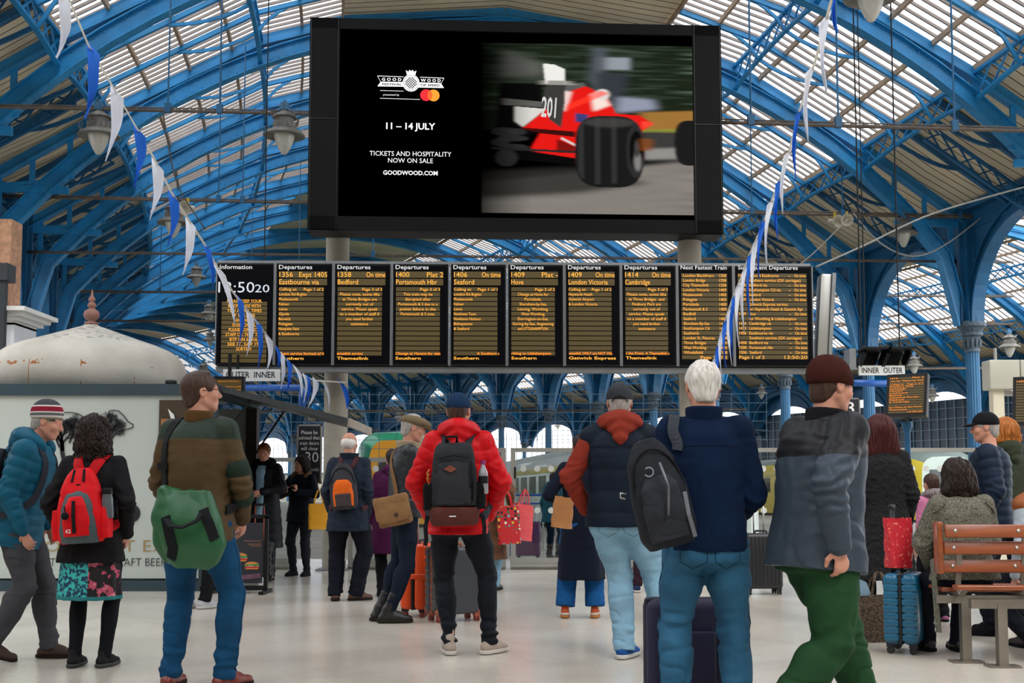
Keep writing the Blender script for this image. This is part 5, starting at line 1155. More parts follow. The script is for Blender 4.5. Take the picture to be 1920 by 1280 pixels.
        f.cone(s.nb-T@V3(0, 0, .02*k), s.hd(0, -.02, -.05), .06*k, .053*k, .02)
        # head
        A = s.HT
        def E(c, r, kk=.015, sub=False): f.ell(s.hd(*c), [x*k for x in r], kk, A, sub)
        def C(a, b_, r0, r1, kk=.01): f.cone(s.hd(*a), s.hd(*b_), r0*k, r1*k, kk)
        E((0, -.012, .028), (.074, .094, .085)); E((0, .028, -.03), (.06, .062, .085), .02); E((0, .06, -.088), (.028, .024, .022), .02)
        for e in (-1, 1):
            C((e*.056, -.005, -.045), (e*.022, .058, -.088), .016, .016, .02); C((e*.012, .08, .026), (e*.045, .066, .028), .012, .01, .012)
            E((e*.04, .062, -.022), (.024, .022, .02), .02); E((e*.033, .1, .008), (.018, .016, .011), .01, True); E((e*.033, .078, .006), (.0125, .0125, .0125), .003)
            E((e*.077, -.008, .0), (.010, .02, .032), .008); E((e*.086, -.006, .004), (.008, .01, .02), .006, True)
        C((0, .082, .018), (0, .104, -.022), .009, .014, .008); C((-.011, .094, -.026), (.011, .094, -.026), .009, .009, .006)
        C((-.022, .084, -.052), (.022, .084, -.052), .0075, .0075, .006); C((-.019, .082, -.063), (.019, .082, -.063), .0085, .0085, .006)
        Vv, Q = f.mesh(1); s.root = mesh_obj('person', Vv, Q, skin); s.root.location = s.pos; s.root.rotation_euler = (0, 0, s.rz)
    def hand(s, f, q, sg):
        k = s.k; h = s.hs[q]; w_ = s.wr[q]; d = unit(h['dir']) if 'dir' in h else unit(w_-s.el[q]); n = h.get('n'); n = s.T@V3(-sg, 0, 0) if n is None else s.T@V3(*n)
        if 'dir' in h: d = unit(s.T@V3(*h['dir']))
        n = unit(n-d*(n@d)); t = np.cross(d, n)*(1 if sg < 0 else -1)   # thumb side
        if 'flip' in h: t = -t
        c = h['curl']; kn = w_+d*.085*k
        f.cone(w_+d*.012*k, kn, .026*k, .037*k, .012, n, .42)
        for i, L in enumerate((.076, .084, .078, .062)):
            b0 = w_+d*(.086-.004*abs(i-1))*k+t*(.029-.0195*i)*k; p = b0; a = 0; rr = (.0092, .0092, .0088, .0078)[i]*max(1, .0052/ s.vox if False else 1)
            for j, fr in enumerate((.42, .33, .25)):
                a += R(c*(.8+.12*i)*(1 if j else .8)); dd = d*math.cos(a)+n*math.sin(a); p2 = p+dd*L*fr*k; f.cone(p, p2, rr*k*(1-.07*j), rr*k*(.93-.07*j), .004 if j else .008); p = p2
        b0 = w_+d*.028*k+t*.024*k+n*.006*k; d1 = unit(d*.6+t*.75+n*.35); p1 = b0+d1*.04*k; d2 = unit(d*.95+t*.2+n*.35); p2 = p1+d2*.032*k; f.cone(b0, p1, .014*k, .0115*k, .012); f.cone(p1, p2, .0112*k, .009*k, .005)
    # ---------------- garments
    def finish(s, f, name, m, fold=None, label=None, smooth=1, bvh=True):
        Vv, Q = f.mesh(smooth)
        if fold is not None and len(Vv):
            N = normals(Vv, Q); d = fold(Vv, N); Vv = Vv+N*d[:, None]
        o = mesh_obj(name, Vv, Q, m, s.root)
        if label: o['label'] = label
        if bvh and len(Vv): s.bv[name] = BVHTree.FromPolygons(Vv.tolist(), Q.tolist())
        return o
    def folds(s, amp=.004, sleeves=True, hem=None, puff=0):
        T = s.T; P = s.P
        def fn(V_, N):
            L = (V_-P)@T; d = vnoise(L, (9, 9, 5), 3)*amp+vnoise(L, (22, 22, 12), 9)*amp*.5+vnoise(L+vnoise(L, (4, 4, 4))[:, None]*.08, (6, 6, 26), 5)*amp*.45-np.clip(.2-np.abs(vnoise(L+vnoise(L, (5, 5, 5), 8)[:, None]*.06, (7, 7, 6), 17)), 0, 1)*amp*(0 if puff else 2.6)
            if sleeves:
                for q in 'LR':
                    r = np.linalg.norm(V_-s.el[q], axis=1); m_ = np.exp(-(r/.13)**2); ax = unit(s.wr[q]-s.el[q]); t_ = (V_-s.el[q])@ax
                    d = d+m_*np.sin(t_*120+vnoise(V_, (12, 12, 12))*3)*amp*.9
                    r = np.linalg.norm(V_-s.sh[q]-T@V3(0, 0, -.1), axis=1); m_ = np.exp(-(r/.1)**2); d = d+m_*vnoise(L, (30, 30, 8), 2)*amp
            return d
        return fn
    def jacket(s, m, hem=-.12, t=.03, cuff=.040, flare=.0, name='jacket', quilt=None, fold=.004, sleeve=.062, sleeves=True, rows=None, waist=0., top=.545, label=None, back=0., short=1., vox=None, cut=None, wave=None, fuzz=0, shoulder=1., ringc=True):
        k, w = s.k, s.w; lo = s.lo-.08; hi = s.hi+.08; lo[2] = max(lo[2], s.P[2]+(hem-.12)*k) if s.T[2, 2] > .9 else lo[2]
        f = SDF(lo, hi, vox or s.vox); T = s.T; B = s.belly
        base = [(-.9, .185, .145), (-.5, .175, .135), (-.2, .165, .125), (-.1, .162, .122), (0, .158, .118+B*.5), (.1, .146, .108+B), (.18, .14-waist, .106-waist*.6+B), (.3, .15, .112+B*.7), (.42, .155, .112), (.48, .125, .095), (.53, .08, .08), (top, .06, .07)]
        A = np.array(base); zz = [z for z in A[:, 0] if z > hem+.02]; rws = []
        for z in [hem]+zz:
            rx = np.interp(z, A[:, 0], A[:, 1])*w+t; ry = np.interp(z, A[:, 0], A[:, 2])*w+t; fl = flare*max(0, (.1-z)/(.1-hem)) if z < .1 else 0
            if z >= .53: rx -= t*.5; ry -= t*.5
            rws.append((z, 0, -.006-back*max(0, .2-abs(z-.3)), rx+fl, ry+fl*.8))
        if rows: rws = rows
        q2 = (quilt[0]*k, quilt[1]) if quilt else None
        f.prof((s.P, T), [tuple(c*k for c in r) for r in rws], .02, 2.35, q2, wave=wave)
        if cut: cut(f, s)
        for q, sg in (('L', -1), ('R', 1)):
            f.cone(s.nb-T@V3(0, 0, .045*k), s.sh[q]-T@V3(sg*.012*k, 0, .004*k), (.046+t*.5)*k, (.047*shoulder+t*.6)*k, .03)
            if sleeves:
                qt = (quilt[0], quilt[1]*1.1, .3) if quilt else None
                f.cone(s.sh[q], s.el[q], (sleeve*.86+t*.3)*k, (sleeve*.76+t*.15)*k, .018, quilt=qt)
                e = s.el[q]+(s.wr[q]-s.el[q])*short; f.cone(s.el[q], e, (sleeve*.76+t*.15)*k, cuff*k, .012, quilt=qt)
            else: f.cone(s.sh[q]-T@V3(sg*.02, 0, .0), s.sh[q]-T@V3(-sg*.012*k, 0, .01), (.06+t*.6)*k, (.058+t*.5)*k, .02)
        base_fold = s.folds(fold, sleeves)
        fn = base_fold if not fuzz else (lambda V_, N: base_fold(V_, N)+(vnoise(V_, (70, 70, 50))+vnoise(V_, (120, 120, 110), 4)*.6)*fuzz)
        return s.finish(f, name, m, fn, label)
    def trousers(s, m, t=.022, knee=.07, hem=.062, hemz=.05, name='trousers', seat=True, fold=.004, label=None, top=.1, thigh=.0, crease=1., vox=None, stack=0.):
        k, w = s.k, s.w; f = SDF(s.lo, np.maximum(s.hi*[1, 1, 0]+[0, 0, s.P[2]+.2], 0), vox or s.vox)
        rot = s.HR; rows = [(-.12, 0, -.015, .15*w+t, .105*w+t), (-.02, 0, -.015, .155*w+t, .112*w+t), (.06, 0, -.005, .148*w+t*.7, .1*w+t*.7), (top, 0, 0, .142*w+t*.5, .096*w+t*.5)]
        f.prof((s.P, rot), [tuple(c*k for c in r) for r in rows], .02)
        ends = {}
        for q, sg in (('L', -1), ('R', 1)):
            e = s.an[q]+V3(0, 0, (hemz-.085)*k) if abs(s.an[q][2]) < 9 else s.an[q]
            d = unit(s.an[q]-s.knee[q]); e = s.an[q]+d*(.085-hemz)*k*.6; mid = s.hip[q]*.5+s.knee[q]*.5
            f.cone(s.hip[q]-V3(0, 0, .02), mid, (.09*w+t+thigh)*k, (.072*w+t+thigh*.7)*k, .03); f.cone(mid, s.knee[q], (.072*w+t+thigh*.7)*k, knee*k, .03)
            f.cone(s.knee[q], e, knee*k, hem*k, .02)
            cf = s.knee[q]*.68+s.an[q]*.32; a_ = R(s.feet[q][3]); fd = V3(-math.sin(a_), math.cos(a_), 0); f.ell(cf-fd*.018*k, (knee*.9*k, knee*.95*k, .12*k), .03)
            if seat: f.ell(s.P+rot@V3(sg*.068*k*w, -.052*k, -.055*k), (.082*k*w+t*.5, .078*k+t*.4, .095*k), .03)
            ends[q] = (e, d); f.cone(e-d*.005, e+d*.2, .09*k, .09*k, .0, sub=True) if False else None
        # flat hem
        for q in 'LR':
            e, d = ends[q]; c = e+d*.1*k; z_ = d; x_ = unit(np.cross(z_, V3(0, 1, .01))); y_ = np.cross(z_, x_); f.box(c, (.3*k, .3*k, .16*k), .01, .002, np.stack([x_, y_, z_], 1), True) if s.an[q][2] < .4 else None
        def fn(V_, N):
            wp = V_+vnoise(V_, (5, 5, 5))[:, None]*.05; d = vnoise(V_, (8, 8, 5), 1)*fold*.8+vnoise(V_, (20, 20, 14), 6)*fold*.4-np.clip(.22-np.abs(vnoise(wp, (6, 6, 11), 21)), 0, 1)*fold*4.5
            for q in 'LR':
                for ctr, rad_, A_, fr in ((s.knee[q], .11, 1., 95), (s.an[q]+V3(0, 0, .05), .12, 1.2+stack, 110), (s.hip[q]-V3(0, 0, .08), .1, .8, 80)):
                    r = np.linalg.norm(V_-ctr, axis=1); m_ = np.exp(-(r/rad_)**2); ax = unit(s.an[q]-s.knee[q]); t_ = (V_-ctr)@ax; wob = vnoise(V_, (9, 9, 9), 2)*2.8+vnoise(V_, (18, 18, 6), 8)*1.2
                    d = d+m_*(np.sin(t_*fr*.8+wob*1.5)*.45*(.4+.6*np.abs(vnoise(V_, (7, 7, 7), 11)))+vnoise(V_+vnoise(V_, (6, 6, 6))[:, None]*.03, (11, 11, 34), 13)*1.9)*fold*A_*crease
            return d
        return s.finish(f, name, m, fn, label)
    def pockets(s, m, key='trousers', z=-.02, w_=.062, h=.13, cx=.078, seam=True):
        k = s.k
        for sg in (-1, 1):
            c = lambda x, zz: s.P+s.HR@V3((sg*cx+x)*k, -.3, (z+zz)*k); pl = [c(-w_, 0), c(w_, 0), c(w_*.95, -h*.75), c(0, -h), c(-w_*.95, -h*.75), c(-w_, 0)]; out = []
            for i in range(5):
                for j in range(6):
                    p = Vector(tuple(pl[i]+(pl[i+1]-pl[i])*j/6)); r = s.bv[key].ray_cast(p, Vector((0, 1, 0)))
                    if r[0] is not None: out.append(r[0]+r[1]*.001)
            if len(out) > 8: mb = MB(); mb.tube(out+[out[0]], .0022, 5); mb.build('pocket_seam', m, s.root, smooth=True)
            pts = []
            for j in range(22):
                t = j/21; a = s.hip['L' if sg < 0 else 'R']; kn = s.knee['L' if sg < 0 else 'R']; an = s.an['L' if sg < 0 else 'R']; p = a+(kn-a)*min(1, t*2) if t < .5 else kn+(an-kn)*(t-.5)*1.9
                r = s.bv[key].ray_cast(Vector(tuple(p+V3(sg*.4, 0, 0))), Vector((-sg, 0, 0)))
                if r[0] is not None: pts.append(r[0]+r[1]*.0005)
            if seam and len(pts) > 6: mb = MB(); mb.tube(pts, .0022, 5); mb.build('side_seam', m, s.root, smooth=True)
    def skirt(s, m, z0=.08, z1=-.42, r0=.16, r1=.24, name='skirt', wave=(.06, 9, 0), label=None, lo=None):
        k = s.k; f = SDF(s.P+V3(-.4, -.35, z1*k-.05), s.P+V3(.4, .35, .2), s.vox)
        f.prof((s.P, rotm(0)), [((z0)*k, 0, 0, r0*k, r0*.75*k), (-.1*k, 0, -.01, (r0+.03)*k, r0*.85*k), (z1*k, 0, -.01, r1*k, r1*.75*k)], .01, 2.1, wave=wave)
        return s.finish(f, name, m, lambda V_, N: vnoise(V_, (9, 9, 4))*.004, label)
    def shoes(s, m, sole=None, boot=0., name='shoe', size=1., heel=0., high=0., lace=None, label=None):
        k = s.k*size; out = []
        for q, sg in (('L', -1), ('R', 1)):
            ft = s.feet[q]; a_ = R(ft[3]); pit = R(ft[4]) if len(ft) > 4 else 0
            Rz = Matrix.Rotation(a_, 3, 'Z'); Rp = Matrix.Rotation(-pit, 3, 'X'); M = np.array(Rz@Rp)
            toe = V3(0, .135*k, 0); an = s.an[q]; base = an-V3(0, 0, .085*s.k)
            # pivot at the toe ball for a raised heel
            O = base.copy()
            if pit: O = s.an[q] - M@V3(0, 0, .085*s.k)
            P_ = lambda x, y, z: O+M@V3(x*k, y*k, z*k)
            lo, hi = O-.3, O+.3; lo[2] = max(-.02, lo[2]); hi[2] = O[2]+.2+boot; vx = min(s.vox, .008); f = SDF(lo, hi, vx)
            f.cone(P_(0, -.045, .045), P_(0, .05, .045), .036*k, .040*k, .02, M[:, 2], .9); f.cone(P_(0, .05, .042), P_(sg*-.004, .15, .034), .042*k, .036*k, .02, M[:, 2], .78)
            f.cone(P_(0, -.03, .05), P_(0, -.015, .105), .036*k, .036*k, .02); f.cone(P_(0, .0, .085), P_(0, .09, .055), .034*k, .03*k, .02)
            if boot: f.cone(P_(0, -.012, .08), an+unit(s.knee[q]-an)*boot, .040*k, .052*k, .02)
            f.box(P_(0, .05, -.035), (.4, .5, .1*k), .0, .002, M, True)
            o = s.finish(f, name, m, (lambda V_, N: vnoise(V_, (40, 40, 40))*.0015) , label, bvh=False)
            f = SDF(lo, hi, vx*.8); f.cone(P_(0, -.048, .018), P_(0, .05, .018), .042*k, .043*k, .01, M[:, 2], 2); f.cone(P_(0, .05, .018), P_(sg*-.004, .152, .018), .046*k, .039*k, .02, M[:, 2], 2)
            f.box(P_(0, .05, -.055), (.5, .6, .12*k), .0, .0, M, True); f.box(P_(0, .05, .03+.06*1+heel*.0), (.5, .6, .12*k), .0, .0, M, True)
            Vv, Q = f.mesh(0); so = mesh_obj('sole', Vv, Q, sole or m, o)
            if lace is not None:
                mb = MB()
                for j in range(4):
                    y0 = .03+.022*j; z0 = .108-.0135*j; mb.tube([P_(-.02, y0, z0-.012), P_(0, y0+.006, z0), P_(.02, y0, z0-.012)], .0035*k, 6)
                mb.tube([P_(.0, .02, .115), P_(.03, .03, .11), P_(.04, .02, .09)], .003*k, 5); mb.tube([P_(.0, .02, .115), P_(-.03, .035, .11), P_(-.042, .03, .085)], .003*k, 5)
                mb.build('lace', lace, o)
            out.append(o)
        return out
    def ring(s, m, name, z0=.5, z1=.6, rx=.078, ry=.08, th=.014, cy=.0, flare=.0, open_=False, fold=.002, label=None, tip=0., tilt=.0):
        k = s.k; f = SDF(s.nb-.2, s.nb+.2, min(s.vox, .007)); rw = lambda e, z0_, z1_: [(z*k, 0, (cy-tilt*(z-z0))*k, (rx+flare*(z-z0)/(z1-z0)+e)*k, (ry+flare*(z-z0)/(z1-z0)+e)*k) for z in (z0_, (z0_+z1_)/2, z1_)]
        f.prof((s.P, s.T), rw(0, z0, z1), .01, 2.1); f.prof((s.P, s.T), rw(-th, z0-.05, z1+.05), .004, 2.1, sub=True)
        return s.finish(f, name, m, lambda V_, N: vnoise(V_, (15, 15, 15))*fold, label, bvh=False)
    def hood(s, m, r=.048, name='hood', drop=0., size=1., fold=.005, label=None, quilt=None):
        k = s.k; f = SDF(s.nb-.28, s.nb+.28, min(s.vox, .008)); n_ = 12; pts = []
        for i in range(n_+1):
            a = PI*(-.12+1.24*i/n_); pts.append(s.tp(.095*size*math.cos(a), .035-.1*size*math.sin(a), .545+.035*math.sin(a)))
        for i in range(n_):
            rr = r*(.62+.45*math.sin(PI*(i+.5)/n_)); f.cone(pts[i], pts[i+1], rr*k, rr*k, .03)
        f.cone(s.tp(0, -.11*size, .57), s.tp(0, -.145*size, .455-drop), .062*size*k, .026*k, .04, s.T[:, 0], 1.25); f.cone(s.tp(-.065*size, -.085, .575), s.tp(0, -.14*size, .47-drop), .035*k, .02*k, .03); f.cone(s.tp(.065*size, -.085, .575), s.tp(0, -.14*size, .47-drop), .035*k, .02*k, .03)
        def fn(V_, N):
            L = (V_-s.nb)@s.T; return vnoise(L, (12, 12, 14), 4)*fold+np.sin(L[:, 2]*80+np.abs(L[:, 0])*55+vnoise(L, (8, 8, 8))*2)*fold*.6
        return s.finish(f, name, m, fn, label, bvh=False)
    def hair(s, m, kind='short', name='hair', vol=1., label=None, length=.2, amp=None, crown=True):
        lk = False; k = s.k; A = s.HT; vx = min(s.vox, .0075); f = SDF(s.hc-.34, s.hc+.2, vx); F3 = np.array(A)
        E = lambda c, r, kk=.015, sub=False: f.ell(s.hd(*c), [x*k for x in r], kk, A, sub)
        if kind == 'short':
            E((0, -.014, .034), (.081*vol, .101*vol, .092*vol)); E((0, -.055, -.03), (.06, .05, .07), .02)
            E((0, .1, -.03), (.085, .07, .085), .012, True)
            for e in (-1, 1): E((e*.088, .01, -.025), (.03, .036, .045), .01, True)
            f.box(s.hd(0, -.02, -.14), (.3, .3, .11*k), .01, .01, A, True)
            a_ = amp or .0028; fr = (60, 60, 18)
        elif kind == 'bald':
            E((0, -.03, .0), (.081, .092, .07)); E((0, .07, .0), (.1, .08, .2), .012, True); f.box(s.hd(0, -.02, -.125), (.3, .3, .1*k), .01, .01, A, True)
            for e in (-1, 1): E((e*.088, .015, -.03), (.03, .03, .04), .01, True)
            a_ = .003; fr = (50, 50, 20)
        else:
            rows = [(-length-.02, .10*vol if kind != 'curly' else .1, .05), (-length+.03, .125*vol, .085), (-.08, .112*vol, .1), (0, .1*vol, .11), (.06, .088*vol, .108), (.1, .06, .08)]
            f.prof((s.hc, F3), [(z*k, 0, -.035*k, rx*k, ry*k) for z, rx, ry in rows], .02, 2.1)
            E((0, -.016, .038), (.088*vol, .106*vol, .095*vol), .02)
            E((0, .125, -.04), (.075, .09, .12), .015, True); f.ell(s.hd(0, .075, -length-.02), (.075*k, .08*k, .15*k), .02, A, True)
            lk = True; a_ = amp or {'curly': .011, 'long': .004, 'wavy': .006}[kind]; fr = {'curly': (28, 28, 24), 'long': (45, 45, 5), 'wavy': (34, 34, 14)}[kind]
        def fn(V_, N):
            L = (V_-s.hc)@F3; w_ = vnoise(L, (9, 9, 9), 3)[:, None]*(.03 if kind != 'short' else .012); d = vnoise(L+w_, fr, 2)*a_+vnoise(L+w_, tuple(x*2.1 for x in fr), 7)*a_*.55
            if kind == 'curly': d = d+np.abs(np.sin(L[:, 2]*60+L[:, 0]*40+vnoise(L, (14, 14, 14))*5))*.006
            return d
        o = s.finish(f, name, m, fn, label, 1, bvh=True)
        if lk and s.vox < .0112:
            rr = random.Random(5); mb = MB(); bv = s.bv[name]; nl = 170 if s.vox < .009 else 90
            for i in range(nl):
                a0 = rr.uniform(-2.35, 2.35); ph = rr.uniform(0, 6); L_ = length+rr.uniform(-.025, .03); r0 = rr.uniform(.0035, .0062)*(1.15 if kind == 'curly' else 1); pts = []; rad_ = []; st = rr.choice([0, 0, .25, .5]); N_ = 26 if kind == 'curly' else 16
                am = {'curly': .10, 'wavy': .13, 'long': .035}[kind]; fq = {'curly': 26, 'wavy': 13, 'long': 5}[kind]
                for j in range(N_):
                    t = st+(1-st)*j/(N_-1); a = a0*(.35+.65*min(1, t/.4))+am*math.sin(t*fq+ph)*min(1, t*2)
                    if t < .42: q = t/.42*PI/2; ro = .13*math.sin(q); z = .035+.1*math.cos(q)
                    else: ro = .125; z = .035-(t-.42)/.58*(L_+.035)
                    p = Vector(tuple(s.hd(ro*math.sin(a), -.015-ro*math.cos(a), z))); q_ = bv.find_nearest(p); off = r0*.35+(.005*math.sin(t*fq*1.7+ph*2) if kind == 'curly' else .002*math.sin(t*fq+ph)); pts.append(q_[0]+q_[1]*off); rad_.append(r0*(1-.75*max(0, (t-.7)/.3)**2)*(.5 if j == 0 else 1))
                if kind == 'curly':
                    e = pts[-1]; d_ = Vector(tuple(unit(np.array(e)-s.hc)))
                    for j in range(1, 6): an = j*1.3+ph; pts.append(e+Vector((math.cos(an)*.011, math.sin(an)*.011, -.006*j))+d_*.004*j); rad_.append(r0*(1-j*.15))
                mb.tube(pts, rad_, 5)
            mb.build('hair_locks', m, o, smooth=True)
        return o
    def cap(s, m, brim=None, name='cap', brimdir=1, flat=False, peak=.07):
        k = s.k; A = s.HT; f = SDF(s.hc-.2, s.hc+.25, min(s.vox, .007)); E = lambda c, r, kk=.015, sub=False: f.ell(s.hd(*c), [x*k for x in r], kk, A, sub)
        if flat: E((0, .0, .06), (.098, .128, .052)); E((0, .02, .05), (.09, .12, .04)); f.box(s.hd(0, 0, -.025), (.4, .4, .1*k), .0, .004, A, True)
        else: E((0, -.014, .036), (.086, .105, .095)); f.box(s.hd(0, 0, -.035), (.4, .4, .11*k), .0, .005, np.array(A)@rotm(0, -4), True)
        o = s.finish(f, name, m, lambda V_, N: vnoise(V_, (16, 16, 16))*.002, bvh=False)
        f = SDF(s.hc-.26, s.hc+.26, .005 if s.vox < .01 else .008); y = .1 if brimdir > 0 else -.1
        f.ell(s.hd(0, brimdir*.095, .03), (.078*k, peak*k, .012), .0, np.array(A)@rotm(0, 8*brimdir)); f.ell(s.hd(0, brimdir*.02, .03), (.066*k, .078*k, .05*k), .0, A, True)
        Vv, Q = f.mesh(1); mesh_obj('brim', Vv, Q, brim or m, o)
        return o
    def beanie(s, m, name='beanie', slouch=.02, cuff=None, tall=0.):
        k = s.k; A = s.HT; f = SDF(s.hc-.2, s.hc+.26, min(s.vox, .007)); E = lambda c, r, kk=.015, sub=False: f.ell(s.hd(*c), [x*k for x in r], kk, A, sub)
        E((0, -.012-slouch*.3, .045+tall*.5), (.088, .108, .1+tall)); E((0, -.05, .06), (.07, .07, .07), .03); f.box(s.hd(0, 0, -.055), (.4, .4, .13*k), .0, .006, np.array(A)@rotm(0, -6), True)
        F3 = np.array(A)
        def fn(V_, N):
            L = (V_-s.hc)@F3; an = np.arctan2(L[:, 0], L[:, 1]); return np.sin(an*60)*.0009+vnoise(L, (14, 14, 14))*.003
        o = s.finish(f, name, m, fn, bvh=False)
        if cuff is not None:
            f = SDF(s.hc-.2, s.hc+.26, min(s.vox, .007)); E2 = lambda c, r, sub=False: f.ell(s.hd(*c), [x*k for x in r], .005, A, sub); E2((0, -.012, .03), (.092, .112, .1)); M6 = np.array(A)@rotm(0, -6); f.box(s.hd(0, 0, -.055), (.4, .4, .13*k), .0, .004, M6, True); f.box(s.hd(0, 0, .125), (.4, .4, .13*k), .0, .004, M6, True); s.finish(f, 'cuff', cuff, fn, bvh=False)
        return o
    # ---------------- things carried
    def surf(s, pts, off, key='jacket', n=28, smooth_=2):
        """lay a path of figure points on a garment; returns points and outward normals"""
        P_ = [Vector(tuple(p)) for p in pts]; Q_ = []
        for i in range(len(P_)-1):
            for j in range(max(1, n//(len(P_)-1))): Q_.append(P_[i].lerp(P_[i+1], j/max(1, n//(len(P_)-1))))
        Q_.append(P_[-1]); out = []; nr = []
        for p in Q_:
            r = s.bv[key].find_nearest(p); out.append(r[0]+r[1]*off); nr.append(r[1])
        for _ in range(smooth_):
            out = [out[0]]+[(out[i-1]+out[i]*2+out[i+1])/4 for i in range(1, len(out)-1)]+[out[-1]]; nr = [nr[0]]+[((nr[i-1]+nr[i]*2+nr[i+1])/4).normalized() for i in range(1, len(nr)-1)]+[nr[-1]]
        return out, nr
    def carry(s, name, label, cat, origin, rot=None, group=None):
        """an Empty for a thing held or worn; returns (root, inverse) with inverse mapping figure points to its local frame"""
        Mw = Matrix.Translation(s.pos)@Matrix.Rotation(s.rz, 4, 'Z'); Ml = Matrix.Translation(Vector(tuple(origin)))@(Matrix([[float(rot[i][j]) for j in range(3)] for i in range(3)]).to_4x4() if rot is not None else Matrix.Identity(4))
        o = bpy.data.objects.new(name, None); COL.objects.link(o); o.matrix_world = Mw@Ml; o.empty_display_size = .1; tag(o, label, cat, group); return o, Ml.inverted()
def sdf_part(name, f, m, parent, fold=.002, fr=(14, 14, 14), smooth=1, label=None):
    Vv, Q = f.mesh(smooth)
    if fold: N = normals(Vv, Q); Vv = Vv+N*(vnoise(Vv, fr, 3)*fold+vnoise(Vv, tuple(x*2.3 for x in fr), 5)*fold*.4-np.clip(.18-np.abs(vnoise(Vv+vnoise(Vv, (5, 5, 5), 6)[:, None]*.05, tuple(x*.9 for x in fr), 19)), 0, 1)*fold*5)[:, None]
    o = mesh_obj(name, Vv, Q, m, parent)
    if label: o['label'] = label
    return o
def strap_mesh(name, out, nr, w_, th, m, parent, inv):
    mb = MB(); mb.sweep([inv@p for p in out], [inv.to_3x3()@n_ for n_ in nr], w_, th); return mb.build(name, m, parent)
def zonemat(name, zones, axis='Z', rough=.8, bump=.2, bs=200, noise=.0, sheen=0.):
    """stacked plain colours along an object axis: [(upper limit, colour)...]"""
    if name in MATS: return MATS[name]
    m = mat(name, zones[0][1], rough, 0, .05, 8, bump, bs, spec=.3); n, l, b = nodes_of(m); t = n.new('ShaderNodeTexCoord'); sp = n.new('ShaderNodeSeparateXYZ'); l.new(t.outputs['Object'], sp.inputs[0]); src = sp.outputs[axis]
    if noise: nn = n.new('ShaderNodeTexNoise'); nn.inputs['Scale'].default_value = 6; l.new(t.outputs['Object'], nn.inputs[0]); a = n.new('ShaderNodeMath'); a.operation = 'MULTIPLY_ADD'; a.inputs[1].default_value = noise; l.new(nn.outputs['Fac'], a.inputs[0]); l.new(src, a.inputs[2]); src = a.outputs[0]
    prev = None; cur = (*lin(zones[0][1]), 1)
    for (lim, _), (_, c2) in zip(zones[:-1], zones[1:]):
        g = n.new('ShaderNodeMath'); g.operation = 'GREATER_THAN'; g.inputs[1].default_value = lim+noise*.5; l.new(src, g.inputs[0]); x = n.new('ShaderNodeMix'); x.data_type = 'RGBA'; l.new(g.outputs[0], x.inputs['Factor'])
        if prev is None: x.inputs['A'].default_value = cur
        else: l.new(prev, x.inputs['A'])
        x.inputs['B'].default_value = (*lin(c2), 1); prev = x.outputs['Result']
    l.new(prev, b.inputs['Base Color']); return m
def hairmat(name, c1, c2, rough=.45): return mat(name, c1, rough, 0, 0, 30, .3, 90, spec=.25, stretch=(3, 3, .5), col2=c2, thr=.5, sharp=.2)
def foot(px, py): return ground(px, py)
def PX2(px, d): return at(px, 920, d).x
h_dark = hairmat('dark_brown_hair', '#150e0c', '#33251f'); h_brown = hairmat('brown_hair', '#33231c', '#503a2f'); h_white = hairmat('white_hair', '#c9c4be', '#ece9e4', .6); h_burg = hairmat('burgundy_hair', '#2c1416', '#5c2c2b'); h_ging = hairmat('ginger_hair', '#8a4a20', '#c9803c'); h_grey = hairmat('grey_hair', '#8a8581', '#b5b0aa', .6)
denim = fabric('blue_denim', '#134468', .8, .3, 5); denim_l = fabric('light_washed_denim', '#7fa6bd', .8, .22, 4); denim_d = fabric('mid_denim', '#2c5a78', .8, .3, 4); navy_t = fabric('navy_trouser', '#11141f', .75, .15, 6); black_f = fabric('black_cloth', '#14151a', .8, .2, 8)
def tubeparts(name, pts, r, m, parent): mb = MB(); mb.tube(pts, r, 8); return mb.build(name, m, parent, smooth=True)

# ---------------------------------------------------------------- woman with the red backpack
g = foot(166, 1250)
P = Fig('woman with dark curly hair in a black jacket and patterned turquoise skirt, seen from behind', g, R(0), H=1.585, w=1.06, feet={'L': (-.1, 0, 0, 0), 'R': (.11, 0, 0, -14)}, hands={'L': dict(at=(-.23, .04, .0), hint=(-.6, -1, 0)), 'R': dict(at=(.23, .04, .0), hint=(.6, -1, 0))}, head=(-12, 0), vox=.0068)
blk_j = fabric('black_velvet_jacket', '#17171a', .75, .3, 10, .3)
P.jacket(blk_j, hem=-.2, t=.03, flare=.03, sleeve=.07, cuff=.048, fold=.006); P.ring(blk_j, 'collar', .51, .58, .075, .08, .02)
m = mat('patchwork_skirt', '#123a5a', .7, 0, 0, 48, .2, 150, col2='#3cc2bd', thr=.5, sharp=.03); n, l, b = nodes_of(m); s0 = b.inputs['Base Color'].links[0].from_socket; tcn = n.new('ShaderNodeTexCoord'); sp = n.new('ShaderNodeSeparateXYZ'); l.new(tcn.outputs['Object'], sp.inputs[0])
vz = n.new('ShaderNodeTexNoise'); vz.inputs['Scale'].default_value = 17; vz.inputs['Detail'].default_value = 3; l.new(tcn.outputs['Object'], vz.inputs[0]); rp = n.new('ShaderNodeValToRGB'); rp.color_ramp.interpolation = 'CONSTANT'; rp.color_ramp.elements[0].color = (*lin('#120d12'), 1); rp.color_ramp.elements[1].position = .55; rp.color_ramp.elements[1].color = (*lin('#c2506a'), 1); e = rp.color_ramp.elements.new(.66); e.color = (*lin('#e8a7ae'), 1); l.new(vz.outputs['Fac'], rp.inputs[0])
def gt(src, v): q = n.new('ShaderNodeMath'); q.operation = 'GREATER_THAN'; q.inputs[1].default_value = v; l.new(src, q.inputs[0]); return q.outputs[0]
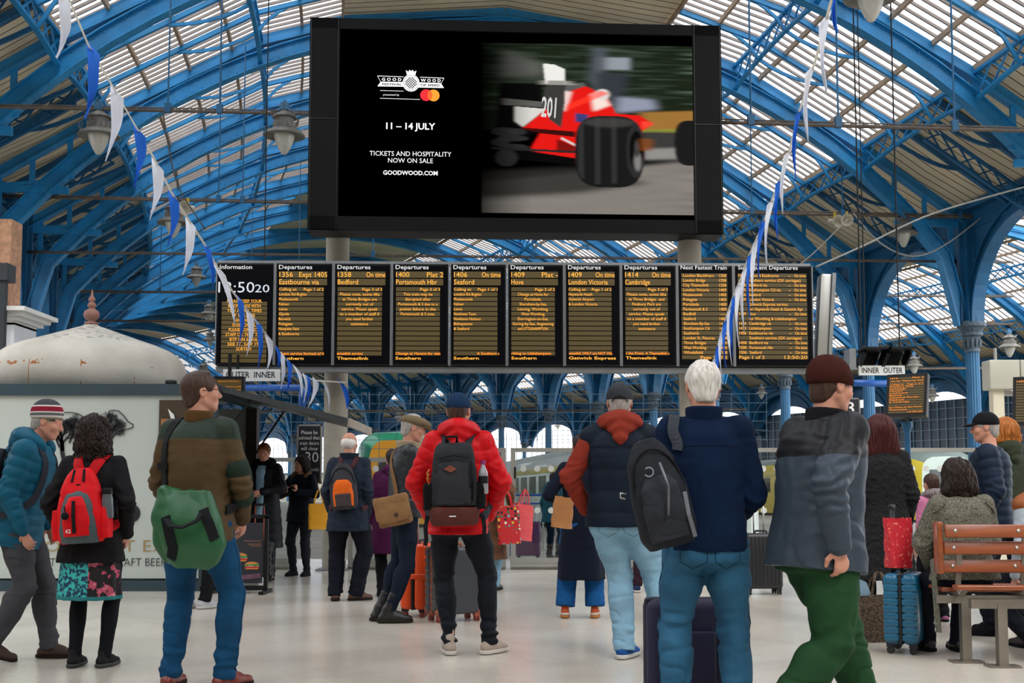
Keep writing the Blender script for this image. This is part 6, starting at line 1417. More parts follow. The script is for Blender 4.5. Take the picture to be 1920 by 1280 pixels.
def mixc(f_, a_, b_): q = n.new('ShaderNodeMix'); q.data_type = 'RGBA'; l.new(f_, q.inputs['Factor']); [l.new(v, q.inputs[i_]) if not isinstance(v, tuple) else setattr(q.inputs[i_], 'default_value', v) for i_, v in (('A', a_), ('B', b_))]; return q.outputs['Result']
c_ = mixc(gt(sp.outputs['X'], .03), s0, rp.outputs['Color']); c_ = mixc(gt(sp.outputs['Z'], .455), (*lin('#1c7f83'), 1), c_); c_ = mixc(gt(sp.outputs['Z'], .425), (*lin('#55c6cf'), 1), c_); l.new(c_, b.inputs['Base Color'])
P.skirt(m, z1=-.46, r0=.165, r1=.215, wave=(.07, 11, 1)); P.trousers(black_f, t=.006, knee=.055, hem=.045, hemz=.08, name='tights', top=.0, fold=.001)
shm = fabric('black_trainer', '#1d1d20', .6, .4, 30); P.shoes(shm, fabric('grey_sole', '#4a4a4c', .7), lace=fabric('red_lace', '#a33b30', .7), size=.95); P.hair(h_dark, 'curly', vol=1.06, length=.15)
# backpack
redf = fabric('red_nylon', '#d8131c', .5, .12, 5, .15); greyf = fabric('grey_nylon', '#4e5a5e', .6, .15, 6); blackst = fabric('black_webbing', '#17181b', .7, .1, 10)
BR = np.stack([P.T[:, 0], -P.T[:, 1], P.T[:, 2]], 1)@np.array(Matrix.Rotation(R(0), 3, 'X')); BR[:, 0] *= 1
def bagframe(P_, x, y, z, roll=0., tilt=0.):
    """local X = figure left (so that Y points out of the back and Z up, right-handed)"""
    A_ = np.stack([-P_.T[:, 0], -P_.T[:, 1], P_.T[:, 2]], 1)@np.array(Matrix.Rotation(R(roll), 3, 'Y'))@np.array(Matrix.Rotation(R(tilt), 3, 'X')); return P_.tp(x, y, z), A_
o_, A_ = bagframe(P, 0.0, -.17, .2, roll=4); bag, inv = P.carry('backpack', 'red backpack with a grey trimmed front pocket, worn over a black jacket', 'backpack', o_, A_)
f = SDF((-.2, -.06, -.28), (.2, .2, .28), .006); f.prof(((0, 0, 0), np.eye(3)), [(-.235, 0, .05, .125, .06), (-.2, 0, .06, .15, .085), (-.05, 0, .06, .15, .09), (.1, 0, .045, .125, .075), (.2, 0, .03, .085, .05), (.235, 0, .02, .05, .025)], .02, 2.6); sdf_part('main_pack', f, redf, bag, .005, (9, 9, 6))
f = SDF((-.2, .0, -.28), (.2, .25, .2), .006); f.prof(((0, 0, 0), np.eye(3)), [(-.235, .0, .1, .115, .045), (-.15, .0, .115, .118, .055), (.0, 0, .11, .1, .055), (.075, 0, .1, .07, .035), (.095, 0, .09, .03, .02)], .02, 2.6); sdf_part('pocket_trim', f, greyf, bag, .003)
f = SDF((-.2, .0, -.28), (.2, .25, .2), .006); f.prof(((0, 0, 0), np.eye(3)), [(-.19, .0, .13, .085, .05), (-.1, .0, .14, .088, .05), (.0, 0, .13, .072, .05), (.055, 0, .12, .045, .035)], .02, 2.6); sdf_part('front_pocket', f, redf, bag, .003)
for x_, nm in ((-.15, 1), (.15, 1)):
    f = SDF((x_-.1, -.05, -.28), (x_+.1, .2, .1), .006); f.prof(((x_, 0, 0), np.eye(3)), [(-.21, 0, .05, .03, .06), (-.1, 0, .05, .034, .065), (-.02, 0, .05, .024, .05)], .01, 2.5); sdf_part('side_pocket', f, redf, bag, .003)
m = MB(); m.sweep([(0, .195, -.17), (0, .198, -.05), (0, .185, .03)], Vector((0, 1, 0)), .02, .006); m.build('zip_strip', blackst, bag); 
m = MB(); pts = [Vector((.118*math.sin(a), .1-.03*abs(math.sin(a)), -.02+.15*math.cos(a))) for a in [PI*(-.6+1.2*q/20) for q in range(21)]]; m.tube(pts, .006, 6); m.build('main_zip', blackst, bag, smooth=True)
for x_ in (-.03, .03): m = MB(); m.tube([(x_, .06, .225), (x_*1.2, .1, .15)], .008, 6); m.build('pull_loop', blackst, bag)
m = MB(); m.tube([(.05, .2, .0), (.045, .205, -.04)], .004, 6); m.ell((.045, .21, -.06), (.024, .012, .024), 12, 8); m.build('pompom_charm', black_f, bag, smooth=True)
t = MB(); t.M = Matrix.Translation((.05, .195, -.165))@Matrix.Rotation(PI, 4, 'Z'); text(t, 'K2', 0, 0, .022, .03, 'l', .02, 0); t.M = None; t.build('lettering', wtxt, bag)
for sg in (-1, 1):
    out, nr = P.surf([P.tp(sg*.035, -.2, .43), P.tp(sg*.075, -.16, .5), P.tp(sg*.1, -.06, .58), P.tp(sg*.115, .08, .52), P.tp(sg*.13, .16, .4), P.tp(sg*.15, .14, .2), P.tp(sg*.19, .0, .08), P.tp(sg*.15, -.12, .04)], .008); strap_mesh('shoulder_strap', out, nr, .062, .012, redf, bag, inv)
    strap_mesh('strap_edge', [p+q_*.004 for p, q_ in zip(out, nr)], nr, .05, .01, fabric('strap_pad_red', '#b8121a', .6), bag, inv)
bt, binv = P.carry('water_bottle', 'grey sports bottle in the side pocket of the red backpack', 'bottle', o_+A_@V3(-.168, .06, -.09), A_); m = MB(); m.lathe((0, 0, 0), [(.033, 0), (.035, .02), (.035, .12), (.03, .14), (.033, .15), (.033, .175), (.02, .185)], 20); m.build('flask', mat('bottle_grey', '#5b6268', .25, 0, .1, 8, coat=.3), bt, smooth=True, sharp=40); m = MB(); m.lathe((0, 0, .15), [(.034, 0), (.034, .03), (.015, .04)], 20); m.build('lid', black_m, bt, smooth=True, sharp=40)

# ---------------------------------------------------------------- man with glasses and the green bag
d = 6.75; P = Fig('man with glasses and short brown hair in a brown and green jacket', (PX2(372, d), d, 0), R(-14), H=1.80, w=1.02, feet={'L': (-.15, .0, 0, 10), 'R': (.16, .05, 0, -25)}, pel=(-.0, .0), hands={'L': dict(at=(-.2, .18, -.0), hint=(-.8, -.8, 0)), 'R': dict(at=(.17, .2, .0), hint=(.9, -.9, 0))}, head=(-48, -4), twist=0, vox=.0068, belly=.01)
brn = zonemat('waxed_brown_jacket', [(1.41, '#4d3a1f'), (9, '#26342a')], 'Z', .7, .3, 60, .04); P.jacket(brn, hem=-.13, t=.035, flare=.015, sleeve=.072, cuff=.05, fold=.008); P.ring(fabric('brown_collar', '#5a4122', .7), 'collar', .51, .6, .078, .08, .016, tilt=.2)
f = SDF(P.el['R']-.15, P.el['R']+.15, .007); q = P.el['R']; f.cone(q*.7+P.sh['R']*.3, q*.6+P.wr['R']*.4, .08, .07, .01, quilt=None)
sdf_part('elbow_patch', f, fabric('patch_green', '#26342a', .8), P.root, .004)
P.trousers(denim, t=.02, knee=.075, hem=.06, hemz=.07, fold=.006, stack=.6); P.pockets(fabric('denim_seam', '#0e3352', .8))
P.shoes(mat('oxblood_leather', '#7a2e22', .35, 0, .2, 6, .2, 60, coat=.2), fabric('dark_sole', '#2a1d18'), lace=fabric('brown_lace', '#4a2018')); P.hair(h_brown, 'short', vol=1.02)
gl = MB(); 
for e in (-1, 1):
    c = P.hd(e*.034, .105, .005); gl.M = Matrix([[float(P.HT[i][j]) for j in range(3)] for i in range(3)]).to_4x4(); gl.M.translation = Vector(c); gl.tube([(.024*math.cos(a), .0, .018*math.sin(a)) for a in [2*PI*q/16 for q in range(17)]], .0022, 6); gl.M = None; gl.tube([P.hd(e*.058, .1, .01), P.hd(e*.078, .06, .012), P.hd(e*.081, -.01, .008)], .0022, 6)
gl.tube([P.hd(-.01, .108, .01), P.hd(.01, .108, .01)], .0022, 6); gl.build('glasses', black_m, P.root)
o_, A_ = bagframe(P, .075, -.2, -.03, roll=0); grn = mat('green_tarpaulin', '#0b5229', .5, 0, .1, 5, .15, 12, coat=.1)
bag, inv = P.carry('messenger_bag', 'large green shoulder bag with black straps, slung over a brown jacket', 'bag', o_, A_)
f = SDF((-.36, -.1, -.3), (.36, .2, .3), .0068)
f.prof(((0, 0, 0), np.eye(3)), [(-.23, -.03, .05, .09, .03), (-.2, -.03, .055, .15, .05), (-.1, -.03, .065, .205, .07), (.03, .0, .06, .2, .06), (.14, .02, .04, .165, .04), (.19, .025, .035, .15, .022)], .03, 2.8); f.cone((.15, .04, .2), (.11, .05, .13), .022, .04, .04)
Vv, Q = f.mesh(1); N = normals(Vv, Q); Vv = Vv+N*((vnoise(Vv, (5, 5, 5), 2)*.009+np.abs(vnoise(Vv+vnoise(Vv, (3, 3, 3))[:, None]*.12, (11, 11, 5), 5))*.018)[:, None]); body_ = mesh_obj('bag_body', Vv, Q, grn, bag); bbv = BVHTree.FromPolygons(Vv.tolist(), Q.tolist())
def lay(pts, off=.004, n_=20):
    out = []; nr = []
    for i in range(len(pts)-1):
        for j in range(n_//(len(pts)-1)): p = Vector(pts[i]).lerp(Vector(pts[i+1]), j/(n_//(len(pts)-1))); r = bbv.find_nearest(p); out.append(r[0]+r[1]*off); nr.append(r[1])
    return out, nr
for pts in ([(.09, .16, .06), (.06, .17, -.02), (.03, .16, -.12), (.06, .1, -.19)], [(-.13, .16, .12), (-.18, .16, .02), (-.22, .14, -.08)]):
    out, nr = lay(pts); m = MB(); m.sweep(out, nr, .055, .006); m.build('webbing', blackst, bag)
m = MB(); m.sweep([(.08, .13, .04), (.02, .19, .0), (-.06, .2, -.005), (-.12, .16, .03), (-.13, .13, .07)], [Vector((0, .4, 1))]*5, .03, .01); m.build('carry_handle', blackst, bag, smooth=False)
out, nr = P.surf([P.tp(-.17, -.2, .1), P.tp(-.17, -.18, .25), P.tp(-.15, -.14, .42), P.tp(-.11, -.05, .58), P.tp(-.06, .12, .5), P.tp(.08, .2, .3), P.tp(.2, .15, .08), P.tp(.2, -.05, .05)], .008, n=40)
strap_mesh('shoulder_strap', out, nr, .052, .01, blackst, bag, inv); m = MB(); m.M = inv@Matrix.Translation(out[6]); m.box((0, -.01, 0), (.06, .02, .04)); m.M = None; m.build('buckle', black_m, bag)

# ---------------------------------------------------------------- man in the red puffer jacket
g = foot(868, 1226); P = Fig('man in a red quilted hooded jacket and navy cap, wearing black trousers', g, R(0), H=1.79, w=1.0, feet={'L': (-.09, 0, 0, 12), 'R': (.18, .02, 0, -38)}, pel=(-.035, 0), hands={'L': dict(at=(-.2, .12, .0), hint=(-1, -.6, 0)), 'R': dict(at=(.2, .12, .0), hint=(1, -.6, 0))}, head=(-14, 2), vox=.0066)
redp = fabric('red_puffer_nylon', '#c5121a', .45, .12, 4, .12, 30); P.jacket(redp, hem=-.13, t=.045, sleeve=.082, cuff=.05, quilt=(.085, .008), fold=.006, flare=.0); P.hood(redp, r=.056, size=1.12, fold=.007)
P.trousers(fabric('charcoal_trackpants', '#14171f', .7, .15, 5), t=.018, knee=.07, hem=.048, hemz=.09, fold=.006, stack=.6); P.shoes(fabric('beige_knit_trainer', '#a5978a', .75), fabric('pale_sole', '#c5beb5', .6), lace=fabric('black_lace', '#2a2725')); P.hair(h_brown, 'short'); P.cap(fabric('navy_cap_cotton', '#13304f', .8, .15, 8))
o_, A_ = bagframe(P, -.015, -.19, .215, roll=1); dgr = fabric('charcoal_canvas', '#2b2d31', .75, .15, 8, .3); rbr = fabric('rust_brown_canvas', '#58302a', .7, .15, 8, .25)
bag, inv = P.carry('backpack', 'charcoal backpack with a rust brown base, worn on a red quilted jacket', 'backpack', o_, A_)
f = SDF((-.24, -.06, -.33), (.24, .22, .33), .006); f.prof(((0, 0, 0), np.eye(3)), [(-.16, 0, .055, .165, .085), (-.05, 0, .06, .165, .095), (.1, 0, .06, .15, .09), (.2, 0, .055, .135, .08), (.245, 0, .045, .125, .06), (.27, 0, .035, .1, .035)], .02, 3.2); sdf_part('main_pack', f, dgr, bag, .006, (8, 8, 5))
f = SDF((-.24, -.06, -.4), (.24, .22, -.05), .006); f.prof(((0, 0, 0), np.eye(3)), [(-.29, 0, .05, .15, .07), (-.26, 0, .055, .165, .085), (-.2, 0, .06, .17, .095), (-.165, 0, .06, .168, .092)], .02, 3.); sdf_part('base_pocket', f, rbr, bag, .005, (8, 8, 5))
f = SDF((-.2, .04, -.18), (.2, .25, .22), .006); f.prof(((0, 0, 0), np.eye(3)), [(-.15, .0, .1, .125, .055), (0, 0, .11, .122, .055), (.12, 0, .1, .11, .05), (.15, 0, .09, .09, .04)], .02, 3.4); sdf_part('front_pocket', f, fabric('charcoal_canvas_front', '#303236', .75, .15, 8, .3), bag, .004)
for x_ in (-.175, .175): f = SDF((x_-.1, -.05, -.25), (x_+.1, .2, .1), .006); f.prof(((x_*.95, 0, 0), np.eye(3)), [(-.18, 0, .05, .045, .07), (-.05, 0, .05, .05, .075), (.0, 0, .05, .045, .07)], .01, 2.5); sdf_part('side_pocket', f, fabric('black_mesh', '#0f1013', .9), bag, .004)
m = MB(); m.prism([(-.045, .09), (0, .115), (.045, .09), (0, .065)], .006, Matrix.Translation((0.02, .166, 0))); m.build('leather_badge', mat('tan_leather', '#7a3d28', .6, 0, .15, 20), bag)
m = MB(); m.tube([(-.1, .155, .16), (0, .165, .18), (.1, .155, .16)], .006, 6); m.build('top_zip', blackst, bag); t = MB(); t.M = Matrix.Translation((.04, .157, -.225))@Matrix.Rotation(PI, 4, 'Z'); t.box((.03, 0, .0), (.045, .003, .008)); t.M = None; t.build('label_print', wtxt, bag)
m = MB(); m.tube([(-.02, .03, .27), (-.02, .05, .31), (.05, .05, .31), (.05, .03, .27)], .01, 6); m.build('grab_handle', blackst, bag, smooth=True)
for x_, z_ in ((.165, .09), (.165, .06)): m = MB(); m.tube([(x_, .1, z_), (x_+.015, .13, z_-.03), (x_, .12, z_-.07)], .005, 6); m.build('orange_toggle', mat('orange_cord', '#b96a2a', .6, 0, .1, 5), bag, smooth=True)
m = MB(); m.tube([(-.12, .14, .14), (-.13, .15, .0), (-.125, .14, -.12)], .007, 6); m.tube([(-.11, .15, .08), (-.13, .17, .02), (-.11, .15, -.04)], .004, 6); m.build('compression_cord', blackst, bag, smooth=True)
for sg in (-1, 1):
    out, nr = P.surf([P.tp(sg*.07-.01, -.2, .46), P.tp(sg*.095, -.14, .56), P.tp(sg*.115, -.0, .6), P.tp(sg*.12, .12, .52), P.tp(sg*.14, .2, .36), P.tp(sg*.17, .16, .16), P.tp(sg*.22, .0, .06), P.tp(sg*.17, -.14, -.02)], .01); strap_mesh('shoulder_strap', out, nr, .06, .014, fabric('strap_grey', '#2a2d33', .7), bag, inv)
    m = MB(); x_ = -sg*.185; m.sweep([(x_, .04, -.22), (x_*1.07, .06, -.3), (x_*1.05, .05, -.38), (x_*1.1, .04, -.42)], Vector((0, 1, 0)), .028, .005); m.build('hip_strap', blackst, bag)
bt, binv = P.carry('drink_bottle', 'clear plastic bottle with a purple cap in the charcoal backpack side pocket', 'bottle', o_+A_@V3(-.195, .075, -.08), A_); m = MB(); m.lathe((0, 0, 0), [(.03, 0), (.034, .01), (.034, .12), (.03, .15), (.014, .185), (.014, .2)], 20); m.build('bottle_body', mat('clear_bottle', '#8d8e96', .1, 0, .2, 20, spec=.8, coat=.5), bt, smooth=True); m = MB(); m.lathe((0, 0, .2), [(.017, 0), (.017, .025)], 16); m.build('bottle_cap', mat('purple_cap', '#8a2a6a', .4, 0, .1, 5), bt, smooth=True, sharp=40); m = MB(); m.lathe((0, 0, .07), [(.0348, 0), (.0348, .05)], 20, False); m.build('bottle_label', black_m, bt, smooth=True)
def simple_pack(P, label, x, y, z, roll, W, Hh, D, m1, m2, m3=None, name='backpack', straps=None, key='jacket', strapm=None, sides=(-1, 1), vox=.008):
    o_, A_ = bagframe(P, x, y, z, roll=roll); bag, inv = P.carry(name, label, 'backpack', o_, A_); h = Hh/2; w2 = W/2
    f = SDF((-W*.7, -.06, -h-.04), (W*.7, D+.1, h+.05), vox); f.prof(((0, 0, 0), np.eye(3)), [(-h, 0, D*.4, w2*.8, D*.35), (-h*.8, 0, D*.45, w2, D*.5), (0, 0, D*.45, w2, D*.52), (h*.6, 0, D*.4, w2*.82, D*.42), (h*.88, 0, D*.3, w2*.55, D*.28), (h, 0, D*.25, w2*.3, D*.15)], .02, 2.6); sdf_part('main_pack', f, m1, bag, .005, (9, 9, 6))
    f = SDF((-W*.6, 0, -h-.02), (W*.6, D+.14, h*.5), vox); f.prof(((0, 0, 0), np.eye(3)), [(-h*.85, 0, D*.85, w2*.72, D*.25), (-h*.4, 0, D*.9, w2*.76, D*.3), (h*.1, 0, D*.85, w2*.66, D*.28), (h*.3, 0, D*.8, w2*.4, D*.2)], .02, 2.6); sdf_part('front_pocket', f, m2, bag, .004)
    if m3: f = SDF((-W*.6, 0, -h-.02), (W*.6, D+.16, h*.5), vox); f.prof(((0, 0, 0), np.eye(3)), [(-h*.86, 0, D*.95, w2*.6, D*.22), (-h*.35, 0, D*1.02, w2*.62, D*.24), (-h*.3, 0, D*.98, w2*.6, D*.2)], .02, 2.6); sdf_part('mesh_panel', f, m3, bag, .004)
    m = MB(); pts = [Vector((w2*.86*math.sin(a), D*.72, h*.05+h*.75*math.cos(a))) for a in [PI*(-.62+1.24*q/20) for q in range(21)]]; m.tube(pts, .006, 6); m.build('main_zip', blackst, bag, smooth=True)
    for sg in sides:
        out, nr = P.surf(straps(sg) if straps else [P.tp(x+sg*.05, y-.02, z+h*.75), P.tp(sg*.085, -.15, .52), P.tp(sg*.1, -.03, .59), P.tp(sg*.115, .1, .5), P.tp(sg*.13, .17, .36), P.tp(sg*.15, .14, .18), P.tp(sg*.2, .0, .06), P.tp(sg*.15, -.13, .02)], .008, key); strap_mesh('shoulder_strap', out, nr, .05, .01, strapm or m1, bag, inv)
    return bag, o_, A_
# ---------------------------------------------------------------- walking man, teal puffer, striped beanie
d = 7.9; P = Fig('man walking past in a teal puffer jacket and striped woolly beanie', (PX2(38, d), d, 0), R(-86), H=1.72, w=1., feet={'L': (-.08, .20, .0, 0), 'R': (.08, -.13, .0, 5, 14)}, pel=(0, .0), lean=10, hands={'R': dict(at=(.2, .1, -.03), hint=(.2, -1, 0), curl=35, n=(-1, .2, 0)), 'L': dict(at=(-.22, .12, .0), hint=(-.4, -1, 0))}, head=(0, 6), vox=.0068, neck_fwd=.02)
teal = fabric('teal_puffer_nylon', '#12566f', .5, .15, 4, .12, 30); P.jacket(teal, hem=-.16, t=.04, sleeve=.082, cuff=.045, quilt=(.07, .009), fold=.004); P.hood(teal, r=.05, size=1.05)
P.trousers(fabric('grey_jeans', '#47474c', .85, .2, 6), t=.02, knee=.075, hem=.06, hemz=.08, fold=.006); P.shoes(mat('brown_suede', '#3b2a22', .75, 0, .2, 8, .2, 60), fabric('brown_sole', '#2a1f19')); P.hair(h_grey, 'short')
P.beanie(zonemat('striped_knit', [(1.595, '#3b3b40'), (1.61, '#7e7462'), (1.625, '#c9c4bb'), (1.642, '#5f636b'), (1.652, '#c9c4bb'), (1.685, '#8c1733'), (1.695, '#d6cfc8'), (9, '#45474c')], 'Z', .95, .3, 200), tall=.01)
simple_pack(P, 'dark grey backpack on the walking man in the teal puffer', 0, -.17, .22, 0, .3, .5, .16, fabric('slate_nylon', '#2f323c', .7, .1, 6), fabric('slate_nylon_dark', '#25272f', .7, .1, 6))
# ---------------------------------------------------------------- woman in long black puffer at the kiosk
d = 14.9; P = Fig('woman with auburn hair in a long black padded coat and light blue shirt', (PX2(495, d), d, 0), R(172), H=1.71, w=.98, hands={'L': dict(at=(-.09, .3, .2), hint=(-1, -.3, -.5), n=(1, 0, 0), curl=45), 'R': dict(at=(.1, .3, .18), hint=(1, -.3, -.5), n=(-1, 0, 0), curl=45)}, vox=.0105, head=(8, 4))
bp_ = fabric('black_puffer_nylon', '#15171c', .5, .15, 5); P.jacket(bp_, hem=-.52, t=.05, flare=.03, sleeve=.08, cuff=.045, quilt=(.11, .008)); P.hood(fabric('black_faux_fur', '#0f1013', .95, .2, 30), r=.06, size=1.15)
f = SDF(P.P-.35, P.P+.7, .0105); f.prof((P.P, P.T), [(-.1, -.0, .12, .055, .075), (.2, 0, .12, .05, .07), (.45, 0, .1, .075, .06), (.53, 0, .06, .06, .05)], .01); P.finish(f, 'shirt', fabric('light_blue_shirt', '#86a7bd', .8), bvh=False)
f = SDF(P.nb-.2, P.nb+.2, .0105); f.prof((P.P, P.T), [(.42, 0, .115, .035, .05), (.56, 0, .02, .065, .075), (.6, 0, .02, .06, .065)], .01); P.finish(f, 'polo_neck', black_f, bvh=False)
P.trousers(navy_t, t=.01, hem=.055); P.shoes(mat('brown_boot', '#4a2c22', .5), black_f, boot=.1); P.hair(hairmat('auburn_hair', '#5a2f1a', '#8a5228'), 'short', vol=1.08)
# ---------------------------------------------------------------- woman with the yellow bag
d = 15.6; P = Fig('woman in a dark navy coat with raised hands and a yellow bag', (PX2(565, d), d, 0), R(160), H=1.57, w=1.02, hands={'L': dict(at=(-.1, .28, .3), hint=(-1, -.3, -.5), n=(1, 0, 0), curl=50, dir=(.1, .5, 1)), 'R': dict(at=(.06, .3, .28), hint=(1, -.3, -.5), n=(-1, 0, 0), curl=50, dir=(-.1, .5, 1))}, vox=.0105, head=(-20, 4))
nv = fabric('ink_navy_cotton', '#131a25', .75, .15, 5); P.jacket(nv, hem=-.14, t=.04, flare=.02, sleeve=.072, cuff=.045); P.hood(fabric('brown_faux_fur', '#5b4636', .95, .3, 40), r=.04, size=1.1); P.trousers(fabric('charcoal_jeans', '#20232a', .8), t=.012, hem=.05); P.shoes(black_f, black_f); P.hair(h_dark, 'long', length=.1, vol=1.05)
def flatbag(name, label, cat, c, rz, W, H_, D, m, handles=True, hm=None, tilt=0., taper=1.0, zig=False):
    o = thing(name, label, cat, c, rz); o.rotation_euler = (0, tilt, rz); mb = MB(); n_ = 8; vs = []; rows = []
    for i in range(n_+1):
        f_ = i/n_; ww = W*(taper+(1-taper)*f_)/2; dd = D*(1-.55*f_)/2+.004; z = H_*f_; ring_ = []
        for k in range(24):
            a = 2*PI*k/24; cx = math.copysign(abs(math.cos(a))**.35, math.cos(a)); cy = math.copysign(abs(math.sin(a))**.35, math.sin(a)); jx = .006*math.sin(i*1.7+k); ring_.append((ww*cx+jx, dd*cy+.005*math.sin(i*2.3+k*1.3), z+(.008*(k % 2) if zig and i == n_ else 0)))
        vs += ring_
    fs = [tuple(range(23, -1, -1))]+[(i*24+k, i*24+(k+1) % 24, (i+1)*24+(k+1) % 24, (i+1)*24+k) for i in range(n_) for k in range(24)]
    inner = [(v[0]*.96, v[1]*.85, v[2]) for v in vs[-24:]]; low = [(v[0]*.94, v[1]*.8, H_*.75) for v in vs[-24:]]; b0 = len(vs); vs += inner+low
    fs += [(b0-24+k, b0-24+(k+1) % 24, b0+(k+1) % 24, b0+k) for k in range(24)]+[(b0+k, b0+(k+1) % 24, b0+24+(k+1) % 24, b0+24+k) for k in range(24)]+[tuple(b0+24+k for k in range(24))]
    mb._add(vs, fs); mb.build('bag_body', m, o, smooth=True, sharp=50)
    if handles:
        for sy in (-1, 1): h = MB(); h.sweep([(-W*.22, sy*D*.22, H_*.97), (-W*.15, sy*D*.2, H_+.1), (-W*.05, 0, H_+.17), (W*.05, 0, H_+.17), (W*.15, sy*D*.2, H_+.1), (W*.22, sy*D*.22, H_*.97)], Vector((0, 1, 0)), .018, .005); h.build('handle', hm or m, o)
    return o
c = at(597, 992, 15.3); flatbag('shopping_bag', 'bright yellow shopping bag hanging beside the navy-coated woman', 'bag', c, R(10), .26, .33, .1, mat('yellow_bag', '#f0a814', .5, 0, .06, 6))
# ---------------------------------------------------------------- old man with the orange backpack
g = foot(652, 1126); P = Fig('white-haired old man in a navy raincoat and dark trousers, seen from behind', g, R(0), H=1.72, w=1.0, feet={'L': (-.13, 0, 0, 8), 'R': (.08, .02, 0, -62)}, vox=.0085, hands={'R': dict(at=(.19, .04, -.04), hint=(.3, -1, 0), curl=40), 'L': dict(at=(-.2, .1, .0), hint=(-.3, -1, 0))}, head=(-16, 3), belly=.01)
nr_ = fabric('navy_raincoat', '#1d2736', .6, .12, 4); P.jacket(nr_, hem=-.21, t=.036, flare=.03, sleeve=.07, cuff=.045, fold=.007); P.ring(nr_, 'collar', .5, .6, .085, .09, .02, flare=.02); P.trousers(navy_t, t=.03, knee=.085, hem=.08, hemz=.06); P.shoes(mat('tan_shoe', '#5a3a28', .5, 0, .1, 8), fabric('dark_sole2', '#26201d')); P.hair(h_white, 'bald', vol=1.05)
simple_pack(P, 'small orange and grey backpack on the old man in the navy raincoat', -.03, -.155, .25, 5, .28, .47, .12, fabric('dark_grey_nylon', '#3a3a3f', .7, .15, 6), fabric('orange_nylon', '#e2661c', .6, .12, 6), fabric('grey_mesh', '#4b4244', .8, .15, 30), strapm=fabric('maroon_strap', '#45272b', .7))
# ---------------------------------------------------------------- plum coat
d = 12.6; P = Fig('person in a long plum coat, mostly hidden behind the man with the tan bag', (PX2(735, d), d, 0), R(10), H=1.56, w=1., vox=.012); pl_ = fabric('plum_wool', '#4a1740', .8, .15, 5); P.jacket(pl_, hem=-.42, t=.05, flare=.05); P.hood(pl_); P.trousers(black_f, t=.01); P.shoes(black_f, black_f); P.hair(h_dark, 'short')
# ---------------------------------------------------------------- man in leather jacket with tan bag
d = 10.2; P = Fig('man in a dark leather jacket with cream fleece collar and beige flat cap', (PX2(764, d), d, 0), R(-78), H=1.79, w=.98, feet={'L': (-.09, -.21, 0, 5), 'R': (.07, -.16, 0, -5)}, pel=(0, -.02), lean=3, vox=.0085, hands={'R': dict(at=(.1, .3, .05), hint=(.3, -1, -.2)), 'L': dict(at=(-.12, .32, .05), hint=(-.3, -1, -.2))}, head=(0, 10))
lea = mat('dark_leather', '#1b2128', .42, 0, .2, 5, .25, 60, spec=.5); P.jacket(lea, hem=-.05, t=.04, sleeve=.072, fold=.007); P.ring(fabric('cream_fleece', '#a89a82', .95, .1, 40, .4), 'fleece_collar', .5, .59, .085, .09, .03, flare=.02, fold=.008); P.trousers(fabric('dark_indigo_denim', '#151e2e', .8, .2, 5), t=.014, knee=.064, hem=.05, hemz=.14, fold=.003)
P.shoes(mat('black_boot_leather', '#1d1b1b', .4, 0, .2, 8, .2, 60), fabric('boot_sole', '#2f2823'), boot=.16, size=1.08, lace=black_f); P.hair(h_grey, 'short'); P.cap(fabric('beige_tweed_cap', '#75664f', .9, .15, 40), flat=True, peak=.075)
bg_, inv = P.carry('satchel', 'tan canvas satchel with a flap at the hip of the leather-jacketed man', 'bag', P.tp(.22, -.12, .0), np.array(Matrix.Rotation(R(72+180), 3, 'Z'))@np.array(Matrix.Rotation(R(12), 3, 'Y'))); tanc = mat('tan_canvas', '#7d5a36', .8, 0, .15, 12, .3, 120)
f = SDF((-.2, -.12, -.18), (.2, .12, .2), .008); f.box((0, 0, 0), (.29, .1, .26), .03); sdf_part('bag_body', f, tanc, bg_, .006, (9, 9, 9)); f = SDF((-.2, -.12, -.18), (.2, .14, .2), .008); f.box((0, .05, .03), (.3, .03, .2), .012); f.box((0, .052, .0), (.24, .03, .2), .012, .03); sdf_part('flap', f, mat('tan_canvas_flap', '#8a653e', .8, 0, .12, 12, .3, 120), bg_, .004)
m = MB(); m.M = Matrix.Translation((-.03, .07, -.04))@Matrix.Rotation(-PI/2, 4, 'X'); m.lathe((0, 0, 0), [(.02, 0), (.02, .006)], 16); m.M = None; m.build('button', mat('dark_leather_button', '#4a2f20', .5), bg_); out, nr = P.surf([P.tp(.2, -.12, .1), P.tp(.14, -.16, .3), P.tp(.0, -.13, .5), P.tp(-.09, -.0, .58), P.tp(-.05, .16, .4)], .008); strap_mesh('shoulder_strap', out, nr, .04, .008, tanc, bg_, inv)
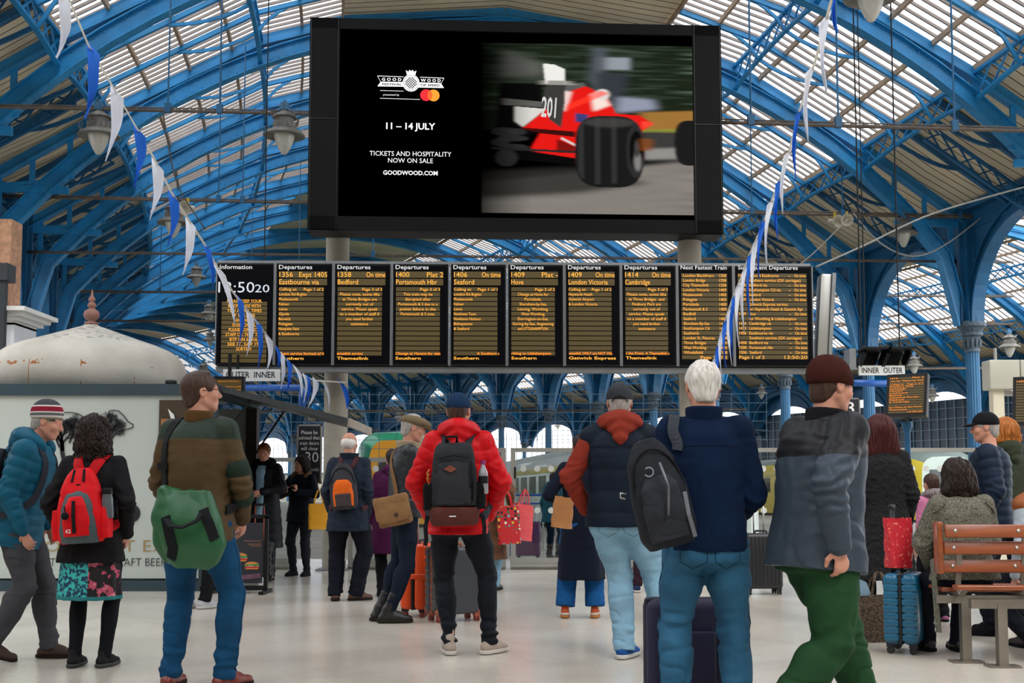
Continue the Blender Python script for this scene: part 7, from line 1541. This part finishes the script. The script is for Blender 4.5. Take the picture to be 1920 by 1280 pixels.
# ---------------------------------------------------------------- fur coat woman
d = 13.4; P = Fig('woman in a brown fur coat with pale jeans and black ankle boots', (PX2(912, d), d, 0), R(-8), H=1.64, w=1.02, feet={'L': (-.1, 0, 0, 5), 'R': (.11, 0, 0, -15)}, vox=.0105, hands={'R': dict(at=(.29, .05, .1), hint=(.4, -1, 0), curl=70), 'L': dict(at=(-.2, .1, 0), hint=(-.3, -1, 0))})
fur = mat('brown_fur', '#2f1c12', .9, 0, 0, 6, .6, 60, col2='#8a6245', thr=.5, sharp=.2); P.jacket(fur, hem=-.56, t=.045, flare=.03, sleeve=.08, fuzz=.006); P.trousers(denim_l, t=.012, hem=.05); P.shoes(mat('black_boot_leather', '#1d1b1b'), black_f, boot=.12); P.hair(h_brown, 'long', length=.16)
xm = mat('christmas_print', '#c21a22', .5, 0, 0, 30, 0, 50, col2='#c21a22'); n, l, b = nodes_of(xm); tcn = n.new('ShaderNodeTexCoord'); mp_ = n.new('ShaderNodeMapping'); mp_.inputs['Scale'].default_value = (26, 26, 26); l.new(tcn.outputs['Object'], mp_.inputs[0]); vz = n.new('ShaderNodeTexVoronoi'); vz.inputs['Scale'].default_value = 1; vz.inputs['Randomness'].default_value = .15; l.new(mp_.outputs[0], vz.inputs[0]); hs = n.new('ShaderNodeValToRGB'); hs.color_ramp.interpolation = 'CONSTANT'; cols = ['#c21a22', '#e6ded2', '#3f6f4a', '#c21a22', '#5fa7b8', '#1f1b1b', '#d9b23a', '#c21a22']
for i_, cc in enumerate(cols):
    e = hs.color_ramp.elements[0] if i_ == 0 else hs.color_ramp.elements.new(i_/8); e.position = i_/8; e.color = (*lin(cc), 1)
sp = n.new('ShaderNodeSeparateColor'); l.new(vz.outputs['Color'], sp.inputs[0]); l.new(sp.outputs[0], hs.inputs[0]); g_ = n.new('ShaderNodeMath'); g_.operation = 'LESS_THAN'; g_.inputs[1].default_value = .42; l.new(vz.outputs['Distance'], g_.inputs[0]); mx = n.new('ShaderNodeMix'); mx.data_type = 'RGBA'; l.new(g_.outputs[0], mx.inputs['Factor']); mx.inputs['A'].default_value = (*lin('#c21a22'), 1); l.new(hs.outputs[0], mx.inputs['B']); l.new(mx.outputs['Result'], b.inputs['Base Color'])
redbag = mat('red_paper', '#d0141c', .45, 0, .06, 6); c = at(956, 1019, 13.1); flatbag('gift_bag', 'red Christmas bag with a grid of small printed pictures', 'bag', c, R(8), .25, .42, .12, xm, hm=redbag, tilt=R(-4)); c = at(977, 1012, 13.3); flatbag('gift_bag', 'plain red bag held behind the printed Christmas bag', 'bag', c, R(50), .3, .4, .1, redbag, tilt=R(8))
# ---------------------------------------------------------------- child beyond the gate
d = 19.7; P = Fig('child in a teal hooded coat standing beyond the glass gate', (PX2(1038, d), d, 0), R(-35), H=1.42, w=1.1, vox=.013, head=(-30, 6)); tl = fabric('teal_coat', '#164a58', .7, .15, 5); P.jacket(tl, hem=-.2, t=.05, flare=.03); P.hood(tl, size=1.1); P.trousers(black_f, t=.02); P.shoes(fabric('grey_trainer', '#4a4a4d'), black_f); P.hair(h_dark, 'short')
# ---------------------------------------------------------------- woman in long navy coat
g = foot(1090, 1158); P = Fig('person in a long navy coat, wide cropped jeans and orange-heeled trainers', g, R(-3), H=1.62, w=.95, feet={'L': (-.155, 0, 0, 0), 'R': (.13, .02, 0, -8)}, vox=.0085, hands={'L': dict(at=(-.2, .14, .16), hint=(-.6, -1, 0))}); lc = fabric('long_navy_wool', '#0f1626', .8, .12, 4); P.jacket(lc, hem=-.57, t=.035, flare=.025, sleeve=.07, fold=.004, wave=(.05, 5, .6)); P.ring(lc, 'collar', .5, .58, .08, .085, .02); P.trousers(fabric('cobalt_denim', '#155089', .8, .15, 5), t=.03, knee=.09, hem=.098, hemz=.16, crease=.3); P.shoes(zonemat('white_orange_trainer', [(.03, '#a5683a'), (.05, '#c9c0b4'), (9, '#b04a22')], 'Z', .6), fabric('tan_sole', '#a8703c', .6), size=.95); P.hair(h_dark, 'short')
c = at(1052, 989, 10.15); flatbag('paper_bag', 'brown paper bag tucked under the arm of the long navy coat', 'bag', c, R(-25), .17, .26, .1, mat('kraft_paper', '#a8713f', .7, 0, .1, 8, .2, 20), handles=False, tilt=R(7), zig=True)
# ---------------------------------------------------------------- man in the gilet
g = foot(1186, 1234); P = Fig('man in a navy padded gilet over a rust hoodie, grey cap and faded jeans', g, R(-4), H=1.86, w=1.04, feet={'L': (-.05, 0, 0, -25), 'R': (.22, .06, 0, -20)}, pel=(-.07, 0), vox=.0066, hands={'L': dict(at=(-.22, .13, .02), hint=(-1, -.5, 0)), 'R': dict(at=(.2, .16, .02), hint=(1, -.6, 0))}, belly=.01)
rust = fabric('rust_fleece', '#8a3326', .9, .12, 6, .4); P.jacket(rust, hem=-.08, t=.026, sleeve=.08, cuff=.045, fold=.006, name='hoodie'); gil = fabric('navy_padded_gilet', '#111b29', .65, .2, 5, .15, 60); P.jacket(gil, hem=-.09, t=.048, sleeves=False, quilt=(.135, .008), fold=.004, name='gilet', top=.55); P.hood(rust, r=.056, size=1.12, fold=.007)
P.trousers(denim_l, t=.028, knee=.08, hem=.07, hemz=.05, fold=.006); P.pockets(fabric('light_denim_seam', '#557f98', .8)); P.shoes(fabric('blue_knit_trainer', '#1c4f93', .7), fabric('white_sole', '#c2c0ba', .6)); P.hair(h_grey, 'short', vol=.99); P.cap(fabric('washed_grey_cap', '#35383d', .85, .2, 8))
m = MB(); m.tube([P.hd(-.05, -.1, .0), P.hd(-.03, -.117, .028), P.hd(0, -.122, .036), P.hd(.03, -.117, .028), P.hd(.05, -.1, .0)], .004, 6); m.build('cap_opening_trim', black_m, P.root, smooth=True)
# ---------------------------------------------------------------- white-haired man
d = 5.45; P = Fig('white-haired man in a navy fleece and blue jeans, nearest at right of centre', (PX2(1322, d), d, 0), R(0), H=1.715, w=.98, feet={'L': (-.15, 0, 0, 6), 'R': (.15, 0, 0, -8)}, vox=.0062, hands={'L': dict(at=(-.13, .2, .04), hint=(-.6, -1, -.2)), 'R': dict(at=(.14, .2, .04), hint=(.6, -1, -.2))}, belly=.02, head=(0, 4))
flc = fabric('navy_fleece', '#0b1e3a', .95, .12, 5, .5, 500); P.jacket(flc, hem=-.07, t=.036, sleeve=.082, cuff=.05, fold=.006); P.ring(flc, 'collar', .5, .605, .082, .088, .02, flare=.008)
out, nr = P.surf([P.tp(-.2, -.2, .44), P.tp(0, -.2, .43), P.tp(.2, -.2, .44)], .001); m = MB(); m.sweep(out, nr, .006, .003); m.build('seam', fabric('fleece_seam', '#07152b'), P.root)
P.trousers(denim_d, t=.028, knee=.078, hem=.07, hemz=.05, fold=.008, stack=.4); P.pockets(fabric('dark_denim_seam', '#173a50', .8)); P.shoes(black_f, black_f); P.hair(hairmat('snow_white_hair', '#b9b3ac', '#f0ece6', .7), 'short', vol=1.04, amp=.004)
bk, o_, A_ = simple_pack(P, 'dark grey backpack slung from the left shoulder of the white-haired man', -.245, -.14, .2, 14, .26, .49, .16, fabric('graphite_nylon', '#202329', .65, .15, 6, .2), fabric('graphite_pocket', '#2a2d34', .65, .15, 6, .2), sides=(-1,), straps=lambda sg: [P.tp(-.21, -.2, .4), P.tp(-.175, -.17, .47), P.tp(-.15, -.07, .56), P.tp(-.15, .08, .5), P.tp(-.16, .17, .34), P.tp(-.2, .14, .15)], strapm=fabric('wide_grey_strap', '#3a3e47', .7), vox=.0065)
m = MB(); m.tube([(-.02, .2, .13), (-.03, .225, .02), (-.0, .21, -.1)], .006, 6); m.build('pocket_zip', mat('zip_silver', '#6d7077', .4, .6), bk, smooth=True); m = MB(); m.sweep([(-.1, .16, -.02), (-.09, .18, -.12), (-.095, .17, -.22)], Vector((0, 1, 0)), .018, .005); m.build('cord', mat('zip_silver', '#6d7077'), bk)
m = MB()
m.M = Matrix.Translation((.03, .155, .1))@Matrix.Rotation(-PI/2, 4, 'X'); m.tube([(.02*math.cos(a), .02*math.sin(a), 0) for a in [PI*(.1+1.6*q/14) for q in range(15)]], .0035, 6); m.M = None; m.build('round_logo', mat('logo_grey', '#7d8189', .5), bk, smooth=True)
m = MB(); m.tube([(.145, .1, .03), (.17, .11, .04), (.175, .11, .02), (.155, .11, .01)], .004, 6); m.build('carabiner', alu, bk, smooth=True)
# ---------------------------------------------------------------- walking man in brown beanie
d = 5.3; P = Fig('man striding past in a brown beanie, dark grey jacket and green trousers', (PX2(1523, d), d, 0), R(-68), H=1.76, w=1.08, feet={'L': (-.1, .34, .0, 5), 'R': (.1, -.3, .0, 0, 28)}, pel=(0, .02), lean=6, twist=0, vox=.0062, hands={'R': dict(at=(.26, -.08, -.01), hint=(.5, -1, 0), curl=35, n=(-1, 0, 0), dir=(-.1, .35, -1)), 'L': dict(at=(-.2, .25, .05), hint=(-.3, -1, 0))}, head=(0, 3), belly=.01)
wj = zonemat('two_tone_shell', [(1.27, '#34404d'), (9, '#101218')], 'Z', .55, .15, 60, .05); P.jacket(wj, hem=-.12, t=.05, sleeve=.09, cuff=.05, flare=.02, fold=.009); P.ring(black_f, 'collar', .5, .6, .085, .09, .02); P.trousers(fabric('bottle_green_cotton', '#1f4226', .8, .2, 4), t=.035, knee=.09, hem=.085, fold=.008); P.shoes(black_f, black_f); P.hair(h_brown, 'short'); P.beanie(fabric('brown_knit', '#3d1c17', .95, .15, 20, .4), tall=.0, cuff=fabric('brown_knit_cuff', '#35180f', .95, .15, 20, .4))
# ---------------------------------------------------------------- woman in fluffy black coat
d = 9.5; P = Fig('woman with long burgundy hair in a fluffy black teddy coat', (PX2(1652, d), d, 0), R(5), H=1.69, w=1.04, vox=.0085); P.jacket(mat('black_teddy_fleece', '#101216', .95, 0, .3, 60, .8, 90), hem=-.5, t=.045, sleeve=.085, flare=.04, fuzz=.007); P.trousers(black_f, t=.012); P.shoes(black_f, black_f); P.hair(h_burg, 'long', length=.21, vol=1.35)
# ---------------------------------------------------------------- people at right
d = 10.2; P = Fig('small girl in a pink jacket with a grey checked hood, seen from behind', (PX2(1748, d), d, 0), R(15), H=1.26, w=1.0, vox=.0085); P.jacket(fabric('pink_anorak', '#c9799f', .6, .1, 5), hem=-.1, t=.04, flare=.02); P.hood(mat('grey_check', '#5d5354', .8, 0, 0, 60, 0, 50, col2='#8a8182', thr=.5, sharp=.05), r=.05, size=1.05); P.trousers(black_f, t=.012); P.shoes(fabric('pink_shoe', '#a06080'), black_f); P.hair(h_brown, 'short', vol=1.08)
d = 9.3; P = Fig('man in a black cap and navy quilted jacket, turned to the left', (PX2(1856, d), d, 0), R(62), H=1.73, w=1.05, vox=.0085, head=(12, 4)); P.jacket(fabric('navy_quilted_nylon', '#152336', .55, .15, 5), hem=-.12, t=.045, sleeve=.082, quilt=(.075, .008)); P.trousers(navy_t); P.shoes(black_f, black_f); P.hair(h_grey, 'short'); P.cap(fabric('black_cap', '#111216', .8))
d = 10.4; P = Fig('woman with ginger bobbed hair in an olive green jacket', (PX2(1888, d), d, 0), R(10), H=1.74, w=1.02, vox=.009); P.jacket(fabric('olive_cotton', '#333a2c', .8, .15, 5), hem=-.14, t=.036); P.hood(fabric('olive_cotton', '#333a2c')); P.trousers(black_f); P.shoes(black_f, black_f); P.hair(h_ging, 'long', length=.08, vol=1.14)
for px, d, lb, tcol, scol in ((372, 11.3, 'person hidden behind the green bag man, showing dark trouser ends and white trainers', black_f, fabric('white_trainer', '#b9bcc0', .6)), (1224, 13.1, 'person hidden behind the gilet man, showing plum trousers and striped navy trainers', fabric('plum_trouser', '#2c1b26', .8), fabric('navy_trainer', '#1b2c4f', .6))):
    P = Fig(lb, (PX2(px, d), d, 0), R(-6), H=1.62, w=.95, vox=.0115, feet={'L': (-.09 if px < 1000 else -.2, 0, 0, 5), 'R': (.08 if px < 1000 else .18, .02, 0, -30)}); P.jacket(black_f if px < 1000 else navy_t, hem=-.1, t=.03); P.trousers(tcol, t=.02, hemz=.1, hem=.065); P.shoes(scol, fabric('white_sole', '#c2c0ba')); P.hair(h_dark, 'short')

# ================================================================= BENCH AND THE SEATED PEOPLE
wood = mat('varnished_wood', '#8a4520', .35, 0, .25, 3, .1, 30, coat=.3, stretch=(1, 8, 8)); steel = mat('bench_steel', '#8a847a', .42, .75, .15, 6)
by = 7.75; bx0 = PX2(1762, by); bo = thing('station_bench', 'slatted wooden station bench on brushed steel legs at lower right', 'bench', (bx0, by, 0), R(-2))
def slat(c, d_, rot=None, bolts=True):
    m = MB(); m.rbox((0, 0, 0), d_, .008); m.M = None; o = m.build('slat', wood, bo, smooth=True, sharp=30); o.location = c
    if rot: o.rotation_euler = rot
    if bolts:
        for x_ in (-d_[0]*.38, d_[0]*.38): q = MB(); q.M = Matrix.Translation((x_, -d_[1]/2-.001, 0))@Matrix.Rotation(PI/2, 4, 'X'); q.lathe((0, 0, 0), [(.013, 0), (.011, .005), (.003, .007)], 14); q.M = None; q.build('bolt', mat('bolt_steel', '#c5c3bd', .3, .8), o, smooth=True)
for sx in (0, .62):
    for k, z in enumerate((.86, .75, .63)): slat((sx+.26, -.02-.035*k*-1-.07, z), (.53, .028, .085), (R(-12), 0, 0))
    slat((sx+.3, -.17, .505), (.56, .1, .03), None, False); slat((sx+.3, .12, .47), (.56, .09, .03), None, False); slat((sx+.3, .24, .47), (.56, .09, .03), None, False); slat((sx+.3, .36, .475), (.56, .09, .03), None, False)
    m = MB(); m.rbox((sx-.025, -.02, .75), (.035, .1, .34), .008); m.build('end_board', wood, bo, smooth=True, sharp=30)
for sx in (.1, .52, .72, 1.14):
    m = MB(); m.sweep([(sx, -.15, .49), (sx, -.06, .44), (sx, .0, .5), (sx, -.03, .65), (sx, -.06, .9)], Vector((0, 1, .2)), .035, .012); m.sweep([(sx, 0, .45), (sx, .4, .44)], Vector((0, 0, 1)), .035, .012); m.build('bracket', steel, bo)
m = MB(); m.box((.62, .06, .41), (1.3, .05, .05)); m.build('rear_rail', steel, bo); m = MB(); m.box((.7, -.14, .40), (1.15, .05, .06)); m.build('front_rail', steel, bo)
for x_, y_, nm in ((.16, .06, 1), (.32, -.14, 2), (1.1, -.14, 3)):
    m = MB(); m.box((x_, y_, .2), (.06, .06, .4)); m.box((x_, y_, .006), (.2, .12, .012)); m.build('leg', steel, bo)
m = MB(); m.tube([(.58, -.02, .66), (.58, -.2, .67), (.58, -.2, .5)], .014, 8); m.build('armrest', steel, bo, smooth=True)
P = Fig('seated woman with wavy brown hair in a grey-green tweed coat, seen from behind', (PX2(1806, by+.2), by+.22, 0), R(2), H=1.62, w=1.02, seat=.57, feet={'L': (-.12, .42, 0, 5), 'R': (.1, .4, 0, -5)}, pel=(0, .0), vox=.0066, hands={'L': dict(at=(-.14, .28, .06), hint=(-1, -.4, -.3)), 'R': dict(at=(.14, .28, .06), hint=(1, -.4, -.3))}, head=(-8, 12), shrug=.0, lean=4)
tw = mat('grey_green_tweed', '#35372f', .9, 0, 0, 90, .5, 120, col2='#7d7a6a', thr=.5, sharp=.18); P.jacket(tw, hem=-.05, t=.045, sleeve=.085, cuff=.055, fold=.006, flare=.04); P.ring(tw, 'collar', .47, .545, .1, .105, .03, flare=-.02, fold=.004); P.trousers(navy_t, t=.02); P.shoes(mat('black_boot_leather', '#1d1b1b'), black_f, boot=.2); P.hair(h_dark, 'wavy', length=.15, vol=1.06, amp=.011)
m = MB(); 
for z0, z1, x0, x1 in ((.5, .06, -.255, -.21),): m.sweep([P.tp(-.25, -.05, .1), V3(*P.tp(-.265, -.1, -.05)), V3(*P.tp(-.26, -.1, -.25)), V3(*P.tp(-.25, -.09, -.42))], Vector((1, .3, 0)), .05, .008)
m.build('coat_belt', tw, P.root); m = MB(); out, nr = P.surf([P.tp(-.15, -.1, .52), P.tp(-.2, -.02, .45)], .006, n=8); m.sweep(out, nr, .03, .006); out, nr = P.surf([P.tp(.15, -.1, .52), P.tp(.2, -.02, .45)], .006, n=8); m.sweep(out, nr, .03, .006); m.build('epaulette', tw, P.root)
P = Fig('seated person at the right edge in an orange gilet with pale grey sleeves', (PX2(1938, 8.6), 8.45, 0), R(8), H=1.66, w=1.0, seat=.57, feet={'L': (-.12, .05, 0, 20), 'R': (.12, .35, 0, -5)}, vox=.0085); P.jacket(fabric('pale_grey_cotton', '#a9b4bd', .8), hem=-.02, t=.02, sleeve=.08, name='sweater'); P.jacket(mat('rust_orange_leather', '#8a4a1c', .6, 0, .15, 6, .2, 40), hem=-.05, t=.045, sleeves=False, quilt=(.16, .007), name='gilet'); P.trousers(navy_t); P.shoes(mat('brown_riding_boot', '#2f211c', .5, 0, .2, 8), black_f, boot=.25); P.hair(h_brown, 'short')

# ================================================================= LUGGAGE
wheelm = mat('wheel_rubber', '#1c1c1e', .6)
def suitcase(label, pos, rz, W, D, H_, shell, trim, ribs=7, handle=.35, hard=True, wheelc=None, group='suitcases', vert=False, rod=None, corner=None):
    o = thing('suitcase', label, 'suitcase', pos, rz, group); z0 = .065; hb = H_-z0
    for sy, nm in ((-1, 0), (1, 1)):
        m = MB(); m.rbox((0, sy*D*.265, z0+hb/2), (W, D*.47, hb), .04 if hard else .05, 5); m.build('shell', shell, o, smooth=True, sharp=35)
        if ribs and hard:
            m = MB()
            for k in range(ribs):
                if vert: x_ = -W*.4+W*.8*k/(ribs-1); m.rbox((x_, sy*(D*.5+.001), z0+hb/2), (W*.05, .008, hb*.86), .003, 2)
                else: z = z0+hb*(.1+.8*k/(ribs-1)); m.rbox((0, sy*D*.265, z), (W+.006, D*.47-.01, hb*.085), .006, 2)
            m.build('ribs', shell, o, smooth=True, sharp=30)
    m = MB(); m.rbox((0, 0, z0+hb/2), (W+.004, D*.1, hb+.004), .035, 5); m.build('zip_band', trim, o, smooth=True, sharp=35)
    for sx in (-1, 1):
        for sy in (-1, 1):
            m = MB(); cx, cy = sx*(W/2-.045), sy*(D/2-.04); m.box((cx, cy, z0+.0), (.05, .05, .04)); m.box((cx, cy, .045), (.014, .03, .04)); m.build('wheel_housing', trim, o)
            for t_ in (-1, 1): q = MB(); q.M = Matrix.Translation((cx+t_*.014-.005, cy, .026))@Matrix.Rotation(PI/2, 4, 'Y'); q.lathe((0, 0, 0), [(.012, -.001), (.025, 0), (.026, .003), (.026, .009), (.025, .012), (.012, .013)], 18); q.M = None; w_ = q.build('wheel', wheelc or wheelm, o, smooth=True, sharp=40)
            if corner:
                for zc in (z0+.03, H_-.03): m = MB(); m.ell((sx*(W/2-.022), sy*(D/2-.02), zc), (.03, .028, .035), 10, 8); m.build('corner_guard', corner, o, smooth=True)
    m = MB(); m.tube([(-.07, 0, H_-.01), (-.06, 0, H_+.025), (.06, 0, H_+.025), (.07, 0, H_-.01)], .011, 8); m.build('carry_handle', trim, o, smooth=True)
    m = MB(); m.rbox((W/2+.008, -D*.0, z0+hb*.55), (.02, .03, .16), .008); m.build('side_handle', trim, o, smooth=True, sharp=40)
    if handle:
        for sx in (-1, 1): m = MB(); m.tube([(sx*.055, D*.3, H_-.02), (sx*.055, D*.3, H_+handle)], .009, 8); m.build('pull_rod', rod or alu, o, smooth=True)
        m = MB(); m.rbox((0, D*.3, H_+handle), (.15, .03, .03), .012); m.build('grip', trim, o, smooth=True, sharp=40)
    return o
blkt = mat('luggage_black_trim', '#15161a', .6, 0, .1, 8)
g = foot(1700, 1222); tealc = mat('teal_polycarbonate', '#0f5b7d', .35, 0, .08, 4, .1, 80, coat=.2); s3 = suitcase('teal ribbed hard suitcase carrying the red gift bag, left of the bench', (g.x, g.y+.02, 0), R(62), .36, .23, .55, tealc, blkt, ribs=9, handle=.46, rod=blkt)
c = Vector((g.x-.02, g.y, .585)); rg = mat('red_patterned_paper', '#c01a2c', .5, 0, 0, 45, .1, 30, col2='#e2795f', thr=.62, sharp=.03); flatbag('gift_bag', 'red paper bag with a small gold pattern, standing on the teal suitcase', 'bag', c+Vector((-.02, 0, .0)), R(10), .2, .34, .12, rg, handles=False, taper=.82, zig=True)
g = foot(782, 1158); orc = mat('orange_shell', '#f4500c', .4, 0, .05, 5, coat=.2); s1 = suitcase('bright orange suitcase standing beside the leather-jacketed man', (g.x+.03, g.y+.22, 0), R(68), .42, .26, .65, orc, blkt, ribs=0, handle=.42, wheelc=mat('wheel_pink', '#8a3a34', .5)); m = MB(); m.rbox((0, 0, .36), (.43, .27, .05), .01); m.build('luggage_strap', orc, s1, smooth=True, sharp=40)
g = foot(838, 1163); gry = mat('slate_polycarbonate', '#3b3f45', .4, 0, .08, 5, coat=.2); pinkt = mat('rose_gold_trim', '#b5624a', .4, .2, .05, 5); s2 = suitcase('slate grey ribbed suitcase with rose trim behind the red-coated man', (g.x+.06, g.y-.02, 0), R(28), .44, .26, .64, gry, pinkt, ribs=8, handle=.3, corner=pinkt, wheelc=mat('wheel_pink', '#8a3a34'))
d = 5.95; nvs = mat('navy_soft_fabric', '#151538', .7, 0, .12, 8, .3, 120); s4 = suitcase('navy soft suitcase standing behind the white-haired man', (PX2(1285, d), d+.1, 0), R(0), .40, .26, .575, nvs, mat('navy_piping', '#0d0e22', .6), ribs=0, handle=.36, hard=False); m = MB(); m.rbox((0, -.145, .26), (.27, .03, .33), .012); m.build('front_pocket', nvs, s4, smooth=True, sharp=40); m = MB(); m.box((-.1, -.163, .42), (.008, .006, .05)); m.build('zip_pull', alu, s4)
d = 12.9; suitcase('black ribbed suitcase seen between the white-haired man and the striding man', (PX2(1425, d), d, 0), R(5), .42, .26, .66, mat('black_polycarbonate', '#1a1b1f', .4, 0, .1, 5), blkt, ribs=9, vert=True)
d = 19.4; suitcase('purple suitcase standing beyond the glass gate', (PX2(990, d), d, 0), R(3), .40, .26, .62, mat('purple_shell', '#4a1c4a', .4, 0, .1, 5), blkt, ribs=6, vert=True, handle=0)
d = 14.5; suitcase('dark suitcase with a rose pull handle behind the burger sign', (PX2(482, d), d+.1, 0), R(0), .36, .24, .5, blkt, blkt, ribs=5, handle=.45, rod=pinkt)
d = 8.9; hb = mat('brown_checked_canvas', '#3a2d22', .6, 0, 0, 70, .1, 60, col2='#6b5a45', thr=.5, sharp=.05); o = flatbag('tote_bag', 'brown checked tote bag leaning behind the teal suitcase', 'bag', (PX2(1643, d), d, .15), R(10), .36, .34, .16, hb)
m = MB(); m.prism([(-.12, .34), (.02, .3), (-.06, .5), (-.2, .56)], .01, Matrix.Translation((-.05, -.02, -.06))); m.build('blue_papers', mat('pale_blue_paper', '#8aa9bd', .5, 0, .1, 8), o); o.location.z = 0.0
# ================================================================= end
